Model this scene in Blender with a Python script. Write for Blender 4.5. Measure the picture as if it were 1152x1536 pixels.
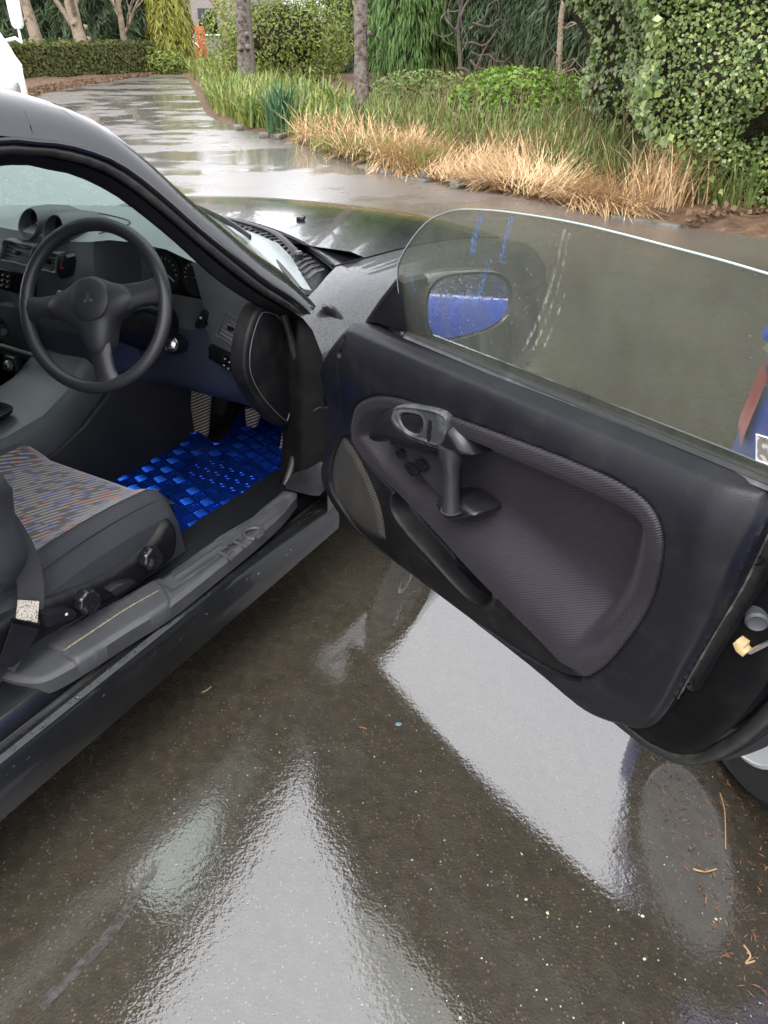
import bpy, bmesh, math, random
import numpy as np
from mathutils import Vector, Matrix

random.seed(7)
rng = np.random.default_rng(7)
scene = bpy.context.scene
for o in list(bpy.data.objects):
    bpy.data.objects.remove(o)
COL = scene.collection
R = math.radians

# ------------------------------------------------------------------ camera
cam_d = bpy.data.cameras.new('camera')
cam = bpy.data.objects.new('camera', cam_d)
COL.objects.link(cam)
cam.location = (0, 0, 1.35)
cam.rotation_euler = (R(90 - 32), 0, 0)
cam_d.sensor_fit = 'VERTICAL'
cam_d.sensor_height = 24.0
cam_d.lens = 24.0 * 1154 / 1536
cam_d.clip_start = 0.02
cam_d.clip_end = 1000
scene.camera = cam

# ------------------------------------------------------------------ sky and light (rainy overcast)
SUN_EL, SUN_AZ = R(55), R(200)
world = bpy.data.worlds.new('World')
scene.world = world
world.use_nodes = True
wn = world.node_tree.nodes
wl = world.node_tree.links
wn.clear()
sky = wn.new('ShaderNodeTexSky')
sky.sky_type = 'NISHITA'
sky.sun_disc = False
sky.sun_elevation = SUN_EL
sky.sun_rotation = SUN_AZ
sky.air_density = 1.0
sky.dust_density = 4.0
hs = wn.new('ShaderNodeHueSaturation')
hs.inputs['Saturation'].default_value = 0.12
wl.new(sky.outputs[0], hs.inputs['Color'])
mixw = wn.new('ShaderNodeMix')
mixw.data_type = 'RGBA'
mixw.inputs[0].default_value = 0.82
wl.new(hs.outputs[0], mixw.inputs[6])
mixw.inputs[7].default_value = (8.6, 8.8, 9.3, 1)      # even cloud deck
bg = wn.new('ShaderNodeBackground')
bg.inputs['Strength'].default_value = 0.12
wl.new(mixw.outputs[2], bg.inputs['Color'])
wo = wn.new('ShaderNodeOutputWorld')
wl.new(bg.outputs[0], wo.inputs[0])

sun_d = bpy.data.lights.new('sun', 'SUN')
sun = bpy.data.objects.new('sun', sun_d)
COL.objects.link(sun)
sun_d.energy = 0.9
sun_d.angle = R(35)
sun_d.color = (1.0, 0.97, 0.93)
# sky sun_rotation is measured clockwise from +Y
sdir = Vector((math.sin(SUN_AZ) * math.cos(SUN_EL), math.cos(SUN_AZ) * math.cos(SUN_EL), math.sin(SUN_EL)))
sun.rotation_euler = sdir.to_track_quat('Z', 'Y').to_euler()
sun.location = (0, -5, 12)

vs = scene.view_settings
vs.view_transform = 'Standard'
vs.look = 'None'
vs.exposure = 1.75
vs.gamma = 1
vs.use_curve_mapping = False
scene.render.engine = 'CYCLES'
scene.cycles.max_bounces = 6
scene.cycles.diffuse_bounces = 3
scene.cycles.glossy_bounces = 3
scene.cycles.transparent_max_bounces = 10
scene.cycles.transmission_bounces = 6
scene.cycles.caustics_reflective = False
scene.cycles.caustics_refractive = False

# ------------------------------------------------------------------ materials
class NT:
    """small helper round a node tree"""
    def __init__(s, name):
        s.m = bpy.data.materials.new(name)
        s.m.use_nodes = True
        s.n = s.m.node_tree.nodes
        s.l = s.m.node_tree.links
        s.p = s.n['Principled BSDF']
        s.out = s.n['Material Output']
        s.tc = s.n.new('ShaderNodeTexCoord')
    def new(s, t, **kw):
        n = s.n.new('ShaderNode' + t)
        for k, v in kw.items():
            setattr(n, k, v)
        return n
    def set(s, node, sock, val):
        if hasattr(val, 'is_linked') or isinstance(val, bpy.types.NodeSocket):
            s.l.new(val, node.inputs[sock])
        else:
            node.inputs[sock].default_value = val
    def mapping(s, scale=(1, 1, 1), rot=(0, 0, 0), src='Object'):
        m = s.new('Mapping')
        s.l.new(s.tc.outputs[src], m.inputs[0])
        m.inputs['Scale'].default_value = scale
        m.inputs['Rotation'].default_value = rot
        return m.outputs[0]
    def noise(s, scale, detail=3, vec=None, rough=0.5):
        n = s.new('TexNoise')
        n.inputs['Scale'].default_value = scale
        n.inputs['Detail'].default_value = detail
        n.inputs['Roughness'].default_value = rough
        s.l.new(vec if vec is not None else s.tc.outputs['Object'], n.inputs['Vector'])
        return n.outputs[0]
    def voro(s, scale, vec=None, feature='F1', out='Distance'):
        n = s.new('TexVoronoi', feature=feature)
        n.inputs['Scale'].default_value = scale
        s.l.new(vec if vec is not None else s.tc.outputs['Object'], n.inputs['Vector'])
        return n.outputs[out]
    def ramp(s, fac, stops, interp='LINEAR'):
        r = s.new('ValToRGB')
        cr = r.color_ramp
        cr.interpolation = interp
        while len(cr.elements) < len(stops):
            cr.elements.new(0.5)
        for e, (p, c) in zip(cr.elements, stops):
            e.position = p
            e.color = c if len(c) == 4 else (*c, 1)
        s.l.new(fac, r.inputs[0])
        return r.outputs[0]
    def rr(s, fac, a, b, c=0.0, d=1.0, smooth=False):
        r = s.new('MapRange')
        if smooth:
            r.interpolation_type = 'SMOOTHSTEP'
        for i, v in enumerate((a, b, c, d)):
            r.inputs[i + 1].default_value = v
        s.l.new(fac, r.inputs[0])
        return r.outputs[0]
    def math(s, op, a, b=0.0):
        r = s.new('Math', operation=op)
        s.set(r, 0, a)
        s.set(r, 1, b)
        return r.outputs[0]
    def mix(s, fac, a, b):
        r = s.new('Mix', data_type='RGBA')
        s.set(r, 0, fac)
        s.set(r, 6, a if not isinstance(a, tuple) else (*a[:3], 1))
        s.set(r, 7, b if not isinstance(b, tuple) else (*b[:3], 1))
        return r.outputs[2]
    def bump(s, h, strength, dist=0.002, normal=None):
        b = s.new('Bump')
        b.inputs['Strength'].default_value = strength
        b.inputs['Distance'].default_value = dist
        s.l.new(h, b.inputs['Height'])
        if normal is not None:
            s.l.new(normal, b.inputs['Normal'])
        return b.outputs[0]
    def P(s, **kw):
        alias = dict(color='Base Color', rough='Roughness', metal='Metallic', spec='Specular IOR Level', ior='IOR',
                     coat='Coat Weight', coatr='Coat Roughness', coati='Coat IOR', coatn='Coat Normal', normal='Normal',
                     sheen='Sheen Weight', trans='Transmission Weight', sub='Subsurface Weight', alpha='Alpha')
        for k, v in kw.items():
            if isinstance(v, tuple) and len(v) == 3:
                v = (*v, 1)
            s.set(s.p, alias[k], v)
        return s.m

def plastic(name, col, rough=0.5, grain=900, gs=0.25, var=0.25, spec=0.5, dust=0.0, dcol=(0.16, 0.15, 0.13)):
    t = NT(name)
    n1 = t.noise(6, 3)
    n2 = t.noise(grain, 1)
    c = t.mix(t.rr(n1, 0.3, 0.7), tuple(x * (1 - var) for x in col), tuple(x * (1 + var) for x in col))
    if dust:
        d = t.math('MULTIPLY', t.rr(t.noise(14, 4, rough=0.7), 0.5, 0.75), dust)
        c = t.mix(d, c, dcol)
    r = t.rr(n1, 0.3, 0.7, rough - 0.07, rough + 0.07)
    return t.P(color=c, rough=r, spec=spec, normal=t.bump(n2, gs, 0.0006))

def drops_height(t, scale, amount=0.55):
    """rounded rain beads as fine relief"""
    v1 = t.voro(scale)
    v2 = t.voro(scale * 2.3)
    msk = t.rr(t.noise(scale * 0.35, 2), amount - 0.1, amount + 0.05)
    a = t.rr(v1, 0.12, 0.36, 1, 0, True)
    b = t.rr(v2, 0.12, 0.34, 0.5, 0, True)
    return t.math('MAXIMUM', t.math('MULTIPLY', a, msk), b)

def wet_paint(name, col, scale=170, strength=0.6, rough=0.22, amount=0.5, coat=1.0):
    t = NT(name)
    h = drops_height(t, scale, amount)
    nrm = t.bump(h, strength, 0.0022)
    n1 = t.noise(5, 6)
    return t.P(color=t.mix(t.rr(n1, 0.35, 0.75), col, tuple(x * 1.7 + 0.004 for x in col)), rough=rough, normal=nrm,
               coat=coat, coatr=0.04, coatn=nrm, spec=0.25)

M = {}
M['paint'] = wet_paint('black_wet_paint', (0.010, 0.010, 0.012))
M['gloss_paint'] = wet_paint('black_gloss_wet_paint', (0.006, 0.006, 0.008), 150, 0.08, 0.2, 0.5, 0.75)
M['sill_paint'] = wet_paint('black_sill_paint', (0.004, 0.0045, 0.005), 190, 0.05, 0.4, 0.55, 0.55)
M['paint_fine'] = wet_paint('black_misted_paint', (0.009, 0.009, 0.011), 260, 0.38, 0.3, 0.3)
M['jamb'] = plastic('black_jamb_paint', (0.0035, 0.0035, 0.004), 0.40, 60, 0.05, 0.4, 0.08, 0.04)
M['trim'] = plastic('dark_door_vinyl', (0.0078, 0.008, 0.0105), 0.42, 420, 0.45, 0.06, 0.24, 0.05)
M['trim_black'] = plastic('black_moulded_plastic', (0.0055, 0.0055, 0.0065), 0.5, 700, 0.25, 0.2, 0.22, 0.08)
M['pod'] = plastic('satin_black_plastic', (0.0085, 0.0085, 0.0105), 0.36, 800, 0.12, 0.2, 0.34, 0.05)
M['worn'] = plastic('worn_grey_plastic', (0.04, 0.042, 0.046), 0.5, 500, 0.3, 0.4, 0.35, 0.5, (0.22, 0.22, 0.22))
M['dash'] = plastic('soft_grey_dash', (0.23, 0.25, 0.25), 0.42, 900, 0.15, 0.06)
M['console'] = plastic('console_plastic', (0.055, 0.06, 0.063), 0.42, 900, 0.2, 0.1)
M['dash_dark'] = plastic('dark_dash', (0.075, 0.079, 0.086), 0.5, 900, 0.2, 0.15)
M['slat'] = plastic('vent_slat_grey', (0.13, 0.135, 0.14), 0.4, 400, 0.1, 0.15)
M['hub'] = plastic('wheel_hub_vinyl', (0.024, 0.024, 0.027), 0.45, 700, 0.2, 0.1, 0.35)
M['rubber'] = plastic('black_rubber_seal', (0.012, 0.012, 0.012), 0.45, 300, 0.2, 0.3, 0.4, 0.2)
M['frame'] = plastic('dark_frame_vinyl', (0.006, 0.0055, 0.0075), 0.42, 500, 0.15, 0.2, 0.25)
M['dark'] = plastic('dark_interior', (0.008, 0.008, 0.009), 0.7, 300, 0.3, 0.3)
M['carpet'] = plastic('black_carpet', (0.010, 0.010, 0.011), 0.95, 420, 1.0, 0.5, 0.1)
M['scuff'] = plastic('grey_scuff_plate', (0.040, 0.041, 0.044), 0.5, 1400, 0.5, 0.15, 0.5, 0.2)
M['dusty'] = plastic('dusty_rubber', (0.05, 0.046, 0.04), 0.8, 500, 0.5, 0.4, 0.3, 0.8, (0.24, 0.21, 0.17))
M['knob'] = plastic('glossy_black_knob', (0.008, 0.008, 0.009), 0.15, 200, 0.02, 0.1)
M['seat_cloth'] = plastic('charcoal_seat_cloth', (0.030, 0.031, 0.036), 0.95, 1300, 0.9, 0.15, 0.2)
M['belt'] = plastic('seat_belt_webbing', (0.030, 0.030, 0.034), 0.7, 1300, 0.6, 0.15, 0.3)
M['chrome'] = plastic('brushed_metal', (0.55, 0.55, 0.54), 0.3, 300, 0.1, 0.2)
M['chrome'].node_tree.nodes['Principled BSDF'].inputs['Metallic'].default_value = 1
M['cream'] = plastic('cream_nylon', (0.42, 0.31, 0.16), 0.5, 200, 0.1, 0.25)
M['white'] = plastic('white_van_paint', (0.78, 0.79, 0.80), 0.25, 50, 0.02, 0.03)
M['black_gloss'] = plastic('gloss_black', (0.006, 0.006, 0.007), 0.12, 50, 0.02, 0.2)
M['tyre'] = plastic('tyre_rubber', (0.016, 0.016, 0.016), 0.7, 90, 0.4, 0.3, 0.4, 0.2)
M['rim'] = plastic('silver_rim', (0.60, 0.61, 0.62), 0.32, 100, 0.05, 0.08, 0.5, 0.1)
M['red_lens'] = plastic('red_lens', (0.45, 0.008, 0.012), 0.12, 60, 0.02, 0.1)
M['red_mark'] = plastic('red_marking', (0.55, 0.05, 0.03), 0.5, 60, 0.02, 0.1)
M['pale_mark'] = plastic('pale_marking', (0.5, 0.5, 0.48), 0.5, 60, 0.02, 0.1)
M['needle'] = plastic('orange_needle', (0.75, 0.12, 0.04), 0.5, 60, 0.02, 0.1)

def m_blue_paint():
    t = NT('blue_car_paint')
    h = drops_height(t, 90, 0.5)
    return t.P(color=(0.006, 0.045, 0.36), metal=0.1, rough=0.35, spec=0.3, coat=0.25, coatr=0.08, coatn=t.bump(h, 0.3, 0.002))
M['blue'] = m_blue_paint()

RIB = 27
def m_cloth_ribbed(name, col, col2, per=0.0042, axis='Z', strength=0.8):
    t = NT(name)
    w = t.new('TexWave', wave_type='BANDS', bands_direction=axis, wave_profile='SIN')
    w.inputs['Scale'].default_value = 0.31416 / per
    w.inputs['Distortion'].default_value = 0.35
    w.inputs['Detail'].default_value = 1
    t.l.new(t.mapping((1, 1, 1), (0, R(RIB), 0)), w.inputs['Vector'])
    n1 = t.noise(900, 2)
    n2 = t.noise(7, 4)
    c = t.mix(w.outputs['Fac'], col, col2)
    c = t.mix(t.rr(n2, 0.35, 0.7, 0, 0.35), c, tuple(x * 1.5 for x in col2))
    h = t.math('ADD', w.outputs['Fac'], t.math('MULTIPLY', n1, 0.5))
    return t.P(color=c, rough=0.5, spec=0.32, sheen=0.05, normal=t.bump(h, strength, 0.0007))
M['insert'] = m_cloth_ribbed('ribbed_door_fabric', (0.0095, 0.0075, 0.0105), (0.020, 0.0165, 0.0225))

def m_seat_pattern():
    t = NT('streaked_seat_fabric')
    ang = R(22)
    v = t.mapping((1, 1, 1), (0, 0, ang))
    sx = t.new('SeparateXYZ')
    t.l.new(v, sx.inputs[0])
    rowf = t.math('MULTIPLY', sx.outputs[1], 1 / 0.0125)
    row = t.math('FLOOR', rowf)
    fr = t.math('FRACT', rowf)
    stripe = t.math('MULTIPLY', t.rr(fr, 0.12, 0.22), t.rr(fr, 0.60, 0.70, 1, 0))
    wn1 = t.new('TexWhiteNoise', noise_dimensions='1D')
    t.l.new(row, wn1.inputs['W'])
    lenf = t.math('ADD', t.math('MULTIPLY', sx.outputs[0], 1 / 0.070), t.math('MULTIPLY', wn1.outputs[0], 9.0))
    lenf = t.math('ADD', lenf, t.math('MULTIPLY', fr, 0.22))
    seg = t.math('FLOOR', lenf)
    sfr = t.math('FRACT', lenf)
    comb = t.new('CombineXYZ')
    t.l.new(seg, comb.inputs[0]); t.l.new(row, comb.inputs[1])
    wn2 = t.new('TexWhiteNoise', noise_dimensions='3D')
    t.l.new(comb.outputs[0], wn2.inputs['Vector'])
    cut = t.rr(wn2.outputs['Value'], 0.0, 1.0, 0.50, 1.05)
    on = t.math('MULTIPLY', stripe, t.math('LESS_THAN', sfr, cut))
    fuzz = t.noise(800, 3)
    on = t.math('MULTIPLY', on, t.rr(fuzz, 0.22, 0.40))
    hue = t.noise(38, 1)
    col = t.ramp(hue, [(0.0, (0.06, 0.07, 0.22)), (0.37, (0.08, 0.09, 0.24)), (0.415, (0.145, 0.13, 0.12)), (0.62, (0.145, 0.128, 0.118)),
                       (0.635, (0.30, 0.06, 0.05)), (1.0, (0.30, 0.06, 0.05))], 'CONSTANT')
    base = t.mix(t.rr(t.noise(600, 2), 0.35, 0.65), (0.018, 0.016, 0.017), (0.034, 0.030, 0.031))
    c = t.mix(on, base, col)
    h = t.math('ADD', t.noise(1200, 2), t.math('MULTIPLY', on, 0.6))
    return t.P(color=c, rough=0.95, spec=0.15, sheen=0.3, normal=t.bump(h, 0.7, 0.0008))
M['seat_pattern'] = m_seat_pattern()

def m_mesh_grille():
    t = NT('speaker_mesh')
    v = t.mapping((1 / 0.0095, 1, 1 / 0.0062))
    sx = t.new('SeparateXYZ')
    t.l.new(v, sx.inputs[0])
    rowi = t.math('FLOOR', sx.outputs[2])
    off = t.math('MULTIPLY', t.math('FLOORED_MODULO', rowi, 2.0), 0.5)
    fx = t.math('SUBTRACT', t.math('FRACT', t.math('ADD', sx.outputs[0], off)), 0.5)
    fz = t.math('SUBTRACT', t.math('FRACT', sx.outputs[2]), 0.5)
    d = t.math('SQRT', t.math('ADD', t.math('MULTIPLY', fx, fx), t.math('MULTIPLY', t.math('MULTIPLY', fz, fz), 2.0)))
    hole = t.rr(d, 0.28, 0.36, 1, 0)
    n = t.rr(t.noise(9, 5), 0.48, 0.72)
    c = t.mix(n, (0.055, 0.053, 0.05), (0.12, 0.085, 0.055))
    c = t.mix(hole, c, (0.006, 0.006, 0.006))
    return t.P(color=c, rough=0.5, metal=0.3, normal=t.bump(hole, -0.8, 0.0015))
M['grille'] = m_mesh_grille()

def m_perforated(name, per=0.00425):
    t = NT(name)
    v = t.voro(1 / per)
    dots = t.rr(v, 0.16, 0.26, 1, 0)
    c = t.mix(dots, (0.022, 0.022, 0.025), (0.008, 0.008, 0.008))
    return t.P(color=c, rough=0.42, normal=t.bump(dots, -0.6, 0.001))
M['perf'] = m_perforated('perforated_leather')

def m_diag_ribs():
    t = NT('ribbed_pedal_metal')
    v = t.mapping((1, 1, 1), (R(28), 0, 0))
    w = t.new('TexWave', wave_type='BANDS', bands_direction='Z', wave_profile='SIN')
    w.inputs['Scale'].default_value = 34
    t.l.new(v, w.inputs['Vector'])
    k = t.rr(w.outputs['Fac'], 0.45, 0.6)
    return t.P(color=t.mix(k, (0.012, 0.012, 0.012), (0.42, 0.37, 0.30)), rough=0.45, normal=t.bump(k, 0.6, 0.002))
M['pedal'] = m_diag_ribs()

def m_mat_blue():
    t = NT('anodised_blue_chrome')
    n = t.noise(30, 4)
    d = t.math('MULTIPLY', t.rr(t.noise(16, 8, rough=0.75), 0.52, 0.8), 0.5)
    c = t.mix(d, (0.006, 0.045, 0.36), (0.02, 0.035, 0.12))  # sheet kept darker than the bars, gap shade put into its blue
    return t.P(color=c, metal=0.72, rough=t.rr(n, 0.3, 0.7, 0.2, 0.36), normal=t.bump(n, 0.25, 0.003))
M['mat_blue'] = m_mat_blue()
t = NT('lit_blue_bar'); M['mat_bar'] = t.P(color=(0.02, 0.15, 0.85), metal=0.85, rough=t.rr(t.noise(40, 3), 0.3, 0.7, 0.25, 0.42))  # catch-light on the bars put into a brighter blue than the sheet

def m_glass(name, tint, film=0.1, filmcol=(0.3, 0.32, 0.28), ior=1.5, scale=14, gloss=1.0, dif=0.5, flo=0.6, fhi=1.5):
    t = NT(name)
    t.n.remove(t.p)
    tr = t.new('BsdfTransparent'); tr.inputs[0].default_value = (*tint, 1)
    gl = t.new('BsdfGlossy'); gl.inputs['Roughness'].default_value = 0.03
    gl.inputs[0].default_value = (gloss, gloss, gloss, 1)
    h = drops_height(t, 210, 0.5)
    bn = t.bump(h, 0.18, 0.0015)
    t.l.new(bn, gl.inputs['Normal'])
    fr = t.new('Fresnel'); fr.inputs[0].default_value = ior
    m1 = t.new('MixShader')
    t.l.new(fr.outputs[0], m1.inputs[0]); t.l.new(tr.outputs[0], m1.inputs[1]); t.l.new(gl.outputs[0], m1.inputs[2])
    df = t.new('BsdfTranslucent'); df.inputs[0].default_value = (*filmcol, 1)
    d2 = t.new('BsdfDiffuse'); d2.inputs[0].default_value = (*filmcol, 1)
    md = t.new('MixShader'); md.inputs[0].default_value = dif
    t.l.new(df.outputs[0], md.inputs[1]); t.l.new(d2.outputs[0], md.inputs[2])
    streak = t.noise(scale, 5, t.mapping((2.5, 2.5, 0.5)))
    f = t.rr(streak, 0.3, 0.75, film * flo, film * fhi)
    m2 = t.new('MixShader')
    t.l.new(f, m2.inputs[0]); t.l.new(m1.outputs[0], m2.inputs[1]); t.l.new(md.outputs[0], m2.inputs[2])
    t.l.new(m2.outputs[0], t.out.inputs[0])
    return t.m
M['door_glass'] = m_glass('wet_door_glass', (0.86, 0.88, 0.845), 0.23, (0.22, 0.225, 0.19))
M['windshield'] = m_glass('wet_windscreen', (0.94, 0.985, 0.965), 0.27, (0.74, 0.86, 0.80), scale=30, dif=0.10, flo=0.85, fhi=1.15)
M['dark_glass'] = m_glass('dark_glass', (0.10, 0.12, 0.12), 0.03, (0.1, 0.1, 0.1))
t = NT('glass_edge'); M['glass_edge'] = t.P(color=(0.42, 0.50, 0.50), rough=0.2)
t = NT('mirror_silver'); M['mirror'] = t.P(color=(0.86, 0.88, 0.92), metal=1.0, rough=t.rr(t.noise(60, 4), 0.35, 0.7, 0.01, 0.08), normal=t.bump(drops_height(t, 130, 0.5), 0.12, 0.001))

def m_drop():
    t = NT('rain_water')
    t.n.remove(t.p)
    g = t.new('BsdfGlass'); g.inputs['IOR'].default_value = 1.33; g.inputs['Roughness'].default_value = 0.0
    tp = t.new('BsdfTransparent'); tp.inputs[0].default_value = (0.86, 0.87, 0.85, 1)
    mm = t.new('MixShader'); mm.inputs[0].default_value = 0.45
    t.l.new(tp.outputs[0], mm.inputs[1]); t.l.new(g.outputs[0], mm.inputs[2]); t.l.new(mm.outputs[0], t.out.inputs[0])
    return t.m
M['drop'] = m_drop()

def m_road():
    t = NT('wet_asphalt')
    o = t.tc.outputs['Object']
    # water lying in the hollows
    warp = t.noise(0.55, 4)
    pud = t.rr(t.math('ADD', t.math('MULTIPLY', t.noise(0.42, 3), 0.75), t.math('MULTIPLY', t.noise(2.2, 4), 0.25)), 0.43, 0.53, 0, 1, True)
    agg = t.voro(150)
    agg2 = t.voro(330)
    fine = t.noise(260, 3)
    mid = t.noise(38, 4)
    # stone colours
    stone = t.voro(150, out='Color')
    sp = t.new('SeparateColor'); t.l.new(stone, sp.inputs[0])
    c = t.mix(t.rr(t.noise(1.3, 6), 0.3, 0.7), (0.022, 0.0175, 0.0125), (0.046, 0.039, 0.029))
    c = t.mix(t.rr(mid, 0.35, 0.7, 0, 0.55), c, (0.062, 0.051, 0.036))
    c = t.mix(t.math('MULTIPLY', t.rr(sp.outputs[0], 0.70, 1.0), t.rr(agg, 0.1, 0.45, 0.95, 0)), c, (0.15, 0.125, 0.09))
    c = t.mix(t.rr(t.voro(700, out='Distance'), 0.05, 0.3, 0.5, 0), c, (0.12, 0.10, 0.07))
    h = t.math('ADD', t.rr(agg, 0.0, 0.6, 1, 0), t.math('ADD', t.math('MULTIPLY', t.rr(agg2, 0, 0.6, 1, 0), 0.4), t.math('MULTIPLY', fine, 0.3)))
    bn = t.bump(h, 0.4, 0.003)
    film = t.math('ADD', t.math('MULTIPLY', t.math('SUBTRACT', 1.0, pud), t.math('ADD', t.math('MULTIPLY', h, 0.10), t.math('MULTIPLY', t.noise(85, 3), 0.55))),
                  t.math('MULTIPLY', t.noise(9, 3), 0.05))
    rough = t.rr(pud, 0, 1, 0.5, 0.35)
    # further up the drive: sky sheen put into a paler colour; rougher film, patchy water
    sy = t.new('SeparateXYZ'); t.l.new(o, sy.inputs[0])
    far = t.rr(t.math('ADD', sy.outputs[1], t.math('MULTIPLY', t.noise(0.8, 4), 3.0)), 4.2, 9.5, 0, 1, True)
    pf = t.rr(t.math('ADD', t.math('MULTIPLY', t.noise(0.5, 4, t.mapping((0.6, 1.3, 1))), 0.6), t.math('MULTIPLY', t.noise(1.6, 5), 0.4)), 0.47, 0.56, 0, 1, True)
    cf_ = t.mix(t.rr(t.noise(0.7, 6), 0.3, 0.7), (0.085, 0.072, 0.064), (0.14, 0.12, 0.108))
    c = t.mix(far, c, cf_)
    fb = t.math('MULTIPLY', t.math('MULTIPLY', far, 3.8), t.math('MULTIPLY', t.math('SUBTRACT', 1.0, pf), t.noise(30, 3)))
    cn = t.bump(t.math('ADD', film, fb), 0.24, 0.0034)
    cr_near = t.rr(pud, 0, 1, 0.06, 0.015)
    cr_far = t.rr(pf, 0, 1, 0.30, 0.035)
    mr = t.new('Mix', data_type='FLOAT'); t.l.new(far, mr.inputs[0]); t.l.new(cr_near, mr.inputs[2]); t.l.new(cr_far, mr.inputs[3])
    return t.P(color=c, rough=rough, normal=bn, spec=0.12, coat=1.0, coatr=mr.outputs[0], coati=t.rr(far, 0, 1, 2.1, 1.7), coatn=cn)
M['road'] = m_road()

def m_simple(name, cols, scale=8, rough=0.9, bump=0.6, bscale=60, bd=0.02, spec=0.3):
    t = NT(name)
    c = t.ramp(t.noise(scale, 8, rough=0.65), [(0.3 + 0.4 * i / max(1, len(cols) - 1), k) for i, k in enumerate(cols)])
    return t.P(color=c, rough=rough, spec=spec, normal=t.bump(t.noise(bscale, 6), bump, bd))
M['soil'] = m_simple('leaf_litter_soil', [(0.035, 0.022, 0.014), (0.09, 0.052, 0.030), (0.17, 0.10, 0.055)], 9, 0.8, 0.8, 40, 0.03)
M['lawn'] = m_simple('damp_lawn', [(0.05, 0.09, 0.015), (0.09, 0.15, 0.03), (0.13, 0.19, 0.05)], 4, 0.9, 0.8, 60, 0.03)
M['kerb'] = m_simple('wet_concrete', [(0.06, 0.055, 0.048), (0.11, 0.10, 0.085), (0.16, 0.145, 0.12)], 12, 0.35, 0.5, 90, 0.006)
M['bark'] = m_simple('lichened_bark', [(0.035, 0.026, 0.021), (0.085, 0.064, 0.052), (0.17, 0.15, 0.125), (0.085, 0.07, 0.055)], 11, 0.85, 0.9, 26, 0.03)
M['bark_pale'] = m_simple('pale_orange_bark', [(0.10, 0.075, 0.05), (0.20, 0.15, 0.10), (0.27, 0.22, 0.17), (0.22, 0.12, 0.04)], 7, 0.85, 0.8, 30, 0.03)
M['twig'] = m_simple('grey_twig', [(0.06, 0.05, 0.042), (0.13, 0.11, 0.09)], 20, 0.9, 0.5, 60, 0.01)
M['stone'] = m_simple('pale_stone_bits', [(0.30, 0.29, 0.25), (0.42, 0.41, 0.36)], 80, 0.6, 0.4, 300, 0.002)
M['lichen'] = m_simple('pale_lichen', [(0.36, 0.38, 0.20), (0.55, 0.56, 0.38)], 150, 0.8, 0.4, 500, 0.002)
M['straw_dark'] = m_simple('brown_leaf', [(0.10, 0.045, 0.02), (0.25, 0.12, 0.05)], 40, 0.7, 0.3, 200, 0.002)

def m_leaf(name, cols, rough=0.5, trans=0.25, spec=0.4):
    t = NT(name)
    g = t.new('NewGeometry')
    c = t.ramp(g.outputs['Random Per Island'], [(i / max(1, len(cols) - 1), k) for i, k in enumerate(cols)])
    c = t.mix(t.rr(t.noise(1.2, 3), 0.3, 0.7, 0, 0.45), c, tuple(cols[-1]))
    t.P(color=c, rough=rough, spec=spec)
    tl = t.new('BsdfTranslucent')
    t.l.new(c, tl.inputs[0])
    mx = t.new('MixShader'); mx.inputs[0].default_value = trans
    t.l.new(t.p.outputs[0], mx.inputs[1]); t.l.new(tl.outputs[0], mx.inputs[2])
    t.l.new(mx.outputs[0], t.out.inputs[0])
    return t.m
M['ivy'] = m_leaf('ivy_leaf', [(0.05, 0.09, 0.018), (0.09, 0.145, 0.03), (0.135, 0.19, 0.045), (0.30, 0.34, 0.10), (0.085, 0.135, 0.03)], 0.32, 0.15, 0.5)
M['conifer'] = m_leaf('dark_conifer_spray', [(0.022, 0.042, 0.018), (0.040, 0.066, 0.026), (0.06, 0.09, 0.036)], 0.7)
M['conifer_green'] = m_leaf('green_weeping_conifer_spray', [(0.055, 0.11, 0.022), (0.08, 0.15, 0.035), (0.11, 0.19, 0.05)], 0.7)
M['conifer_gold'] = m_leaf('golden_conifer_spray', [(0.17, 0.19, 0.025), (0.25, 0.25, 0.04), (0.30, 0.29, 0.06)], 0.7)
M['shrub'] = m_leaf('yellow_green_shrub_leaf', [(0.06, 0.095, 0.014), (0.11, 0.15, 0.022), (0.18, 0.22, 0.035), (0.24, 0.27, 0.055)], 0.5)
M['bright'] = m_leaf('bright_green_leaf', [(0.06, 0.13, 0.012), (0.11, 0.20, 0.02), (0.18, 0.29, 0.03)], 0.45)
M['weed'] = m_leaf('weed_leaf', [(0.07, 0.13, 0.025), (0.12, 0.20, 0.04), (0.18, 0.25, 0.06), (0.22, 0.19, 0.09)], 0.6)
M['strap'] = m_leaf('strap_leaf', [(0.05, 0.11, 0.025), (0.08, 0.16, 0.03), (0.16, 0.22, 0.04), (0.28, 0.26, 0.06)], 0.45)
M['strap_blue'] = m_leaf('blue_green_strap_leaf', [(0.03, 0.09, 0.04), (0.05, 0.12, 0.055), (0.08, 0.16, 0.06)], 0.45)
M['straw'] = m_leaf('dry_straw', [(0.40, 0.24, 0.11), (0.52, 0.34, 0.17), (0.60, 0.43, 0.24), (0.66, 0.52, 0.33), (0.34, 0.20, 0.09)], 0.7, 0.2)
M['hedge'] = m_leaf('clipped_hedge_leaf', [(0.045, 0.07, 0.014), (0.075, 0.10, 0.022), (0.11, 0.13, 0.03), (0.13, 0.11, 0.035)], 0.6)
M['dead'] = m_leaf('brown_dead_leaf', [(0.07, 0.04, 0.022), (0.13, 0.075, 0.04), (0.19, 0.12, 0.07)], 0.8)
M['twig_shade'] = m_simple('twig_shade_core', [(0.022, 0.022, 0.012), (0.05, 0.045, 0.028)], 14, 1.0, 1.0, 30, 0.05, 0.1)  # solid hull inside foliage: twig tone darkened to stand for inner shade

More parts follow.
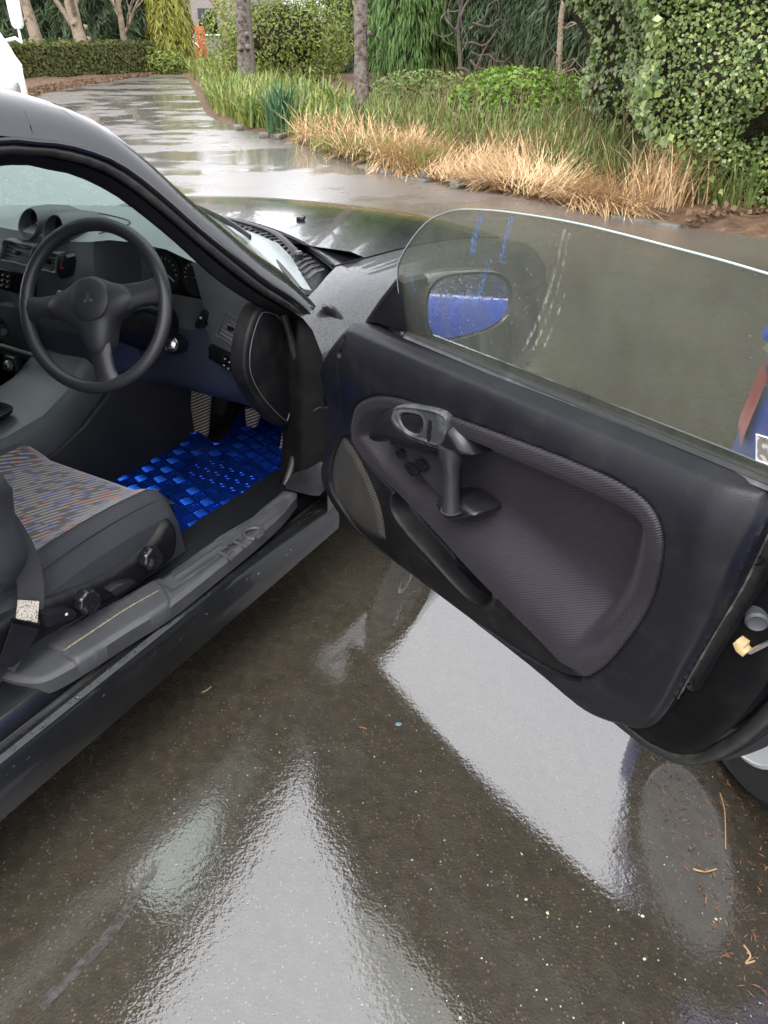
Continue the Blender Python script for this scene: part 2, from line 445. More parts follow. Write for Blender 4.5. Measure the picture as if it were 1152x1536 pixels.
# ------------------------------------------------------------------ geometry helpers
def link(name, me, mat, parent=None):
    o = bpy.data.objects.new(name, me)
    COL.objects.link(o)
    if mat is not None:
        me.materials.append(M[mat] if isinstance(mat, str) else mat)
    if parent is not None:
        o.parent = parent
    return o

def tag(o, label=None, cat=None, group=None, kind=None):
    if label: o['label'] = label
    if cat: o['category'] = cat
    if group: o['group'] = group
    if kind: o['kind'] = kind
    return o

def empty(name, loc=(0, 0, 0), rz=0, parent=None):
    o = bpy.data.objects.new(name, None)
    COL.objects.link(o)
    o.location = loc
    o.rotation_euler = (0, 0, rz)
    o.empty_display_size = 0.1
    o.parent = parent
    return o

class MB:
    """collects vertices and faces for ONE mesh"""
    def __init__(s):
        s.v = []; s.f = []
    def add(s, v, f):
        k = len(s.v)
        s.v += [tuple(p) for p in v]
        s.f += [tuple(i + k for i in q) for q in f]
        return s
    def build(s, name, mat, parent=None, ang=40, smooth=True):
        me = bpy.data.meshes.new(name)
        me.from_pydata(s.v, [], s.f)
        if smooth:
            me.shade_smooth()
            me.set_sharp_from_angle(angle=R(ang))
        me.update()
        return link(name, me, mat, parent)
    # ---- shapes
    def box(s, c, size, bev=0.0, rot=None, seg=2):
        bm = bmesh.new()
        bmesh.ops.create_cube(bm, size=1)
        for v in bm.verts:
            v.co = Vector((v.co.x * size[0], v.co.y * size[1], v.co.z * size[2]))
        if bev > 0:
            bmesh.ops.bevel(bm, geom=list(bm.edges), offset=bev, segments=seg, profile=0.5, affect='EDGES')
        mt = rot if rot is not None else Matrix()
        for v in bm.verts:
            v.co = (mt.to_3x3() @ v.co) + Vector(c)
        return s.take(bm)
    def take(s, bm):
        bm.verts.index_update()
        s.add([v.co[:] for v in bm.verts], [[v.index for v in f.verts] for f in bm.faces])
        bm.free()
        return s
    def loft(s, rings, closed=True, caps=False):
        n = len(rings[0])
        v = [p for r in rings for p in r]
        f = []
        for i in range(len(rings) - 1):
            for j in range(n if closed else n - 1):
                k = (j + 1) % n
                f.append((i * n + j, i * n + k, (i + 1) * n + k, (i + 1) * n + j))
        if caps:
            f.append(tuple(range(n - 1, -1, -1)))
            f.append(tuple((len(rings) - 1) * n + j for j in range(n)))
        return s.add(v, f)
    def tube(s, path, rad, seg=8, caps=True, closed=False, sq=None):
        P = [Vector(p) for p in path]
        if not hasattr(rad, '__len__'):
            rad = [rad] * len(P)
        rings = []
        up = Vector((0.13, 0.21, 1)).normalized()
        for i, p in enumerate(P):
            a = P[i - 1] if (i > 0 or closed) else P[0]
            b = P[(i + 1) % len(P)] if (i < len(P) - 1 or closed) else P[-1]
            t = (b - a).normalized()
            x = t.cross(up)
            if x.length < 1e-3:
                x = t.cross(Vector((1, 0, 0)))
            x.normalize()
            y = t.cross(x).normalized()
            k = sq or (1, 1)
            rings.append([tuple(p + rad[i] * (k[0] * math.cos(q) * x + k[1] * math.sin(q) * y)) for q in [2 * math.pi * j / seg for j in range(seg)]])
        if closed:
            rings.append(rings[0])
        return s.loft(rings, True, caps and not closed)
    def lathe(s, prof, origin, axis, seg=20, flute=None):
        """prof: (radius, height) along axis"""
        ax = Vector(axis).normalized()
        x = ax.orthogonal().normalized()
        y = ax.cross(x)
        o = Vector(origin)
        rings = []
        for r, h in prof:
            ring = []
            for j in range(seg):
                q = 2 * math.pi * j / seg
                rr = r * (flute(q) if flute else 1)
                ring.append(tuple(o + ax * h + rr * (math.cos(q) * x + math.sin(q) * y)))
            rings.append(ring)
        return s.loft(rings, True, True)
    def prism(s, poly, to3, h0, h1, bev=0.0, seg=2):
        """outline in a plane, pushed from h0 to h1 (the bevelled face)"""
        bm = bmesh.new()
        vs_ = [bm.verts.new(to3(a, b, h0)) for a, b in poly]
        f = bm.faces.new(vs_)
        top = bmesh.ops.extrude_face_region(bm, geom=[f])
        tv = [e for e in top['geom'] if isinstance(e, bmesh.types.BMVert)]
        d = Vector(to3(0, 0, h1)) - Vector(to3(0, 0, h0))
        for v in tv:
            v.co += d
        if bev > 0:
            te = [e for e in bm.edges if e.verts[0] in tv and e.verts[1] in tv]
            bmesh.ops.bevel(bm, geom=te, offset=bev, segments=seg, profile=0.5, affect='EDGES')
        bmesh.ops.recalc_face_normals(bm, faces=bm.faces)
        return s.take(bm)
    def region(s, poly, res, hfun, to3, skirt=None):
        """heightfield over an outline; the border is snapped to the outline; skirt pushes the border back to depth"""
        pa = np.array(poly, float)
        lo = pa.min(0); hi = pa.max(0)
        nx = max(2, int((hi[0] - lo[0]) / res)); nz = max(2, int((hi[1] - lo[1]) / res))
        gx = np.linspace(lo[0], hi[0], nx + 1); gz = np.linspace(lo[1], hi[1], nz + 1)
        cxm, czm = np.meshgrid((gx[1:] + gx[:-1]) / 2, (gz[1:] + gz[:-1]) / 2, indexing='ij')
        ins = inside(pa, cxm.ravel(), czm.ravel()).reshape(nx, nz)
        cnt = np.zeros((nx + 1, nz + 1), int)
        for a in (0, 1):
            for b in (0, 1):
                cnt[a:nx + a, b:nz + b] += ins
        used = cnt > 0
        bound = used & (cnt < 4)
        X, Z = np.meshgrid(gx, gz, indexing='ij')
        X = X.copy(); Z = Z.copy()
        bi = np.argwhere(bound)
        nx_, nz_, _ = nearest(pa, X[bound], Z[bound])
        X[bound] = nx_; Z[bound] = nz_
        idx = -np.ones((nx + 1, nz + 1), int)
        idx[used] = np.arange(used.sum())
        ux = X[used]; uz = Z[used]
        d = nearest(pa, ux, uz)[2]
        hh = hfun(ux, uz, d)
        verts = [to3(a, b, c) for a, b, c in zip(ux, uz, hh)]
        faces = []
        ed = {}
        for i, j in np.argwhere(ins):
            q = (idx[i, j], idx[i + 1, j], idx[i + 1, j + 1], idx[i, j + 1])
            faces.append(q)
            for k in range(4):
                e = (q[k], q[(k + 1) % 4])
                if (e[1], e[0]) in ed: del ed[(e[1], e[0])]
                else: ed[e] = 1
        if skirt is not None:
            bmap = {}
            for a, b in list(ed):
                for w in (a, b):
                    if w not in bmap:
                        bmap[w] = len(verts)
                        verts.append(to3(ux[w], uz[w], skirt))
                faces.append((b, a, bmap[a], bmap[b]))
        return s.add(verts, faces)

def inside(pa, x, z):
    r = np.zeros(len(x), bool)
    j = len(pa) - 1
    for i in range(len(pa)):
        xi, zi = pa[i]; xj, zj = pa[j]
        if zi != zj:
            r ^= ((zi > z) != (zj > z)) & (x < (xj - xi) * (z - zi) / (zj - zi) + xi)
        j = i
    return r

def nearest(pa, x, z):
    best = np.full(len(x), 1e9); bx = np.zeros(len(x)); bz = np.zeros(len(x))
    for i in range(len(pa)):
        a = pa[i - 1]; b = pa[i]
        d = b - a
        L = d @ d
        if L < 1e-14:
            continue
        t = np.clip(((x - a[0]) * d[0] + (z - a[1]) * d[1]) / L, 0, 1)
        px = a[0] + t * d[0]; pz = a[1] + t * d[1]
        q = np.hypot(x - px, z - pz)
        m = q < best
        best[m] = q[m]; bx[m] = px[m]; bz[m] = pz[m]
    return bx, bz, best

def sd(pa, x, z):
    """signed distance, positive inside"""
    pa = np.array(pa, float)
    d = nearest(pa, x, z)[2]
    return np.where(inside(pa, x, z), d, -d)

def sst(x, a, b):
    t = np.clip((x - a) / (b - a), 0, 1)
    return t * t * (3 - 2 * t)

def crv(pts, n=6, closed=False):
    """Catmull-Rom through the points"""
    P = [np.array(p, float) for p in pts]
    out = []
    m = len(P)
    for i in range(m if closed else m - 1):
        if closed:
            a, b, c, d = P[i - 1], P[i], P[(i + 1) % m], P[(i + 2) % m]
        else:
            a, b, c, d = P[max(i - 1, 0)], P[i], P[i + 1], P[min(i + 2, m - 1)]
        for k in range(n):
            t = k / n
            out.append(tuple(0.5 * ((2 * b) + (c - a) * t + (2 * a - 5 * b + 4 * c - d) * t * t + (3 * b - a - 3 * c + d) * t ** 3)))
    if not closed:
        out.append(tuple(P[-1]))
    return out

def inset(poly, d):
    """shrink an outline by d (simple vertex offset)"""
    pa = np.array(poly, float)
    area = 0.5 * np.sum(pa[:, 0] * np.roll(pa[:, 1], -1) - np.roll(pa[:, 0], -1) * pa[:, 1])
    sg = 1 if area > 0 else -1
    out = []
    for i in range(len(pa)):
        t = pa[(i + 1) % len(pa)] - pa[i - 1]
        t /= (np.linalg.norm(t) + 1e-12)
        out.append(tuple(pa[i] + sg * d * np.array([-t[1], t[0]])))
    return out

def lerp(a, b, t):
    return tuple(np.array(a, float) * (1 - t) + np.array(b, float) * t)

def quads_mesh(name, V, mat, parent=None, smooth=False):
    """V: (n,4,3) array of loose quads"""
    n = len(V)
    me = bpy.data.meshes.new(name)
    me.vertices.add(n * 4); me.loops.add(n * 4); me.polygons.add(n)
    me.vertices.foreach_set('co', np.ascontiguousarray(V, np.float32).ravel())
    me.loops.foreach_set('vertex_index', np.arange(n * 4, dtype=np.int32))
    me.polygons.foreach_set('loop_start', np.arange(0, n * 4, 4, dtype=np.int32))
    me.update(calc_edges=True)
    return link(name, me, mat, parent)

def unit(a):
    return a / (np.linalg.norm(a, axis=-1, keepdims=True) + 1e-9)

def leaf_quads(pos, nrm, length, width, jit=0.6, droop=0.0, along=None):
    """diamond leaves at pos facing roughly nrm"""
    n = len(pos)
    nn = unit(nrm + jit * rng.normal(size=(n, 3)))
    a = rng.normal(size=(n, 3)) if along is None else along + 0.35 * rng.normal(size=(n, 3))
    t = unit(a - nn * np.sum(a * nn, 1, keepdims=True))
    t[:, 2] -= droop
    t = unit(t)
    b = unit(np.cross(nn, t))
    L = (length * rng.uniform(0.6, 1.35, n))[:, None]
    W = (width * rng.uniform(0.6, 1.3, n))[:, None]
    fold = nn * (W * 0.25)
    return np.stack([pos - t * L * 0.5, pos + b * W * 0.5 + fold - t * L * 0.05, pos + t * L * 0.5, pos - b * W * 0.5 + fold - t * L * 0.05], 1)

def blades(base, length, width, lean, lean_dir, nseg=3, curve=1.0, flat=0.35):
    """curved grass blades as strips of loose quads"""
    n = len(base)
    q = rng.uniform(0, 2 * np.pi, n) if lean_dir is None else lean_dir + rng.normal(size=n) * 0.6
    hd = np.stack([np.cos(q), np.sin(q), np.zeros(n)], 1)
    sd_ = np.stack([-np.sin(q), np.cos(q), np.zeros(n)], 1)
    L = length * rng.uniform(0.55, 1.3, n)
    ln = lean * rng.uniform(0.4, 1.5, n)
    W = width * rng.uniform(0.6, 1.3, n)
    out = []
    pts = []
    p = base.copy()
    for k in range(nseg + 1):
        pts.append(p.copy())
        th = ln * (flat + curve * k / nseg)
        p = p + (L / nseg)[:, None] * (np.sin(th)[:, None] * hd + np.cos(th)[:, None] * np.array([0, 0, 1.0]))
    for k in range(nseg):
        w0 = (W * (1 - 0.25 * k / nseg) * (1.0 if k else 0.9))[:, None] * 0.5
        w1 = (W * (1 - (k + 1) / nseg) + W * 0.12)[:, None] * 0.5
        out.append(np.stack([pts[k] - sd_ * w0, pts[k] + sd_ * w0, pts[k + 1] + sd_ * w1, pts[k + 1] - sd_ * w1], 1))
    return np.concatenate(out, 0)

def dome_drops(spots, rad, nrm_fun):
    """flattened beads of water; spots are 3-D points"""
    mb = MB()
    for p, r in zip(spots, rad):
        n = Vector(nrm_fun(p)).normalized()
        x = n.orthogonal().normalized(); y = n.cross(x)
        q0 = random.uniform(0, 6)
        el = random.uniform(0.8, 1.3)
        rings = []
        for hr, hh in ((1.0, 0.0), (0.92, 0.25), (0.62, 0.48), (0.2, 0.58)):
            rings.append([tuple(Vector(p) + n * (hh * r) + hr * r * (math.cos(q0 + k * math.pi / 4) * x + el * math.sin(q0 + k * math.pi / 4) * y)) for k in range(8)])
        mb.loft(rings, True, True)
    return mb

# ------------------------------------------------------------------ ground and road
def sheet(name, poly, z, mat, kind='structure', parent=None):
    me = bpy.data.meshes.new(name)
    bm = bmesh.new()
    f = bm.faces.new([bm.verts.new((x, y, z)) for x, y in poly])
    bmesh.ops.triangulate(bm, faces=[f])
    for q in bm.faces:
        if q.normal.z < 0:
            q.normal_flip()
    bm.to_mesh(me); bm.free()
    o = link(name, me, mat, parent)
    tag(o, kind=kind)
    return o

sheet('ground', [(-300, -300), (300, -300), (300, 300), (-300, 300)], -0.14, 'soil')
EDGE = [(-8.754,37.09),(-6.739,29.62),(-4.503,20.58),(-3.569,16.75),(-2.795,14.62),(-1.75,12.69),(-0.9318,11.12),(-0.5358,10.2),(-0.1224,9.566),(0.1744,9.043),(0.5786,8.53),(1.061,7.959),(1.627,7.236),(2.096,6.781),(2.901,6.009)]
EDGE = crv(EDGE, 5)
LEFT = [(-8.338,20.17),(-8.729,22.18),(-8.927,25.22),(-8.722,28.39),(-8.446,31.44),(-8.889,35.81)]
far_l = LEFT[-1]; far_r = EDGE[0]
road_poly = [(-60, -40), (60, -40), (60, 3.2), (9, 5.2)] + EDGE[::-1] + [(far_r[0] - 2.2, far_r[1] + 7), (far_l[0] - 4, far_l[1] + 6)] + LEFT[::-1] + [(-24, 19), (-60, 19)]
def gz(x, y):
    """the drive falls to the right, slope shaped to fit the puddle reflections"""
    x = np.asarray(x, float); y = np.asarray(y, float)
    return -0.11 * sst(x, -0.5, 0.9) * (1 - sst(x, 2.4, 3.3)) * (1 - sst(y, 1.8, 4.6)) * sst(y, 0.0, 1.5)
mb = MB()
mb.region([(-3.0, -2.5), (3.4, -2.5), (3.4, 4.7), (-3.0, 4.7)], 0.05, lambda x, y, d: gz(x, y), lambda a, b, h: (a, b, h))
near_road = mb.build('road', 'road', None, 80)
tag(near_road, kind='structure')
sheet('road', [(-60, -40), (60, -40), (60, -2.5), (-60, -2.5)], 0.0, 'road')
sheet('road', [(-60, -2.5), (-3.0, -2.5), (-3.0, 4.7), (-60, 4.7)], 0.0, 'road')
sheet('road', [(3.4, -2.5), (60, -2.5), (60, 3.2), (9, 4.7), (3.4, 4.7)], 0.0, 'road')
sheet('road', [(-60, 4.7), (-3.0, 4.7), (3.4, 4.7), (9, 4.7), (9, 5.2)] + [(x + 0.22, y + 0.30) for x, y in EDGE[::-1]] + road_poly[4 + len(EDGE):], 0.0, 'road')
lawn_c = [(-10.1,47.19)][0]
sheet('lawn', [(far_l[0] - 3, far_l[1] + 3.5), (far_r[0] + 1.0, far_r[1] + 1.0), (far_r[0] + 7, far_r[1] + 30), (far_l[0] - 14, far_l[1] + 34)], 0.012, 'lawn')

def verge(name, edge, back, hgt, depth, res, mat):
    """planted bank rising gently from the road's edge"""
    ea = np.array(edge, float)
    def hv(x, y, d):
        dd = np.full(len(x), 1e9)
        for k in range(len(ea) - 1):
            dd = np.minimum(dd, nearest(ea[k:k + 2], x, y)[2])
        return -0.02 + 0.06 * sst(dd, 0, 0.35) + hgt * sst(dd / depth, 0.02, 0.8) + 0.02 * np.sin(3.1 * x + 1.7 * y) * sst(dd, 0.2, 1.0) + 0.012 * np.sin(9 * x - 7 * y) * sst(dd, 0.1, 0.6)
    mb_ = MB()
    mb_.region([tuple(p) for p in edge] + back, res, hv, lambda a, b, h: (a, b, h))
    return tag(mb_.build(name, mat, None, 70), kind='structure')
verge('verge', EDGE + [(9, 5.2), (16, 3.9)], [(24, 18), (14, 32), (2, 46), (EDGE[0][0] + 3, 46)], 0.35, 14, 0.16, 'soil')
verge('garden_bed', [(-26, 20.5)] + LEFT, [(LEFT[-1][0] - 2.5, LEFT[-1][1] + 5), (-16, 46), (-34, 40)], 0.12, 5, 0.22, 'soil')

# low concrete edging, broken here and there
ked = [p for p in EDGE if p[0] > -1.6]
kerb = empty('kerb'); tag(kerb, 'low broken concrete edging along the foot of the grassy bank', 'kerb')
acc = []
dist = 0
for i in range(len(ked) - 1):
    a, b = np.array(ked[i]), np.array(ked[i + 1])
    L = np.linalg.norm(b - a); k = 0
    while k < L:
        acc.append((a + (b - a) * k / L, (b - a) / L)); k += 0.42
for p, d in acc:
    if random.random() < 0.80:
        continue
    mb = MB()
    rot = Matrix.Rotation(math.atan2(d[1], d[0]) + random.uniform(-0.05, 0.05), 4, 'Z')
    mb.box((p[0] + 0.02, p[1] + 0.03, -0.008 + random.uniform(-0.012, 0.012)), (0.40, 0.10, 0.06), 0.012, rot)
    mb.build('kerb_stone', 'kerb', kerb)

# ================================================================== the black coupe
car = empty('sports_coupe', (-0.1419, 1.7702, 0.0), 1.04415)
tag(car, 'black wet two door coupe with its driver door wide open', 'car')
CY0 = 0.85                      # centre plane of the car (left of the outer sill line)
def mir(p):                     # mirrored to the other side of the car
    return (p[0], 2 * CY0 - p[1], p[2])
c_side = lambda y: (lambda a, b, h: (a, y + h, b))         # (forward, height) outlines, pushed inboard
c_face = lambda x: (lambda a, b, h: (x - h, a, b))         # (across, height) outlines facing the rear
c_top = lambda z: (lambda a, b, h: (a, b, z + h))          # (forward, across) outlines facing up

# ---- roof rail, pillar and windscreen
G = [(0.0422,0.0403,0.7453),(-0.0236,0.0667,0.8186),(-0.0925,0.0861,0.8725),(-0.166,0.1115,0.9431),(-0.2329,0.1346,1.007),(-0.2915,0.1574,1.071),(-0.3472,0.1771,1.125),(-0.3938,0.1886,1.157),(-0.468,0.1985,1.185),(-0.5306,0.2024,1.196),(-0.5897,0.2054,1.204)]
G = crv(G + [(-0.95, 0.205, 1.215), (-1.4, 0.21, 1.20), (-1.9, 0.25, 1.13)], 4)
I = [(0.0494,0.1108,0.7467),(-0.0502,0.1268,0.7911),(-0.1647,0.1587,0.8796),(-0.2516,0.195,0.9805),(-0.3209,0.2212,1.053),(-0.367,0.2351,1.092),(-0.4271,0.2473,1.126),(-0.4901,0.2539,1.144),(-0.5642,0.2585,1.157)]
I = crv(I + [(-0.95, 0.235, 1.165), (-1.4, 0.24, 1.15), (-1.9, 0.28, 1.08)], 5)
def resample(line, n):
    P = np.array(line); L = np.r_[0, np.cumsum(np.linalg.norm(np.diff(P, axis=0), axis=1))]
    t = np.linspace(0, L[-1], n)
    return np.stack([np.interp(t, L, P[:, k]) for k in range(3)], 1)
Gs = resample(G, 60); Is = resample(I, 60)

# windscreen: side edges lean on the pillar, centre line bows forward and up
WE = np.array([g + np.array([0.015, 0.075, 0.066]) for g in Gs if g[0] > -0.53 and g[0] < 0.085])
_d = np.r_[0, np.cumsum(np.linalg.norm(np.diff(WE, axis=0), axis=1))]; _d /= _d[-1]
WC = np.array(crv([(0.39, CY0, 0.888), (0.15, CY0, 1.01), (-0.15, CY0, 1.155), (-0.42, CY0, 1.26), (-0.60, CY0, 1.316)], 5))
_c = np.r_[0, np.cumsum(np.linalg.norm(np.diff(WC, axis=0), axis=1))]; _c /= _c[-1]
def ws(u, v):                  # u across 0..1, v up 0..1
    e = np.array([np.interp(v, _d, WE[:, k]) for k in range(3)])
    c = np.array([np.interp(v, _c, WC[:, k]) for k in range(3)])
    b = 1 - abs(2 * u - 1) ** (1.7 + 1.0 * v)
    y = e[1] + (2 * (CY0 - e[1])) * u
    return np.array([e[0] + (c[0] - e[0]) * b, y, e[2] + (c[2] - e[2]) * b])
mb = MB()
rings = [[tuple(ws(u, v)) for u in np.linspace(0, 1, 25)] for v in np.linspace(0, 1, 13)]
mb.loft(rings, False)
low = [[tuple(ws(u, v) - np.array([0.002, 0, 0.0055])) for u in np.linspace(0, 1, 25)] for v in np.linspace(0, 1, 13)]
mb.loft(low, False)
for a, b in ((rings[0], low[0]), (rings[-1], low[-1]), ([r[0] for r in rings], [r[0] for r in low]), ([r[-1] for r in rings], [r[-1] for r in low])):
    mb.loft([a, b], False)
mb.build('windscreen', 'windshield', car)

# roof skin from the rail over to the far rail; its front edge meets the top of the glass
mb = MB()
rings = []
for cxp in np.linspace(-0.42, -1.95, 19):
    k = np.argmin(np.abs(Gs[:, 0] - cxp))
    g = Gs[k]
    ring = []
    for s_ in np.r_[0, 0.004, 0.012, 0.025, 0.045, 0.07, np.linspace(0.1, 0.9, 17), 0.93, 0.955, 0.975, 0.988, 0.996, 1.0]:
        m_ = min(s_, 1 - s_)
        yy = g[1] + (2 * (CY0 - g[1])) * s_
        zz = g[2] + np.interp(m_, [0, 0.004, 0.012, 0.025, 0.045, 0.07, 0.15, 0.3, 0.5], [0.004, 0.026, 0.046, 0.062, 0.076, 0.085, 0.101, 0.116, 0.122])
        fx = 0.10 * (1 - abs(2 * s_ - 1) ** 2.7) if cxp > -0.43 else (0.05 * (1 - abs(2 * s_ - 1) ** 2.7) if cxp > -0.52 else 0)
        ring.append((cxp - fx, yy, zz))
    rings.append(ring)
mb.loft(rings, False)
mb.build('roof', 'gloss_paint', car, 60)

# outer pillar skin between the rail and the glass edge (both sides)
for side in (0, 1):
    f_ = (lambda p: p) if side == 0 else mir
    mb = MB()
    rings = []
    for g in Gs:
        if g[0] < -0.53: break
        w_ = g + np.array([0.015, 0.075, 0.066])
        rings.append([f_(tuple(g)), f_(tuple(g + np.array([0.002, 0.002, 0.020]))), f_(tuple(g + np.array([0.005, 0.014, 0.043]))), f_(tuple(g + np.array([0.010, 0.038, 0.060]))), f_(tuple(w_ + np.array([0, 0.002, 0.003]))), f_(tuple(w_ + np.array([0, 0.012, -0.002])))])
    mb.loft(rings, False)
    mb.build('windscreen_pillar', 'gloss_paint', car, 70)
    # dark inner frame of the door opening
    mb = MB()
    rings = []
    for g, i_ in zip(Gs, Is):
        d = i_ - g
        rings.append([f_(tuple(g + np.array([0, 0.002, -0.004]))), f_(tuple(g + d * 0.16 + np.array([0, -0.010, 0]))), f_(tuple(g + d * 0.34 + np.array([0, -0.002, 0]))),
                      f_(tuple(g + d * 0.42 + np.array([0, 0.010, 0]))), f_(tuple(g + d * 0.60 + np.array([0, -0.006, 0]))), f_(tuple(g + d * 0.9 + np.array([0, -0.004, 0]))),
                      f_(tuple(i_)), f_(tuple(i_ + np.array([0.02, 0.05, 0.03]))), f_(tuple(g + np.array([0.02, 0.06, 0.008])))])
    mb.loft(rings, False)
    mb.build('door_frame', 'frame', car, 60)
    mb = MB()
    mb.tube([f_(tuple(g + np.array([0, -0.003, -0.003]))) for g in Gs], 0.0055, 8)
    mb.build('drip_rail', 'black_gloss', car)
    mb = MB()
    mb.tube([f_(tuple(g * 0.66 + i_ * 0.34 + np.array([0, -0.010, 0]))) for g, i_ in zip(Gs, Is)], 0.010, 10)
    mb.build('roof_seal', 'rubber', car)
# headlining under the roof so that the cabin is closed
mb = MB()
rings = [[(x, y, 1.185 - 0.02 * abs(y - CY0) ** 2 - 0.04 * max(0, -1.3 - x)) for y in np.linspace(0.27, 1.43, 9)] for x in np.linspace(-0.52, -1.9, 8)]
mb.loft(rings, False)
mb.build('headlining', 'dash_dark', car)

# ---- bonnet, cowl, wings
def bon(x, y, dz=0):
    return (x, y, 0.872 - 0.075 * (x - 0.35) - 0.075 * max(0, x - 0.55) ** 2 - 0.060 * abs((y - CY0) / 0.72) ** 2.6 + dz)
mb = MB()
def rear_edge(y):              # rear edge of the bonnet follows the windscreen base
    s_ = (y - CY0) / 0.72
    return 0.475 - 0.21 * abs(s_) ** 2.6
rings = []
for k in range(17):
    s_ = k / 16
    rings.append([bon(rear_edge(y) + (1.55 - 0.12 * abs((y - CY0) / 0.7) ** 2 - rear_edge(y)) * s_, y) for y in np.linspace(CY0 - 0.70, CY0 + 0.70, 31)])
mb.loft(rings, False)
und = [[(p[0], p[1], p[2] - 0.02) for p in r] for r in (rings[0],)]
mb.loft([rings[0], und[0]], False)
mb.loft([[r[0] for r in rings], [(r[0][0], r[0][1], r[0][2] - 0.02) for r in rings]], False)
mb.build('bonnet', 'gloss_paint', car, 50)
for side in (0, 1):
    f_ = (lambda p: p) if side == 0 else mir
    mb = MB()
    rings = []
    for x in np.linspace(-0.02, 1.55, 22):
        yin = float(np.interp(x, [-0.02, 0.1, 0.2, 0.27, 0.35], [0.075, 0.095, 0.125, 0.146, 0.146]))
        zt = bon(x, CY0 - 0.70)[2] - 0.004 if x > 0.27 else float(np.interp(x, [-0.02, 0.1, 0.27], [0.788, 0.802, 0.819]))
        ring = [f_((x, yin, zt)), f_((x, yin * 0.6, zt - 0.010)), f_((x, yin * 0.25, zt - 0.035)), f_((x, -0.005, zt - 0.09)), f_((x, -0.02, zt - 0.20)),
                f_((x, -0.022, 0.5)), f_((x, -0.005, 0.36)), f_((x, 0.0, 0.24))]
        # wheel arch
        if abs(x - 0.62) < 0.34:
            zc = 0.30 + math.sqrt(0.34 ** 2 - (x - 0.62) ** 2)
            ring = [p if p[2] > zc else (p[0], p[1], zc) for p in ring]
        rings.append(ring)
    mb.loft(rings, False)
    mb.build('front_wing', 'paint_fine' if side == 0 else 'paint', car, 50)
    # front wheel
    wy = 0.10 if side == 0 else 2 * CY0 - 0.10
    sg = -1 if side == 0 else 1
    mb = MB()
    mb.lathe([(0.20, -0.09), (0.29, -0.095), (0.305, -0.07), (0.305, 0.07), (0.29, 0.095), (0.20, 0.09)], (0.62, wy, 0.305), (0, sg, 0), 32)
    tw = mb.build('front_wheel', 'tyre', car, 35)
    mb = MB()
    mb.lathe([(0.03, 0.085), (0.05, 0.095), (0.10, 0.05), (0.185, 0.06), (0.20, 0.092), (0.195, 0.03)], (0.62, wy, 0.305), (0, sg, 0), 32)
    mb.build('rim', 'rim', tw)
# nose
mb = MB()
rings = []
for s_, (x, zt) in enumerate([(1.42, 0.66), (1.56, 0.64), (1.66, 0.56), (1.70, 0.44), (1.68, 0.30), (1.60, 0.20)]):
    rings.append([(x - 0.45 * abs((y - CY0) / 0.85) ** 3, y, zt) for y in np.linspace(0.02, 1.68, 21)])
mb.loft(rings, False)
mb.build('front_bumper', 'paint', car)

# cowl: dished tray behind the bonnet with slats
mb = MB()
rings = []
for k, (a, dz) in enumerate([(0.03, -0.002), (0.25, -0.018), (0.5, -0.026), (0.8, -0.026), (1.0, -0.03)]):
    ring = []
    for u in np.linspace(0.0, 1, 31):
        b = ws(u, 0.0)
        y = b[1]
        e = np.array(bon(rear_edge(y) + 0.012, y))
        if u < 0.04 or u > 0.96:
            e = np.array([max(e[0], 0.2), y + (-0.01 if u < 0.5 else 0.01), 0.79])
        ring.append(tuple(b * (1 - a) + e * a + np.array([0, 0, dz])))
    rings.append(ring)
mb.loft(rings, False)
cowl = mb.build('cowl_panel', 'pod', car)
for k in range(34):
    u = 0.035 + 0.017 * k
    b = ws(u, 0.0)
    e = np.array(bon(rear_edge(b[1]) + 0.012, b[1]))
    p0 = b * 0.62 + e * 0.38 + np.array([0, 0, -0.014]); p1 = b * 0.18 + e * 0.82 + np.array([0.0, 0.012, -0.014])
    mb = MB()
    mb.tube([tuple(p0), tuple((p0 + p1) / 2 + np.array([0, 0, 0.005])), tuple(p1)], 0.0042, 6)
    mb.build('slat', 'worn' if k % 3 == 0 else 'pod', cowl)
# rubber lip along the foot of the glass
mb = MB(); mb.tube([tuple(ws(u, 0) + np.array([0.01, 0, 0.002])) for u in np.linspace(0.0, 1, 40)], 0.008, 8)
mb.build('glass_seal', 'rubber', car)
# rubber edge along the bonnet's rear
mb = MB(); mb.tube([tuple(np.array(bon(rear_edge(y) + 0.004, y)) + np.array([0, 0, -0.006])) for y in np.linspace(CY0 - 0.69, CY0 + 0.69, 50)], 0.006, 8)
mb.build('bonnet_seal', 'rubber', car)
# wiper
wip = empty('wiper', parent=car)
pv = np.array([0.235, 0.235, 0.835])
arm = crv([pv + np.array([0, 0, 0.006]), pv + np.array([0.030, 0.055, 0.030]), pv + np.array([0.075, 0.15, 0.045]), pv + np.array([0.115, 0.33, 0.052]), pv + np.array([0.125, 0.52, 0.056])], 5)
mb = MB(); mb.tube(arm, [0.011] * 4 + [0.009] * 6 + [0.007] * (len(arm) - 10), 8, sq=(1.2, 0.6)); mb.lathe([(0.012, 0), (0.013, 0.016), (0.008, 0.022)], tuple(pv), (0, 0, 1), 14)
mb.build('wiper_arm', 'pod', wip)
bl = [tuple(ws(u, 0.035) + np.array([0.004, 0, 0.014])) for u in np.linspace(0.17, 0.52, 12)]
mb = MB(); mb.tube(bl, 0.006, 6, sq=(0.6, 1.4)); mb.build('wiper_blade', 'rubber', wip)
# washer jet on the bonnet
mb = MB(); q = bon(0.62, 0.50); mb.box((q[0], q[1], q[2] + 0.006), (0.03, 0.02, 0.014), 0.005); mb.build('washer_jet', 'black_gloss', car)

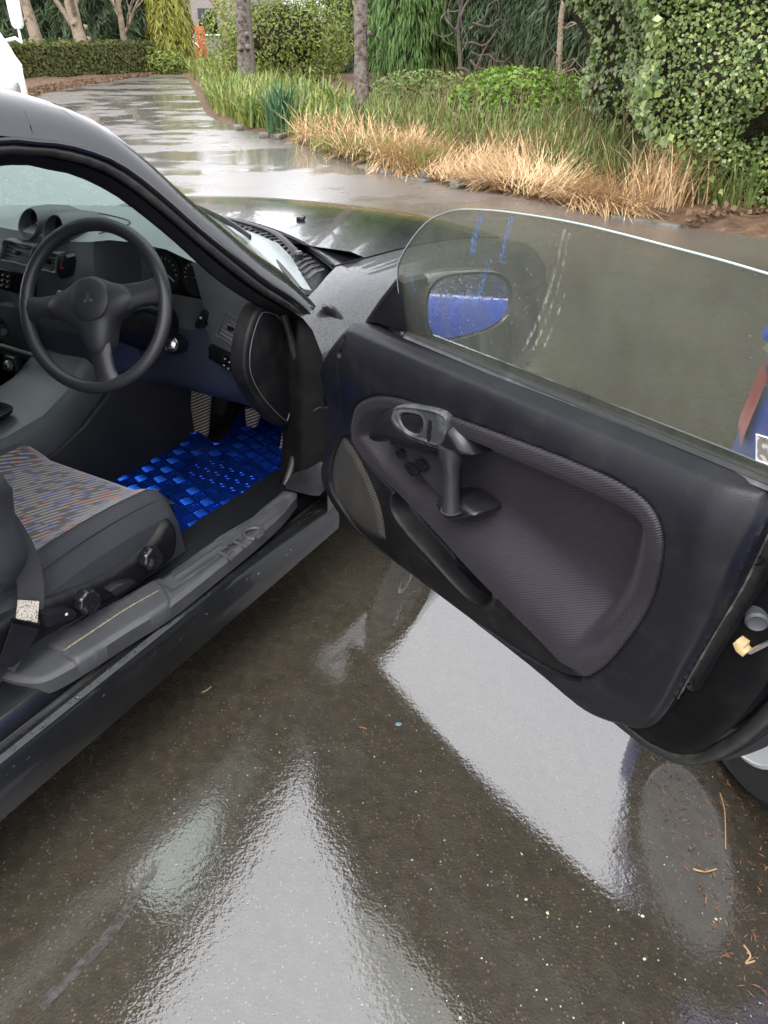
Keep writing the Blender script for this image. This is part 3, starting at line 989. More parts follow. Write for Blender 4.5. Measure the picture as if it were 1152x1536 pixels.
# ---- hinge pillar and jamb
mb = MB()
rings = []
for z, x0, y0 in [(0.20, -0.02, 0.012), (0.30, -0.03, 0.02), (0.42, 0.0, 0.02), (0.60, 0.02, 0.02), (0.70, 0.03, 0.03), (0.765, 0.06, 0.06)]:
    rings.append([(x0 + 0.05, y0 - 0.004, z), (x0 + 0.045, y0 - 0.002, z), (x0 + 0.04, y0 + 0.004, z), (x0 + 0.035, y0 + 0.03, z), (x0 + 0.01, y0 + 0.055, z), (x0, y0 + 0.08, z), (x0, y0 + 0.13, z), (x0 + 0.05, y0 + 0.16, z)])
mb.loft(rings, False)
mb.build('hinge_pillar', 'jamb', car, 35)
for zc in (0.40, 0.58):
    hb = MB(); hb.box((0.035, -0.012, zc), (0.07, 0.05, 0.055), 0.006); hb.lathe([(0.009, -0.04), (0.009, 0.04)], (0.0, -0.03, zc), (0, 0, 1), 12)
    hb.build('door_hinge', 'jamb', car)
# curved pillar root, wet and shiny
mb = MB()
path = [(0.0477,0.03,0.7928),(0.1004,0.03,0.7456),(0.1343,0.03,0.6893),(0.1411,0.03,0.6337)]
mb.tube(crv(path, 5), [0.006, 0.012, 0.016, 0.018] + [0.018] * 6 + [0.014, 0.012, 0.010, 0.008, 0.006, 0.003], 10, sq=(1.0, 0.8))
mb.build('pillar_root', 'paint_fine', car)
# weatherstrip down the opening and along the sill
mb = MB()
path = [(-0.0025,0.115,0.7736),(0.0221,0.115,0.6996),(0.0409,0.115,0.6054),(0.0376,0.115,0.5137),(0.0166,0.115,0.4253),(-0.0118,0.115,0.3578),(-0.0464,0.115,0.3172)]
mb.tube(crv(path, 5), 0.0105, 10)
mb.build('weatherstrip', 'rubber', car)
# shiny curved foot of the pillar
mb = MB()
prof = [(0.0624,0.05,0.4612),(0.0481,0.05,0.3961),(0.0069,0.05,0.3546),(-0.0748,0.05,0.3302)]
prof = crv(prof, 6)
rings = [[(p[0] + 0.012, -0.008, p[2]), (p[0], 0.012, p[2] + 0.001), (p[0] - 0.006, 0.045, p[2] + 0.003), (p[0] - 0.008, 0.085, p[2] + 0.004), (p[0] + 0.01, 0.10, p[2] + 0.006)] for p in prof]
mb.loft(rings, False); mb.build('pillar_foot', 'paint_fine', car, 60)
# dead leaf caught in the jamb
lf = empty('dead_leaf', (0, 0, 0)); 
mb = MB(); mb.loft([[(0, 0, 0), (0.002, 0.001, 0)], [(0.012, 0.006, 0.004), (0.012, -0.007, 0.005)], [(0.024, 0.004, 0.001), (0.024, -0.006, 0.003)], [(0.034, 0, -0.004), (0.034, -0.001, -0.004)]], False)
leaf1 = mb.build('blade', 'dead', lf)
mb = MB(); mb.tube([(0, 0, 0), (-0.02, 0.004, 0.002), (-0.038, 0.0, -0.004)], 0.0008, 5); mb.build('stalk', 'dead', lf)
tag(lf, 'small brown dead leaf caught in the black door jamb', 'leaf')
lp = Vector([(0.0172,0.02,0.5394)][0])
lf.location = Matrix.Translation(Vector((-0.1419, 1.7702, 0.0))) @ Matrix.Rotation(1.04415, 4, 'Z') @ lp
lf.rotation_euler = (0.4, 0.2, 1.04415 + 2.2)

# ---- sill
sill_prof = [(0.015, 0.165), (0.0, 0.175), (-0.004, 0.215), (-0.002, 0.262), (0.006, 0.282), (0.016, 0.2885), (0.026, 0.288), (0.030, 0.280), (0.034, 0.272), (0.046, 0.270), (0.052, 0.276),
             (0.056, 0.298), (0.066, 0.312), (0.085, 0.318), (0.20, 0.318), (0.24, 0.22)]
sx = [-2.2, -1.8, -1.4, -1.2, -1.0, -0.8, -0.6, -0.4, -0.25, -0.12, -0.04, 0.0, 0.03]
mb = MB()
rings = []
for x in sx:
    dr = -0.012 * sst(np.array(x), -0.5, 0.03)
    rings.append([(x, y, z + (float(dr) if z > 0.2 else 0)) for y, z in sill_prof])
mb.loft(rings, False)
sill = mb.build('sill', 'sill_paint', car, 30)
# seal strip in the channel
mb = MB(); mb.tube([(x, 0.039, 0.2785 - 0.012 * float(sst(np.array(x), -0.5, 0.03))) for x in np.linspace(-1.6, 0.0, 20)], 0.0055, 8); mb.build('sill_seal', 'rubber', sill)
# far sill and floor
mb = MB()
mb.loft([[mir((x, y, z)) for y, z in sill_prof] for x in (-2.2, 0.03)], False)
mb.build('far_sill', 'paint', car, 30)

# scuff plate: wide tread with ribs and raised letters
SP_O = crv([(-0.9064,0.1368),(-0.8968,0.0928),(-0.8734,0.0558),(-0.8097,0.0381),(-0.6995,0.024),(-0.5908,0.0091),(-0.4555,0.01),(-0.304,0.0137),(-0.1925,0.0224),(-0.1264,0.0358),(-0.0924,0.0436)], 4)
SP_I = [(-0.0729,0.0576),(-0.0848,0.0918),(-0.2208,0.0835),(-0.332,0.096),(-0.4349,0.0972),(-0.5261,0.1018),(-0.6565,0.1266),(-0.7429,0.1474),(-0.8171,0.1555),(-0.8925,0.1553)]
plate = [tuple(p) for p in SP_O] + [tuple(p) for p in SP_I]
plate = [(x, y) for x, y in plate]
PAD = crv([(-0.8033,0.1398),(-0.7507,0.1368),(-0.6256,0.1189),(-0.5524,0.1048),(-0.5485,0.0791),(-0.5711,0.0343),(-0.5915,0.0112),(-0.6207,0.0092),(-0.7171,0.0229),(-0.7989,0.0343),(-0.8097,0.0493),(-0.8059,0.0872)], 3, True)
FTO_BAY = crv([(-0.5212,0.1095),(-0.3977,0.0993),(-0.1816,0.0821),(-0.0994,0.0657),(-0.1231,0.0399),(-0.1928,0.032),(-0.4055,0.0326),(-0.541,0.0379),(-0.5539,0.0507)], 3, True)
GRO = [[(-0.5153,0.0489),(-0.3755,0.0427)], [(-0.5065,0.0726),(-0.3669,0.066)], [(-0.4931,0.0991),(-0.3581,0.0897)]]
def h_plate(x, y, d):
    h = 0.006 * sst(d, 0, 0.012)
    a = sd(PAD, x, y)
    h = h + 0.0035 * sst(a, 0.0, 0.004) - 0.0022 * (np.abs(a) < 0.003)
    b = sd(FTO_BAY, x, y)
    h = h - 0.006 * sst(b, -0.004, 0.010)
    for g in GRO:
        gd = nearest(np.array([g[0], g[1]]), x, y)[2]
        h = h + 0.003 * (1 - sst(gd, 0.002, 0.006))
    return h
plate_full = plate + [(-1.5, 0.16), (-1.5, 0.07)]
mb = MB()
mb.region(plate, 0.0042, h_plate, c_top(0.326), -0.03)
scuff = mb.build('scuff_plate', 'scuff', sill, 55)
# dirty scratch line on the tread pad
mb = MB()
ln = resample([(*p, 0.3367) for p in crv([(-0.804,0.0838),(-0.7338,0.0794),(-0.6506,0.0735),(-0.5726,0.0597)], 4)], 30)
for k in range(29):
    a, b = ln[k], ln[k + 1]
    w = 0.0016 + 0.0012 * random.random()
    n = np.array([-(b - a)[1], (b - a)[0], 0]); n /= np.linalg.norm(n)
    mb.add([a - n * w, b - n * w, b + n * w, a + n * w], [(0, 1, 2, 3)])
t = NT('worn_scratch'); sc = t.mix(t.rr(t.noise(300, 3), 0.4, 0.6), (0.08, 0.075, 0.07), (0.24, 0.19, 0.13))
mb.build('scratch', t.P(color=sc, rough=0.7), sill, smooth=False)
# raised letters F T O
def stroke_set(strokes, origin, xdir, ydir, size):
    o = np.array(origin); X = np.array(xdir) * size; Y = np.array(ydir) * size
    mb_ = MB()
    for st in strokes:
        mb_.tube([tuple(o + X * a + Y * b) for a, b in st], 0.0050, 8, sq=(1, 0.9))
    return mb_
la, lb = [np.array([*p, 0.3312]) for p in [(-0.3916,0.0256),(-0.2659,0.0316)]]
ld = (lb - la) / np.linalg.norm(lb - la); lu = np.array([-ld[1], ld[0], 0])
LS = float(np.linalg.norm(lb - la)) / 2.5
strokes = [[(0.02, 0.0), (0.12, 0.5), (0.18, 0.85)], [(0.02, 0.88), (0.3, 0.95), (0.72, 0.9)], [(0.12, 0.45), (0.4, 0.5), (0.6, 0.45)],
           [(0.9, 0.9), (1.2, 0.95), (1.55, 0.9)], [(1.12, 0.0), (1.18, 0.5), (1.24, 0.92)],
           crv([(1.85, 0.1), (1.8, 0.55), (2.1, 0.92), (2.55, 0.8), (2.72, 0.4), (2.4, 0.06), (1.95, 0.08)], 4)]
for n_, part in (('embossed_letter', strokes[:3]), ('embossed_letter', strokes[3:5]), ('embossed_letter', strokes[5:])):
    stroke_set(part, la - ld * LS * 0.2 - lu * LS * 0.5, ld, lu, LS).build(n_, 'scuff', sill)
# rain beads on sill step and skirt
pts = []; rad = []
for k in range(520):
    x = random.uniform(-1.15, 0.0); w = random.random()
    dr = -0.012 * float(sst(np.array(x), -0.5, 0.03))
    if w < 0.5: p = (x, random.uniform(0.008, 0.024), 0.2875 + dr)
    elif w < 0.72: p = (x, random.uniform(0.058, 0.09), 0.3165 + dr) if False else (x, random.uniform(0.04, 0.05), 0.272 + dr)
    else: p = (x, random.uniform(-0.0035, 0.001), random.uniform(0.21, 0.265) + dr)
    pts.append(p); rad.append(random.choice([0.0014, 0.0018, 0.0024, 0.0034, 0.005 if w < 0.5 else 0.0026]))
rd = dome_drops(pts, rad, lambda p: (0, -0.3, 1) if p[2] > 0.258 else (0, -1, 0.15)).build('rain_drops', 'drop', sill)
tag(rd, kind='stuff')

# ---- floor, bulkhead, far side (seen only in the dark of the cabin)
mb = MB(); mb.box((-0.75, 0.85, 0.175), (2.9, 1.40, 0.03), 0.0); mb.build('floor_pan', 'carpet', car)
mb = MB()
rings = [[(0.50, y, 0.19), (0.60, y, 0.28), (0.66, y, 0.42), (0.62, y, 0.60), (0.5, y, 0.78), (0.36, y, 0.84)] for y in (0.15, 0.5, 0.85, 1.2, 1.55)]
mb.loft(rings, False); mb.build('bulkhead', 'carpet', car)
mb = MB(); mb.loft([[(x, 1.56, z) for z in (0.18, 0.5, 0.80)] + [(x, 1.56, 0.83), (x, 1.62, 0.84), (x, 1.69, 0.78), (x, 1.70, 0.5), (x, 1.69, 0.2)] for x in (-2.2, -1.0, 0.1, 0.66)], False)
mb.build('far_door', 'trim_black', car)
mb = MB(); mb.loft([[(x, 1.60 - 0.35 * (z - 0.8), z) for z in (0.82, 1.0, 1.17)] for x in (-1.6, -0.6)], False); 
mb.loft([[(x, 1.605 - 0.35 * (z - 0.8), z) for z in (0.82, 1.0, 1.17)] for x in (-1.6, -0.6)], False); mb.build('far_window', 'dark_glass', car)
mb = MB(); mb.loft([[(-1.75, y, 0.18), (-1.80, y, 0.55), (-1.95, y, 0.95), (-2.1, y, 1.1)] for y in (0.2, 0.85, 1.5)], False); mb.build('rear_seat', 'seat_cloth', car)
# rear quarter of the body
for side in (0, 1):
    f_ = (lambda p: p) if side == 0 else mir
    mb = MB()
    rings = []
    for x in np.linspace(-1.30, -2.6, 14):
        zb = 0.20 if abs(x + 1.88) > 0.34 else 0.30 + math.sqrt(0.34 ** 2 - (x + 1.88) ** 2)
        q = (-x - 1.3) / 1.3
        rings.append([f_((x, 0.02, max(zb, 0.2))), f_((x, -0.015, max(zb, 0.35))), f_((x, -0.02, max(zb, 0.55))), f_((x, 0.0, 0.72)), f_((x, 0.05, 0.84)), f_((x, 0.14, 0.90 + 0.02 * q)), f_((x, 0.20, 1.0)), f_((x, 0.26, 1.14 - 0.22 * q ** 2)), f_((x, CY0, 1.20 - 0.26 * q ** 2))])
    mb.loft(rings, False)
    mb.build('rear_quarter', 'paint', car, 60)
    sg = -1 if side == 0 else 1
    wy = 0.10 if side == 0 else 2 * CY0 - 0.10
    mb = MB()
    mb.lathe([(0.20, -0.09), (0.29, -0.095), (0.305, -0.07), (0.305, 0.07), (0.29, 0.095), (0.20, 0.09)], (-1.88, wy, 0.305), (0, sg, 0), 32)
    tw = mb.build('rear_wheel', 'tyre', car, 35)
    mb = MB(); mb.lathe([(0.03, 0.085), (0.05, 0.095), (0.10, 0.05), (0.185, 0.06), (0.20, 0.092), (0.195, 0.03)], (-1.88, wy, 0.305), (0, sg, 0), 32); mb.build('rim', 'rim', tw)
mb = MB(); mb.loft([[(x - 0.1 * abs((y - CY0) / 0.85) ** 3, y, z) for y in np.linspace(0.03, 1.67, 15)] for x, z in ((-2.6, 0.92), (-2.66, 0.8), (-2.68, 0.5), (-2.6, 0.25))], False)
mb.build('rear_panel', 'paint', car)

# ================================================================== open driver's door
# local frame: x from the hinge to the trailing edge, -y towards the cabin side, z up
d3 = lambda a, b, h: (a, -h, b)
OUT = [(0.1598,0.8304),(0.2801,0.8325),(0.465,0.8344),(0.6298,0.8372),(0.7707,0.8396),(0.8927,0.8407),(0.9993,0.8417),(1.05,0.8419),(1.065,0.8415),(1.072,0.8097),(1.072,0.7831),(1.067,0.742),(1.058,0.6646),(1.04,0.5684),(1.022,0.4721),(1.008,0.3883),(0.9913,0.3326),(0.9642,0.2909),(0.9297,0.2681),(0.8806,0.2456),(0.8307,0.2365),(0.7111,0.247),(0.513,0.254),(0.2795,0.2564),(0.1738,0.2575),(0.0656,0.2575),(-0.0024,0.2813),(-0.0387,0.3378),(-0.0472,0.3899),(-0.0212,0.4549),(0.004,0.5687),(0.0251,0.6814),(0.0513,0.7185),(0.1078,0.7812),(0.1406,0.8182)]
OUTC = crv(OUT, 3, True)
INS = crv([(0.116,0.5664),(0.1405,0.6126),(0.1835,0.6603),(0.2492,0.7028),(0.3147,0.7276),(0.3962,0.742),(0.5079,0.7531),(0.6398,0.7646),(0.7557,0.7735),(0.8592,0.777),(0.9147,0.769),(0.9447,0.7482),(0.9581,0.7159),(0.9573,0.6702),(0.9449,0.5985),(0.9225,0.5077),(0.8874,0.4075),(0.86,0.3566),(0.8396,0.3329),(0.8079,0.3415),(0.7297,0.3642),(0.6189,0.3928),(0.4989,0.4237),(0.3913,0.4495),(0.2756,0.479),(0.1768,0.5038),(0.1281,0.5294)], 4, True)
INS_UP = crv([(0.1768,0.5038),(0.1281,0.5294),(0.116,0.5664),(0.1405,0.6126),(0.1835,0.6603),(0.2492,0.7028),(0.3147,0.7276),(0.3962,0.742),(0.5079,0.7531),(0.6398,0.7646),(0.7557,0.7735),(0.8592,0.777),(0.9147,0.769),(0.9447,0.7482),(0.9581,0.7159),(0.9573,0.6702),(0.9449,0.5985),(0.9225,0.5077),(0.8874,0.4075),(0.86,0.3566),(0.8396,0.3329)], 4)
LOW = crv([(0.0992,0.5391),(0.1383,0.5195),(0.2145,0.4919),(0.3691,0.4488),(0.4997,0.4139),(0.6202,0.3816),(0.7311,0.3549),(0.8041,0.3353),(0.8343,0.3272),(0.8182,0.3098),(0.7832,0.2921),(0.707,0.2767),(0.5941,0.2688),(0.4239,0.2642),(0.2537,0.2695),(0.174,0.2737),(0.09,0.2843),(0.0271,0.32),(0.003,0.3686),(0.013,0.4349),(0.051,0.5024)], 4, True)
SPK = crv([(0.0742,0.5241),(0.0539,0.5035),(0.0219,0.4386),(0.0125,0.3768),(0.0334,0.327),(0.0906,0.2987),(0.1634,0.298),(0.2275,0.3139),(0.2428,0.3336),(0.2349,0.386),(0.2069,0.4404),(0.156,0.4915),(0.1092,0.5202)], 4, True)
POK = crv([(0.2829,0.4719),(0.2713,0.4489),(0.2792,0.4169),(0.3253,0.3912),(0.4182,0.3614),(0.5067,0.3297),(0.5522,0.3271),(0.5826,0.3408),(0.5991,0.3669),(0.5911,0.3879),(0.53,0.4137),(0.4353,0.4393),(0.3343,0.4699),(0.304,0.4781)], 4, True)
def h_base(x, z):
    """the moulded card: rolled belt at the top, bulging belly, tucked bottom"""
    h = 0.010 + 0.044 * sst(z, 0.54, 0.74)
    h = h - 0.056 * (1 - np.sqrt(np.clip(1 - np.clip((z - 0.745) / 0.10, 0, 1) ** 2, 0, 1)))
    h = h - 0.012 * (1 - sst(z, 0.27, 0.36))
    h = h - 0.03 * sst(x, 1.00, 1.10)
    h = h + 0.012 * sst(x, 0.0, 0.2)
    return h
def h_trim(x, z, d):
    h = h_base(x, z) - 0.012 * (1 - sst(d, 0, 0.014))
    a = sd(INS, x, z)
    b = sd(LOW, x, z)
    h = h - 0.012 * sst(a, -0.004, 0.003) - 0.014 * sst(b, -0.004, 0.003) - 0.085 * sst(a, 0.004, 0.014) - 0.06 * sst(b, 0.004, 0.014)
    # fold of the flap at the hinge end and screw dimple
    f = np.array([(0.1473,0.7994),(0.1302,0.7029),(0.0735,0.5712),(-0.0125,0.4508)][:4])
    fd = np.full_like(x, 9.0)
    for i in range(3):
        fd = np.minimum(fd, nearest(f[i:i + 2], x, z)[2])
    h = h - 0.005 * (1 - sst(fd, 0, 0.008))
    q = [(0.1393,0.7658)][0]
    h = h - 0.012 * (1 - sst(np.hypot((x - q[0]) * 1.5, z - q[1]), 0.003, 0.012))
    return h
door = empty('driver_door', (-0.0378, -0.0313, 0.0), -1.95038, car)
tag(door, 'open driver door with black vinyl card, ribbed fabric panel and wet frameless window')
mb = MB(); mb.region(OUTC, 0.0034, h_trim, d3, -0.02)
mb.build('trim_card', 'trim', door, 50)

# fabric panel: padded rim, deep hollow, ledge swelling out at the bottom
def ledge_coord(x, z):
    # distance above the panel's lower (diagonal) edge
    a = np.array([(0.1768,0.5038),(0.8396,0.3329)])
    t_ = (a[1] - a[0]) / np.linalg.norm(a[1] - a[0])
    return (x - a[0][0]) * (-t_[1]) + (z - a[0][1]) * t_[0]
def h_ins(x, z, d):
    h = h_base(x, z) - 0.006 + 0.008 * np.sqrt(np.clip(1 - (1 - np.clip(d / 0.012, 0, 1)) ** 2, 0, 1))
    d2 = np.full(len(x), 1e9)
    up_ = np.array(INS_UP)
    for k in range(len(up_) - 1):
        d2 = np.minimum(d2, nearest(up_[k:k + 2], x, z)[2])
    c = ledge_coord(x, z)
    far = sst(x, 0.25, 0.60)
    t_oth = sst(d2, 0.024, 0.070)
    t_low = sst(c, 0.020, 0.075 + 0.105 * far)
    h = h - 0.046 * t_oth * t_low + 0.024 * far * (1 - sst(c, 0.05, 0.18)) * sst(d2, 0.0, 0.05) * sst(d, 0, 0.02)
    return h
mb = MB(); mb.region(INS, 0.0036, h_ins, d3, -0.02)
mb.build('fabric_panel', 'insert', door, 60)

# lower black moulding with the map pocket
def h_low(x, z, d):
    h = h_base(x, z) - 0.008 + 0.006 * sst(d, 0, 0.008)
    p = sd(POK, x, z)
    h = h - 0.045 * sst(p, -0.001, 0.012) + 0.004 * np.exp(-((p + 0.004) / 0.005) ** 2)
    s_ = sd(SPK, x, z)
    h = h - 0.010 * sst(s_, -0.003, 0.003)
    return h
mb = MB(); mb.region(LOW, 0.0024, h_low, d3, -0.02)
mb.build('map_pocket_moulding', 'trim_black', door, 50)
mb = MB(); mb.region(SPK, 0.006, lambda x, z, d: h_base(x, z) - 0.006 + 0.008 * sst(d, 0, 0.02), d3, -0.02)
mb.build('speaker_grille', 'grille', door, 60)

# ---- handle pod
H0 = 0.035
POD = crv([(0.2458,0.6113),(0.2508,0.6353),(0.2786,0.6764),(0.3309,0.7172),(0.3942,0.7407),(0.4651,0.7505),(0.5113,0.7442),(0.5428,0.7266),(0.5625,0.7019),(0.5586,0.6879),(0.4957,0.6574),(0.4691,0.6565),(0.4184,0.643),(0.371,0.6343),(0.3126,0.6217),(0.2716,0.6022)], 4, True)
BEZ = crv([(0.3451,0.7046),(0.3512,0.7197),(0.3758,0.7341),(0.4425,0.7521),(0.487,0.7586),(0.5039,0.7501),(0.5022,0.7211),(0.4962,0.6995),(0.4801,0.6861),(0.4457,0.6808),(0.4059,0.6767),(0.3687,0.6798),(0.3474,0.6908)], 4, True)
CUP = crv([(0.3662,0.7007),(0.3701,0.7136),(0.3924,0.7231),(0.4279,0.7304),(0.4381,0.7189),(0.4312,0.6966),(0.4097,0.6854),(0.381,0.6874)], 4, True)
SW = crv([(0.2681,0.5977),(0.3047,0.6107),(0.3616,0.6212),(0.4176,0.629),(0.4515,0.6326),(0.458,0.5902),(0.4566,0.5461),(0.441,0.5339),(0.3896,0.5532),(0.3232,0.5754),(0.2867,0.5859)], 3, True)
def h_pod(x, z, d):
    h = 0.032 + 0.050 * np.sqrt(np.clip(1 - (1 - np.clip(d / 0.030, 0, 1)) ** 2, 0, 1))
    b = sd(BEZ, x, z)
    h = h - 0.006 * sst(b, -0.002, 0.003)
    return h
mb = MB(); mb.region(POD, 0.003, h_pod, d3, -0.01)
mb.build('handle_pod', 'pod', door, 50)
def h_bez(x, z, d):
    h = 0.0775 + 0.004 * sst(d, 0, 0.003) - 0.003 * sst(d, 0.004, 0.007)
    c = sd(CUP, x, z)
    h = h - 0.030 * sst(c, -0.001, 0.008) + 0.002 * np.exp(-((c + 0.003) / 0.002) ** 2)
    s_ = np.array([(0.4571,0.7259),(0.4531,0.6881)])
    h = h - 0.012 * (1 - sst(nearest(s_, x, z)[2], 0.003, 0.0055))
    return h
mb = MB(); mb.region(BEZ, 0.002, h_bez, d3, 0.05)
mb.build('handle_bezel', 'worn', door, 50)
a, b = [(0.4312,-0.072,0.707),(0.4223,-0.072,0.6822)]
mb = MB(); mb.tube([a, lerp(a, b, 0.5), b], 0.006, 8, sq=(1, 0.7)); mb.tube([[(0.4587,-0.078,0.7247)][0], [(0.4545,-0.078,0.6924)][0]], 0.0045, 8)
mb.build('door_release', 'pod', door)
q = [(0.3814,0.6918)][0]
mb = MB(); mb.lathe([(0.018, 0), (0.0165, 0.006), (0.014, 0.0065)], (q[0], -0.050, q[1]), (0, -1, 0), 22); mb.build('finger_cup', 'black_gloss', door)
# switch plate
mb = MB(); mb.region(SW, 0.004, lambda x, z, d: 0.024 + 0.006 * sst(d, 0, 0.006), d3, -0.01)
mb.build('switch_plate', 'hub', door)
for quad, hh in (([(0.3061,0.5923),(0.3238,0.6027),(0.3352,0.5899),(0.3153,0.5785)], 0.040), ([(0.3356,0.571),(0.3573,0.5834),(0.3814,0.5716),(0.3625,0.5553)], 0.041), ([(0.3698,0.595),(0.3885,0.6059),(0.4098,0.5964),(0.3917,0.5792)], 0.041)):
    pp = crv(quad, 3, True)
    mb = MB(); mb.prism(pp, d3, 0.026, hh, 0.003)
    mb.build('window_switch', 'knob', door)
# grip and foot
g0, g1 = [(0.5069,-0.066,0.6674)][0], [(0.5144,-0.066,0.5587)][0]
gp = [lerp(g0, g1, k / 8) for k in range(-2, 9)]
mb = MB(); mb.tube(gp, [0.027, 0.026, 0.0235, 0.0195, 0.0178, 0.017, 0.017, 0.0172, 0.0178, 0.0185, 0.020], 16, sq=(1.0, 0.95)); mb.build('grip', 'perf', door)
mb = MB(); mb.tube([g1, lerp(g0, g1, 1.03)], 0.0215, 16); mb.build('grip_collar', 'worn', door)
FT = crv([(0.4485,0.5377),(0.4694,0.5602),(0.515,0.5786),(0.5452,0.5778),(0.5716,0.5697),(0.5689,0.5593),(0.5376,0.5343),(0.5003,0.5139),(0.4763,0.5146)], 4, True)
mb = MB(); mb.region(FT, 0.003, lambda x, z, d: 0.02 + 0.038 * np.sqrt(np.clip(1 - (1 - np.clip(d / 0.016, 0, 1)) ** 2, 0, 1)), d3, -0.01)
mb.build('grip_foot', 'pod', door)

# ---- steel shell behind the card, trailing end with lock
SHELL = [(0.17, 0.825), (0.30, 0.838), (1.10, 0.842), (1.135, 0.80), (1.145, 0.70), (1.135, 0.56), (1.10, 0.40), (1.06, 0.30), (1.0, 0.255), (0.92, 0.248), (0.5, 0.25), (0.1, 0.30), (0.0, 0.34), (-0.02, 0.5), (-0.015, 0.62), (0.05, 0.72)]
def thick(b):
    """the door gets thin towards the belt, where the skin meets the glass"""
    return np.interp(b, [0.2, 0.55, 0.70, 0.80, 0.846], [1.0, 1.0, 0.80, 0.42, 0.20])
def dk(a, b, h): return (a, float(-h * thick(b)), b)
SHELL = crv(SHELL, 3, True)
mb = MB()
mb.region(SHELL, 0.012, lambda x, z, d: -0.014 - 0.006 * (1 - sst(d, 0, 0.01)) - 0.085 * sst(d, 0.10, 0.15), d3)
mb.loft([[d3(p[0], p[1], -0.020) for p in SHELL], [dk(p[0], p[1], -0.116) for p in SHELL]], True)
mb.build('door_shell', 'jamb', door, 30)
SKIN = [(0.17, 0.828), (0.32, 0.842), (1.16, 0.845), (1.185, 0.80), (1.19, 0.68), (1.18, 0.52), (1.15, 0.36), (1.10, 0.26), (1.05, 0.205), (0.98, 0.185), (0.5, 0.20), (0.0, 0.225), (-0.02, 0.30), (-0.03, 0.55), (0.0, 0.68), (0.08, 0.77)]
SKIN = crv(SKIN, 4, True)
mb = MB()
mb.region(SKIN, 0.015, lambda x, z, d: -0.117 + 0 * x, dk)
mb.region(SKIN, 0.015, lambda x, z, d: -0.142 - 0.035 * sst(d, 0, 0.15), dk)
mb.loft([[dk(p[0], p[1], -0.117) for p in SKIN], [dk(p[0], p[1], -0.142) for p in SKIN]], True)
mb.build('door_skin', 'gloss_paint', door, 40)
# sealing strip round the lower trailing corner
mb = MB()
sp = crv([(0.90, 0.024, 0.252), (0.98, 0.028, 0.246), (1.045, 0.030, 0.268), (1.10, 0.032, 0.345), (1.145, 0.034, 0.47), (1.165, 0.036, 0.62), (1.168, 0.04, 0.78)], 6)
mb.tube(sp, 0.014, 10); mb.tube([(p[0] + 0.006, p[1] + 0.026, p[2] - 0.010) for p in sp], 0.010, 10)
mb.build('door_seal', 'rubber', door)
# dirty flat strip with two holes on the inner edge
STR = crv([(1.071,0.7955),(1.069,0.7225),(1.05,0.6274),(1.03,0.5304),(1.016,0.4416),(1.038,0.441),(1.052,0.515),(1.073,0.625),(1.088,0.7163),(1.082,0.7796)], 3, True)
mb = MB(); mb.region(STR, 0.003, lambda x, z, d: -0.008 + 0.004 * (1 - sst(d, 0, 0.008)), d3, -0.02)
mb.build('edge_strip', 'trim_black', door)
for u in [(1.068,0.7172),(1.02,0.4478)]:
    mb = MB(); mb.lathe([(0.0085, 0), (0.0085, 0.004), (0.006, 0.004), (0.006, 0.001)], (u[0], 0.006, u[1]), (0, -1, 0), 16); mb.build('plug_hole', 'black_gloss', door)
mb = MB(); mb.tube(crv([(1.07,0.004,0.7733),(1.066,0.004,0.733),(1.057,0.004,0.6596),(1.038,0.004,0.5629),(1.022,0.004,0.4692),(1.01,0.004,0.4027)], 5), [0.002 + 0.0012 * abs(math.sin(k * 1.7)) for k in range(26)], 6); mb.build('dusty_edge', 'dusty', door)
# lock group on the end
mb = MB(); mb.prism([(0.03, 0.50), (0.03, 0.66), (0.095, 0.66), (0.105, 0.60), (0.105, 0.52), (0.09, 0.50)], lambda a, b, h: (1.128 + h, a, b), 0.0, 0.012, 0.003)
mb.build('lock_plate', 'jamb', door)
q = [(1.087,0.012,0.6227)][0]
mb = MB(); mb.lathe([(0.0165, -0.02), (0.0165, 0.012), (0.013, 0.016), (0.010, 0.014)], q, (0.5, -0.86, 0), 22); mb.build('rubber_stop', 'worn', door)
a1 = [(1.071,0.5688),(1.075,0.5782),(1.088,0.5763),(1.088,0.5684),(1.094,0.566),(1.091,0.5561),(1.079,0.5586)]
mb = MB(); mb.prism(a1, d3, -0.014, 0.004, 0.002); mb.build('striker_wedge', 'cream', door)
mb = MB(); mb.tube([(1.094,0.008,0.5619),(1.103,0.008,0.5761),(1.117,0.008,0.5991)], 0.004, 8); mb.build('lock_lever', 'chrome', door)
for u in [(1.096,0.02,0.5342),(1.111,0.02,0.5487),(1.106,0.02,0.6003)]:
    mb = MB(); mb.lathe([(0.006, 0), (0.006, 0.003), (0.003, 0.0045)], u, (0.6, -0.8, 0), 12); mb.build('screw', 'chrome', door)
for u in [(0.9811,0.1,0.1958)]:
    mb = MB(); mb.lathe([(0.011, -0.02), (0.011, 0.010), (0.006, 0.014)], u, (0, -1, 0.2), 16); mb.build('drain_plug', 'worn', door)

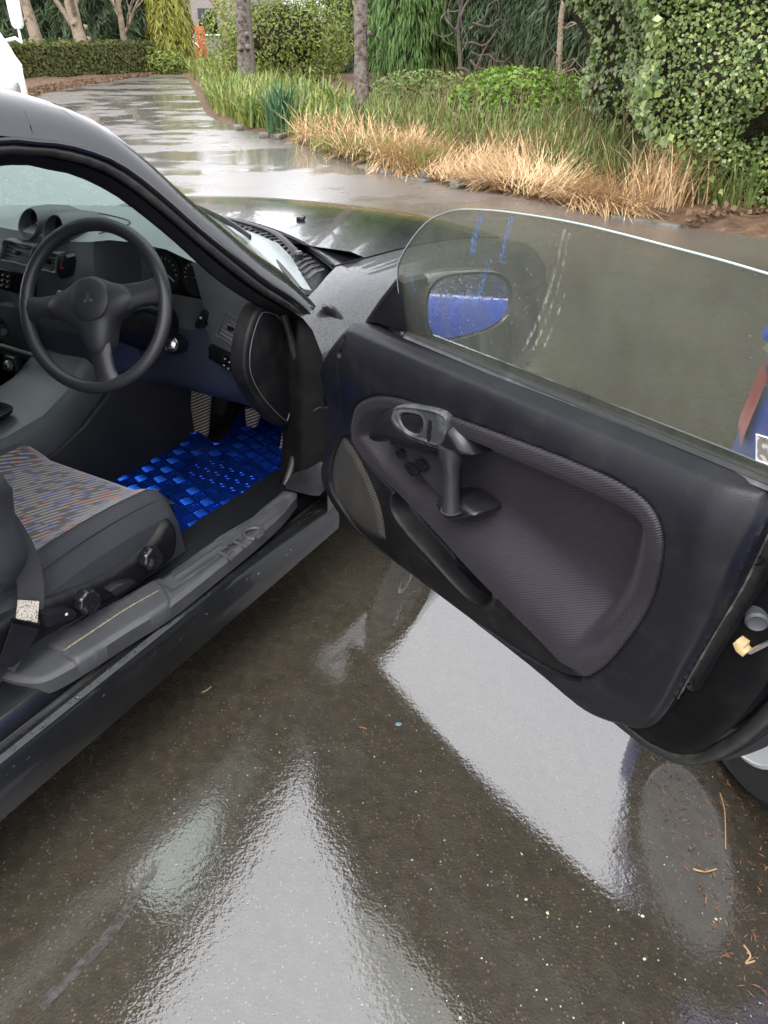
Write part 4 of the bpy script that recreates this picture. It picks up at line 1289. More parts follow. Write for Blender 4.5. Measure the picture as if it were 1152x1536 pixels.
# ---- belt strip, glass
ZB = 0.845
mb = MB(); mb.loft([[(x, -0.012, 0.832), (x, -0.014, 0.842), (x, -0.006, 0.848), (x, 0.0, 0.846), (x, 0.0, 0.83)] for x in np.linspace(0.30, 1.12, 12)], False)
mb.build('belt_seal', 'rubber', door)
mb = MB(); mb.loft([[(x, -0.0135, 0.842), (x, -0.0145, 0.8385), (x, -0.018, 0.8355)] for x in np.linspace(0.30, 1.12, 12)], False)
mb.build('belt_chrome', 'worn', door)
TILT = 0.30
GL = [(0.2831,0.8192),(0.2948,0.8832),(0.3048,0.9402),(0.3167,0.9793),(0.3486,1.016),(0.3971,1.058),(0.4406,1.087),(0.4832,1.105),(0.5228,1.116),(0.5941,1.125),(0.674,1.13),(0.746,1.132),(0.8115,1.131),(0.8909,1.128),(0.9625,1.125),(1.021,1.121)]
gl_top = crv(GL, 5)
GLASS = gl_top + [(1.14, 1.085), (1.20, 1.03), (1.215, 0.93), (1.20, 0.835), (1.0, 0.82), (0.7, 0.82), (0.4, 0.825)]
def g3(a, b, h):
    return (a, -(0.005 + TILT * (b - 0.84) + h), b)
gpa = np.array(GLASS)
mb = MB(); mb.region(GLASS, 0.02, lambda x, z, d: 0 * x, g3); mb.region(GLASS, 0.02, lambda x, z, d: 0 * x - 0.0045, g3)
glass = mb.build('window_glass', 'door_glass', door, 60)
mb = MB()
edge = GLASS
mb.loft([[g3(p[0], p[1], 0.0004) for p in edge], [g3(p[0], p[1], -0.0049) for p in edge]], True)
eo = inset(GLASS, -0.0012)
mb.loft([[g3(p[0], p[1], 0.0004) for p in edge], [g3(p[0], p[1], 0.0004) for p in eo], [g3(p[0], p[1], -0.0049) for p in eo], [g3(p[0], p[1], -0.0049) for p in edge]], True)
mb.build('glass_edge', 'glass_edge', door)
# rain on the glass
pts = []; rad = []
while len(pts) < 900:
    x = random.uniform(0.33, 1.12); z = random.uniform(0.86, 1.13)
    if inside(gpa, np.array([x]), np.array([z]))[0]:
        dense = 1.0 if (x < 0.55 or z > 1.03) else 0.45
        if random.random() < dense:
            pts.append(g3(x, z, 0.0)); rad.append(random.choice([0.0007, 0.0008, 0.001, 0.001, 0.0013, 0.0018]))
tag(dome_drops(pts, rad, lambda p: (0, -1, 0.28)).build('rain_drops', 'drop', door), kind='stuff')
# finger-width wiped streaks
t = NT('wiped_streak'); t.n.remove(t.p)
tr = t.new('BsdfTransparent'); dfs = t.new('BsdfDiffuse'); dfs.inputs[0].default_value = (0.62, 0.64, 0.60, 1)
mxs = t.new('MixShader'); t.l.new(t.rr(t.noise(160, 4, t.mapping((1, 1, 0.25))), 0.42, 0.7, 0.0, 0.5), mxs.inputs[0]); t.l.new(tr.outputs[0], mxs.inputs[1]); t.l.new(dfs.outputs[0], mxs.inputs[2]); t.l.new(mxs.outputs[0], t.out.inputs[0])
for line, w in (([(0.7301,1.121),(0.7049,1.054),(0.6702,0.9829),(0.6203,0.9021)], 0.0028), ([(0.738,1.118),(0.7141,1.046),(0.6799,0.9745),(0.6419,0.9088)], 0.0022), ([(0.7222,1.028),(0.6992,0.9797),(0.6644,0.9158)], 0.0018)):
    pl = crv(line, 6)
    pl3 = []
    for p in pl: pl3.append((p[0], p[1]))
    mb = MB()
    mb.loft([[g3(p[0] - w, p[1], 0.0006) for p in pl3], [g3(p[0] + w, p[1], 0.0006) for p in pl3]], False)
    mb.build('wiped_streak', t.m, door)
t2 = NT('blue_smear'); t2.n.remove(t2.p)  # noisy blue streaks laid on the glass
tr = t2.new('BsdfTransparent'); dfs = t2.new('BsdfDiffuse'); dfs.inputs[0].default_value = (0.12, 0.26, 0.62, 1)
mxs = t2.new('MixShader'); t2.l.new(t2.rr(t2.noise(220, 5, t2.mapping((1.6, 1, 0.35))), 0.45, 0.66, 0.0, 0.75), mxs.inputs[0]); t2.l.new(tr.outputs[0], mxs.inputs[1]); t2.l.new(dfs.outputs[0], mxs.inputs[2]); t2.l.new(mxs.outputs[0], t2.out.inputs[0])
for line, w in (([(0.571,1.12),(0.5487,1.085),(0.5328,1.048)], 0.006), ([(0.632,1.123),(0.6157,1.091),(0.5964,1.047)], 0.005), ([(0.5722,1.049),(0.546,1.003),(0.51,0.9553)], 0.006), ([(0.3545,0.9778),(0.3531,0.9391)], 0.004), ([(0.4875,0.9714),(0.4406,0.9094)], 0.003)):
    pl = crv(line, 6)
    mb = MB(); mb.loft([[g3(p[0] - w, p[1], 0.0007) for p in pl], [g3(p[0] + w, p[1], 0.0007) for p in pl]], False)
    mb.build('blue_glass_streak', t2.m, door)
# paper sticker at the trailing end of the glass
st = [(1.03,0.9092),(1.054,0.9112),(1.058,0.8708),(1.034,0.8701)]
mb = MB(); mb.loft([[g3(*st[0], 0.0008), g3(*st[1], 0.0008)], [g3(*st[3], 0.0008), g3(*st[2], 0.0008)]], False)
t = NT('sticker_print'); cc = t.mix(t.rr(t.noise(120, 2), 0.45, 0.55), (0.55, 0.52, 0.45), (0.22, 0.20, 0.18))
mb.build('sticker', t.P(color=cc, rough=0.5), door)
mb = MB(); so = [g3(*p, 0.0012) for p in st]; mb.tube(so, 0.0012, 6, closed=True, caps=False); mb.build('sticker_border', 'white', door)

# ---- black sail at the front of the window and the wing mirror outside
SAIL = [(0.1685,0.8304),(0.3108,0.9566),(0.3211,0.9499),(0.3001,0.8462),(0.2852,0.8449),(0.2097,0.8385)]
SAIL = [SAIL[0], SAIL[1], SAIL[2], SAIL[3], SAIL[4], SAIL[5]]
s3 = lambda a, b, h: (a, -(0.004 + 0.2 * (b - 0.84) + h), b)
mb = MB(); mb.prism(SAIL, s3, -0.05, 0.010, 0.006)
mb.build('sail_cover', 'pod', door, 35)
mb = MB(); mb.tube([s3(*SAIL[0], 0.0), s3(*lerp(SAIL[0], SAIL[1], 0.5), 0.006), s3(*SAIL[1], 0.004)], 0.008, 8); mb.build('sail_seal', 'rubber', door)
mirror = empty('wing_mirror', parent=door)
mc = Vector([(0.3443,0.115,0.8872)][0])
mn = Vector((0.985, -0.17, 0.068)).normalized()              # mirror faces the rear and a little inwards
mx_ = Vector((0, 0, 1)).cross(mn).normalized(); mz_ = mn.cross(mx_).normalized()
def mring(k, off, shrink=1.0):
    r_ = []
    for j in range(40):
        q = 2 * math.pi * j / 40
        ca, sa = math.cos(q), math.sin(q)
        a_ = 0.108 * abs(ca) ** 0.62 * (1 if ca > 0 else -1); b_ = 0.066 * abs(sa) ** 0.72 * (1 if sa > 0 else -1)
        b_ *= 1 - 0.12 * (a_ / 0.108)
        r_.append(tuple(mc + mn * off + k * (mx_ * a_ + mz_ * b_)))
    return r_
mb = MB(); mb.loft([mring(0.90, -0.004), mring(0.97, 0.004), mring(1.0, 0.0), mring(1.01, -0.02), mring(0.95, -0.06), mring(0.75, -0.095), mring(0.4, -0.115)], True, True)
mb.tube([tuple(mc + mx_ * -0.06 + mz_ * -0.03 - mn * 0.05), tuple(mc + mx_ * -0.11 + mz_ * -0.06 - mn * 0.06), (0.20, 0.03, 0.86)], 0.028, 12)
mb.build('mirror_housing', 'paint_fine', door, 50)
mb = MB(); v = mring(0.885, 0.0015); mb.add(v, [tuple(range(40))]); v = mring(0.885, -0.003); mb.add(v, [tuple(range(39, -1, -1))])
mb.build('mirror_glass', 'mirror', door, smooth=False)
bpy.data.objects.remove(mirror)

# ================================================================== cabin
# ---- dashboard: sections across the car, each from the windscreen foot to the knee
secs = [
 (0.145, [(0.16, .785), (0.11, .795), (0.075, .800), (0.050, .795), (0.040, .77), (0.035, .72), (0.045, .62), (0.075, .52), (0.13, .45)]),
 (0.19,  [(0.19, .805), (0.12, .825), (0.070, .825), (0.035, .812), (0.022, .775), (0.022, .70), (0.035, .61), (0.060, .52), (0.12, .445)]),
 (0.27,  [(0.25, .835), (0.13, .855), (0.060, .853), (0.010, .835), (0.004, .78), (0.010, .70), (0.025, .61), (0.050, .52), (0.11, .44)]),
 (0.345, [(0.29, .855), (0.13, .880), (0.050, .880), (-0.015, .862), (-0.012, .79), (0.004, .70), (0.02, .61), (0.045, .51), (0.11, .435)]),
 (0.365, [(0.29, .858), (0.13, .886), (0.045, .888), (-0.030, .872), (-0.016, .795), (0.002, .70), (0.02, .61), (0.045, .51), (0.11, .435)]),
 (0.372, [(0.295, .858), (0.13, .888), (0.045, .890), (-0.032, .874), (0.075, .84), (0.055, .735), (0.0, .69), (0.04, .51), (0.11, .435)]),
 (0.43,  [(0.31, .865), (0.13, .897), (0.035, .903), (-0.045, .895), (0.09, .86), (0.060, .735), (-0.005, .68), (0.04, .50), (0.11, .435)]),
 (0.52,  [(0.33, .872), (0.13, .902), (0.025, .910), (-0.060, .904), (0.09, .87), (0.060, .735), (-0.01, .68), (0.04, .50), (0.11, .435)]),
 (0.60,  [(0.34, .876), (0.13, .904), (0.015, .910), (-0.065, .902), (0.08, .87), (0.060, .735), (-0.02, .69), (0.03, .50), (0.11, .435)]),
 (0.645, [(0.345, .878), (0.13, .904), (0.005, .908), (-0.070, .895), (0.06, .85), (0.045, .74), (-0.03, .70), (0.03, .50), (0.11, .435)]),
 (0.655, [(0.345, .878), (0.13, .904), (0.000, .907), (-0.072, .893), (-0.085, .83), (-0.075, .74), (-0.05, .68), (0.02, .50), (0.11, .435)]),
 (0.70,  [(0.35, .880), (0.13, .906), (-0.01, .908), (-0.085, .890), (-0.105, .83), (-0.095, .74), (-0.07, .66), (0.0, .50), (0.09, .43)]),
 (0.74,  [(0.352, .881), (0.13, .910), (-0.03, .915), (-0.110, .895), (-0.135, .84), (-0.120, .74), (-0.10, .64), (-0.07, .52), (0.0, .40)]),
 (0.86,  [(0.358, .882), (0.13, .918), (-0.03, .925), (-0.120, .905), (-0.145, .84), (-0.130, .74), (-0.11, .64), (-0.08, .52), (0.0, .40)]),
 (1.00,  [(0.352, .881), (0.13, .915), (-0.02, .920), (-0.100, .900), (-0.130, .84), (-0.115, .74), (-0.10, .64), (-0.07, .52), (0.0, .40)]),
 (1.04,  [(0.35, .880), (0.13, .908), (0.0, .905), (-0.05, .885), (-0.06, .83), (-0.05, .74), (-0.02, .64), (0.02, .52), (0.1, .42)]),
 (1.30,  [(0.30, .865), (0.13, .890), (0.0, .89), (-0.05, .87), (-0.06, .82), (-0.05, .74), (-0.02, .64), (0.02, .54), (0.1, .46)]),
 (1.56,  [(0.16, .805), (0.10, .83), (0.02, .84), (-0.02, .83), (-0.03, .79), (-0.02, .72), (0.0, .64), (0.03, .54), (0.1, .46)]),
]
def dash_pts(lo, hi):
    rings = []
    for y, pr in secs:
        s_ = pr[lo:hi + 1]
        P3 = [(x, y, z) for x, z in s_]
        rings.append(crv(P3, 4))
    return rings
mb = MB(); mb.loft(dash_pts(0, 3), False)
dash = mb.build('dashboard', 'dash', car, 50)
mb = MB(); mb.loft([r for r in dash_pts(3, 6)], False)
mb.build('fascia', 'dash_dark', dash, 45)
mb = MB(); mb.loft([r for r in dash_pts(6, 8)], False)
t = NT('lower_dash_vinyl'); mb.build('knee_panel', t.P(color=(0.035, 0.040, 0.058), rough=0.36, normal=t.bump(t.noise(900, 2), 0.2, 0.0006)), dash, 45)  # blue bounce from the floor mat put into the panel colour
# seam around the passenger airbag / instrument hood
mb = MB(); mb.tube(crv([(-0.045, .66, .9075), (0.06, .665, .9105), (0.10, .72, .913), (0.09, .86, .922), (0.06, 1.0, .921)], 6), 0.0016, 5); mb.build('hood_seam', 'dark', dash)
# end cap at the door side
CAP = crv([(-0.0678,0.8072),(-0.1129,0.7692),(-0.1408,0.7135),(-0.1445,0.657),(-0.118,0.5961),(-0.0686,0.5285),(-0.0022,0.4675),(0.0399,0.5273),(0.0512,0.6341),(0.0384,0.7255),(-0.0013,0.7832)], 4, True)
mb = MB(); mb.prism(CAP, lambda a, b, h: (a, 0.150 - h, b), -0.02, 0.022, 0.008, 3); mb.build('dash_end_cap', 'trim_black', dash, 50)
rimp = [(a, 0.128, b) for a, b in inset(CAP, 0.018)]
mb = MB(); mb.tube(rimp, 0.0015, 5, closed=True, caps=False); mb.build('cap_seam', 'dash_dark', dash)
KICK = [(0.03, 0.19), (0.03, 0.60), (0.10, 0.74), (0.55, 0.74), (0.62, 0.19)]
mb = MB(); mb.prism(KICK, lambda a, b, h: (a, 0.135 - h, b), -0.01, 0.008, 0.004); mb.build('kick_panel', 'dark', car)

# ---- instruments
mb = MB()
rings = [[(0.062 + 0.025 * (k / 4), y, 0.735 + 0.12 * k / 4) for y in np.linspace(0.375, 0.64, 6)] for k in range(5)]
mb.loft(rings, False); inst = mb.build('instrument_cluster', 'black_gloss', car)
def ipt(y, k): return Vector((0.060 + 0.025 * k, y, 0.735 + 0.12 * k))
for y, r in ((0.56, 0.050), (0.455, 0.046), (0.395, 0.022)):
    mb = MB(); c = ipt(y, 0.5); n = Vector((-0.98, 0, 0.2)).normalized()
    mb.lathe([(r, 0), (r, 0.006), (r * 0.95, 0.006), (r * 0.95, 0.002)], tuple(c), tuple(n), 28); mb.build('dial', 'dark', inst)
    for k in range(14):
        q = math.pi * (1.25 - 1.5 * k / 13)
        p = c + n * 0.004 + Vector((0, -math.cos(q) * r * 0.82, math.sin(q) * r * 0.82)); p2 = c + n * 0.004 + Vector((0, -math.cos(q) * r * 0.70, math.sin(q) * r * 0.70))
        mb = MB(); mb.tube([tuple(p), tuple(p2)], 0.0012, 4); mb.build('dial_mark', 'red_mark' if k > 11 else 'pale_mark', inst)
    mb = MB(); mb.tube([tuple(c + n * 0.007), tuple(c + n * 0.007 + Vector((0, -r * 0.6, r * 0.28 if r < 0.05 else -r * 0.4)))], 0.0018, 5); mb.build('needle', 'needle' if r < 0.05 else 'pale_mark', inst)

# ---- air vents
def vent(quad, x0, nsl, depth=0.02, slope=0.0, mid=True):
    """quad: four corners (across, height) going round; slats run between the two long sides"""
    v_ = empty('air_vent', parent=car)
    A_, B_, C_, D_ = [np.array(p) for p in quad]     # A-B top edge, D-C bottom edge
    out = crv([tuple(p) for p in (A_, (A_ + B_) / 2, B_, (B_ + C_) / 2, C_, (C_ + D_) / 2, D_, (D_ + A_) / 2)], 4, True)
    inn = inset(out, 0.006)
    X = lambda p, h: (x0 + slope * (p[1] - A_[1]) - h, p[0], p[1])
    mb_ = MB(); mb_.loft([[X(p, -0.015) for p in out], [X(p, 0.006) for p in out], [X(p, 0.008) for p in inset(out, 0.002)], [X(p, 0.006) for p in inn], [X(p, -0.02) for p in inn]], True)
    mb_.build('vent_frame', 'dash_dark', v_)
    mb_ = MB(); mb_.add([X(p, -0.015) for p in out], [tuple(range(len(out)))]); mb_.build('vent_back', 'dark', v_)
    for k in range(nsl):
        f = (k + 0.6) / (nsl + 0.2)
        a_ = A_ * (1 - f) + D_ * f; b_ = B_ * (1 - f) + C_ * f
        a2 = a_ * 0.94 + b_ * 0.06; b2 = a_ * 0.06 + b_ * 0.94
        mb_ = MB()
        mb_.loft([[X(q, 0.002), X(q + np.array([0, 0.003]), -0.002), X(q + np.array([0, 0.004]), -0.012), X(q, -0.012)] for q in (a2, b2)], True, True)
        mb_.build('slat', 'slat', v_)
    if mid:
        c_ = (A_ + B_ + C_ + D_) / 4
        mb_ = MB(); mb_.box(X(c_, 0.003), (0.01, 0.018, 0.012), 0.003); mb_.build('vent_tab', 'pod', v_)
    return v_
vent([(0.3017,0.7503),(0.2485,0.7279),(0.279,0.6576),(0.3427,0.6804)], 0.006, 6)
vent([(0.2165,0.8187),(0.1916,0.801),(0.2231,0.778),(0.2613,0.7941)], 0.026, 5, slope=-0.9, mid=False)
VC = [(0.9069,0.8856),(0.793,0.8817),(0.8263,0.825),(0.9436,0.8277)]
vent(VC, -0.143, 5)
vent([(0.7749,0.8738),(0.7053,0.8721),(0.7322,0.82),(0.8091,0.8203)], -0.140, 5)
# hazard switch
hq = [(0.7044,0.8668),(0.6753,0.8654),(0.702,0.8116),(0.7312,0.8145)]
mb = MB(); mb.prism(crv(hq, 3, True), c_face(-0.118), 0, 0.026, 0.003); hz = mb.build('hazard_switch', 'pod', car)
hc = np.mean(np.array(hq), 0)
mb = MB(); tri = [(hc[0] + 0.007 * math.cos(q), hc[1] + 0.007 * math.sin(q)) for q in (math.pi / 2, math.pi * 7 / 6, math.pi * 11 / 6)]
mb.tube([(-0.1455, a, b) for a, b in tri], 0.0011, 5, closed=True, caps=False); mb.build('hazard_triangle', 'red_mark', hz)
# twin gauge pod on top of the centre stack
gpod = empty('gauge_pod', parent=car)
for cpt, r in (([(0.8368,0.9254)][0], 0.034), ([(0.745,0.9185)][0], 0.034)):
    rings = []
    for x, k, dz in ((0.10, 0.30, -0.03), (0.06, 0.75, -0.02), (0.0, 1.05, -0.010), (-0.06, 1.14, -0.002), (-0.105, 1.14, 0.0), (-0.118, 1.09, -0.001), (-0.118, 1.02, -0.001), (-0.08, 0.94, -0.002), (-0.075, 0.02, -0.002)):
        rings.append([(x + 0.02 * math.sin(q) * (1 if k > 0.9 else 0), cpt[0] + r * k * math.cos(q), cpt[1] + r * k * math.sin(q) + dz) for q in [2 * math.pi * j / 28 for j in range(28)]])
    mb = MB(); mb.loft(rings, True, True); gh = mb.build('gauge_hood', 'console', gpod, 45)
    mb = MB(); mb.lathe([(r * 0.92, 0), (r * 0.92, 0.003), (0.002, 0.004)], (-0.080, cpt[0], cpt[1]), (-1, 0, 0.1), 24); mb.build('gauge_face', 'black_gloss', gpod)
    mb = MB(); mb.tube([(-0.087, cpt[0], cpt[1]), (-0.087, cpt[0] + r * 0.55, cpt[1] - r * 0.3)], 0.0012, 4); mb.build('gauge_needle', 'pale_mark', gpod)
# radio and heater controls
rq = [(0.9592,0.8027),(0.8168,0.8002),(0.8551,0.7378),(0.9915,0.7437)]
mb = MB(); mb.prism(rq, c_face(-0.118), 0, 0.03, 0.003); rad_ = mb.build('control_panel', 'black_gloss', car)
for i in range(3):
    for j in range(2):
        c_ = lerp(lerp(rq[0], rq[1], 0.15 + 0.16 * j), lerp(rq[3], rq[2], 0.15 + 0.16 * j), 0.25 + 0.25 * i)
        mb = MB(); mb.box((-0.150, c_[0], c_[1]), (0.006, 0.010, 0.006), 0.0015); mb.build('control_button', 'pod', rad_)
        mb = MB(); mb.box((-0.1535, c_[0], c_[1]), (0.0008, 0.005, 0.0022)); mb.build('button_mark', 'pale_mark', rad_)
rq2 = [(1.056,0.683),(0.9053,0.687),(0.9809,0.5254),(1.122,0.5196)]
mb = MB(); mb.prism(rq2, c_face(-0.09), 0, 0.028, 0.004); mb.build('radio_bay', 'dark', car)
for k in range(3):
    c_ = lerp(rq2[0], rq2[3], 0.3 + 0.2 * k)
    mb = MB(); mb.lathe([(0.010, 0), (0.009, 0.012)], (-0.117, c_[0] - 0.02 * (k % 2) - 0.015, c_[1]), (-1, 0, 0), 14); mb.build('heater_knob', 'worn' if k == 1 else 'pod', car)
# switch bank under the right vent, dimmer, ignition
sb_ = [(0.377,0.6502),(0.2919,0.6254),(0.3092,0.5793),(0.3889,0.6034)]
mb = MB(); mb.prism(sb_, c_face(0.030), 0, 0.022, 0.004); sbk = mb.build('switch_bank', 'pod', car)
for f in (0.16, 0.42):
    for q in (0,):
        c_ = lerp(lerp(sb_[0], sb_[1], f), lerp(sb_[3], sb_[2], f), 0.5)
        mb = MB(); mb.box((0.006, c_[0], c_[1]), (0.004, 0.020, 0.034), 0.002); mb.build('switch_blank', 'trim_black', sbk)
for f, g in ((0.72, 0.3), (0.9, 0.35), (0.72, 0.72), (0.9, 0.75)):
    c_ = lerp(lerp(sb_[0], sb_[1], f), lerp(sb_[3], sb_[2], f), g)
    mb = MB(); mb.box((0.005, c_[0], c_[1]), (0.008, 0.013, 0.012), 0.002); mb.build('mirror_switch', 'knob', sbk)
    mb = MB(); mb.box((0.0005, c_[0], c_[1]), (0.0008, 0.005, 0.003)); mb.build('switch_mark', 'pale_mark', sbk)
dm = [(0.367,0.7468),(0.3533,0.7351),(0.3828,0.6915),(0.4048,0.6967)]
mb = MB(); mb.prism(crv(dm, 3, True), c_face(0.01), 0, 0.02, 0.003); dmo = mb.build('dimmer_switch', 'pod', car)
c_ = np.mean(np.array(dm), 0)
mb = MB(); mb.box((-0.011, c_[0], c_[1] + 0.005), (0.001, 0.006, 0.006)); mb.build('switch_mark', 'pale_mark', dmo)
ig = [(0.4453,0.6551)][0]
ign = empty('ignition_lock', parent=car)
ax_ = (-0.86, -0.35, 0.36)
mb = MB(); mb.lathe([(0.026, -0.05), (0.026, 0.0), (0.023, 0.005), (0.0205, 0.003)], (-0.060, ig[0], ig[1]), ax_, 26); mb.build('lock_shroud', 'pod', ign)
mb = MB(); mb.lathe([(0.0195, -0.01), (0.0195, 0.005), (0.0175, 0.007), (0.0155, 0.005), (0.0145, 0.002)], (-0.060, ig[0], ig[1]), ax_, 26); mb.build('lock_ring', 'chrome', ign)
mb = MB(); mb.lathe([(0.0140, -0.01), (0.0140, 0.006), (0.0125, 0.0072)], (-0.060, ig[0], ig[1]), ax_, 26); mb.build('lock_barrel', 'chrome', ign)
kp = Vector((-0.060, ig[0], ig[1])) + Vector(ax_).normalized() * 0.0078
mb = MB(); mb.box(tuple(kp), (0.002, 0.003, 0.009), 0.0); mb.build('key_slot', 'dark', ign)

# ---- steering wheel
sw = empty('steering_wheel', parent=car)
SWC = Vector((-0.274, 0.452, 0.81))
yaw_, pit = R(14), R(25)
sn = Vector((-math.cos(pit) * math.cos(yaw_), -math.cos(pit) * math.sin(yaw_), math.sin(pit)))
su = Vector((math.sin(yaw_), -math.cos(yaw_), 0)) * -1.0     # towards the car's left
su = (su - sn * su.dot(sn)).normalized()
sv = sn.cross(su).normalized()
if sv.z < 0: sv = -sv
def SP(a, b, h=0.0): return tuple(SWC + su * a + sv * b + sn * h)
RW = 0.184
mb = MB(); mb.tube([SP(RW * math.cos(q), RW * math.sin(q)) for q in [2 * math.pi * k / 72 for k in range(72)]], 0.0155, 14, closed=True, caps=False)
mb.build('wheel_rim', 'perf', sw, 80)
# spokes (left is towards the car's left): 8 o'clock-ish trio as in a three spoke wheel
def spoke(a0, a1, w0, w1, mat_):
    rings = []
    for k in range(8):
        f = k / 7
        r_ = 0.075 + (RW - 0.005 - 0.075) * f
        w = w0 + (w1 - w0) * f ** 1.5 + (0.018 * f ** 6)
        q = a0 + (a1 - a0) * f
        c_ = (r_ * math.cos(q), r_ * math.sin(q)); tq = (-math.sin(q), math.cos(q))
        h = 0.012 * (1 - f)
        rings.append([SP(c_[0] + tq[0] * w * a_, c_[1] + tq[1] * w * a_, h + b_) for a_, b_ in ((-1, 0.0), (-0.8, 0.009), (0, 0.012), (0.8, 0.009), (1, 0.0), (0.8, -0.010), (-0.8, -0.010))])
    mb_ = MB(); mb_.loft(rings, True, True); mb_.build('spoke', mat_, sw, 60)
spoke(R(172), R(172), 0.026, 0.020, 'perf') if False else None
for aa in (R(5), R(175), R(-95)):
    # the wheel rests slightly turned
    spoke(aa - R(12), aa - R(12), 0.030, 0.020, 'perf')
# hub pad
hubo = []
for k in range(72):
    q = 2 * math.pi * k / 72
    r_ = 0.066
    for aa in (R(5), R(175), R(-95)):
        d = abs((q - (aa - R(12)) + math.pi) % (2 * math.pi) - math.pi)
        r_ += 0.050 * math.exp(-(d / 0.42) ** 2)
    hubo.append((r_ * math.cos(q), r_ * math.sin(q)))
mb = MB()
rings = [[SP(a * k, b * k, h) for a, b in hubo] for k, h in ((0.92, -0.03), (1.0, -0.012), (1.0, 0.010), (0.96, 0.020), (0.85, 0.028), (0.6, 0.034), (0.3, 0.036), (0.02, 0.036))]
mb.loft(rings, True, True); mb.build('hub_pad', 'hub', sw, 60)
cc_ = (-0.012, 0.012)
mb = MB(); mb.loft([[SP(cc_[0] + 0.048 * k * math.cos(q), cc_[1] + 0.048 * k * math.sin(q), h) for q in [2 * math.pi * j / 36 for j in range(36)]] for k, h in ((1.03, 0.030), (1.0, 0.0375), (0.95, 0.0395), (0.3, 0.0405), (0.02, 0.0405))], True, True)
mb.build('horn_button', 'hub', sw, 60)
# three lozenges
for k in range(3):
    q = math.pi / 2 + k * 2 * math.pi / 3 - R(12)
    d = (math.cos(q), math.sin(q)); e = (-d[1], d[0])
    pts_ = [(cc_[0], cc_[1]), (cc_[0] + d[0] * 0.0075 + e[0] * 0.0042, cc_[1] + d[1] * 0.0075 + e[1] * 0.0042), (cc_[0] + d[0] * 0.015, cc_[1] + d[1] * 0.015), (cc_[0] + d[0] * 0.0075 - e[0] * 0.0042, cc_[1] + d[1] * 0.0075 - e[1] * 0.0042)]
    mb = MB(); mb.prism(pts_, lambda a, b, h: SP(a, b, h), 0.040, 0.0422, 0.0); mb.build('emblem_lozenge', 'worn', sw, smooth=False)
# column shroud and stalks
mb = MB()
rings = []
for k, (f, rx, rz) in enumerate([(0.0, 0.055, 0.05), (0.3, 0.062, 0.056), (0.7, 0.07, 0.065), (1.0, 0.075, 0.07)]):
    c_ = SWC - sn * (0.03 + 0.22 * f) + Vector((0.0, 0, -0.012))
    rings.append([tuple(c_ + su * rx * math.cos(q) + sv * rz * math.sin(q)) for q in [2 * math.pi * j / 20 for j in range(20)]])
mb.loft(rings, True, True); mb.build('column_shroud', 'trim_black', car, 60)
for a_, tipmat in ((-1, 'pod'), (1, 'worn')):
    c_ = SWC - sn * 0.075
    # a_=-1 right hand stalk
    pth = crv([c_ + su * (0.05 * a_), c_ + su * (0.10 * a_) + sv * 0.012, c_ + su * (0.150 * a_) + sv * (0.028 if a_ > 0 else 0.0) + sn * 0.01], 4)
    mb = MB(); mb.tube(pth, [0.007] * 4 + [0.009, 0.010, 0.012, 0.012, 0.010], 10); mb.build('stalk', tipmat, car)

# ---- centre console
mb = MB()
rings = []
for x, zt, zb, yl in [(-1.1, 0.48, 0.19, 0.71), (-0.6, 0.47, 0.19, 0.71), (-0.40, 0.465, 0.19, 0.71), (-0.28, 0.475, 0.19, 0.715), (-0.18, 0.505, 0.19, 0.73), (-0.10, 0.555, 0.19, 0.74), (-0.03, 0.61, 0.19, 0.74), (0.15, 0.66, 0.19, 0.74), (0.6, 0.66, 0.19, 0.74)]:
    yr = 2 * CY0 - yl + 0.03
    rings.append([(x, yl, zb), (x, yl, zt - 0.13), (x, yl - 0.008, zt - 0.075), (x, yl + 0.004, zt - 0.028), (x, yl + 0.012, zt - 0.018), (x, yl + 0.022, zt - 0.004), (x, yl + 0.05, zt), (x, yr - 0.05, zt), (x, yr - 0.02, zt - 0.01), (x, yr, zt - 0.1), (x, yr, zb)])
mb.loft(rings, False); con = mb.build('centre_console', 'console', car, 45)
mb = MB(); mb.prism([(-1.0, 0.2), (-1.0, 0.36), (-0.42, 0.36), (-0.30, 0.375), (-0.19, 0.41), (-0.1, 0.46), (0.0, 0.52), (0.6, 0.52), (0.6, 0.2)], lambda a, b, h: (a, 0.705 - h, b), 0, 0.012, 0.004)
mb.build('tunnel_side', 'dark', car)
# gear boot and lighter
bq = [(-0.2662,0.9222),(-0.2169,0.982),(-0.1965,0.9272),(-0.211,0.8745),(-0.2689,0.8621),(-0.3197,0.8509)]
gb = MB()
gc = np.array([-0.40, 0.84])
rings = []
for k, (w, l, z) in enumerate([(0.062, 0.085, 0.488), (0.064, 0.087, 0.497), (0.054, 0.076, 0.500), (0.048, 0.068, 0.508), (0.030, 0.042, 0.545), (0.016, 0.018, 0.59), (0.008, 0.008, 0.62)]):
    rings.append([(gc[0] + l * abs(math.cos(q)) ** 0.6 * (1 if math.cos(q) > 0 else -1), gc[1] + w * abs(math.sin(q)) ** 0.6 * (1 if math.sin(q) > 0 else -1) + 0.003 * math.sin(7 * q) * (k > 3), z) for q in [2 * math.pi * j / 32 for j in range(32)]])
gb.loft(rings, True, True); gb.build('gear_boot', 'trim_black', con, 60)
gb = MB(); gb.lathe([(0.006, 0), (0.006, 0.06), (0.018, 0.07), (0.026, 0.09), (0.024, 0.11), (0.01, 0.118)], (-0.40, 0.84, 0.61), (0, 0, 1), 20); gb.build('gear_knob', 'perf', con)
lq = [(0.9984,0.5255)][0]
mb = MB(); mb.box((-0.155, lq[0], lq[1]), (0.03, 0.05, 0.055), 0.008); lt = mb.build('lighter_socket', 'pod', car)
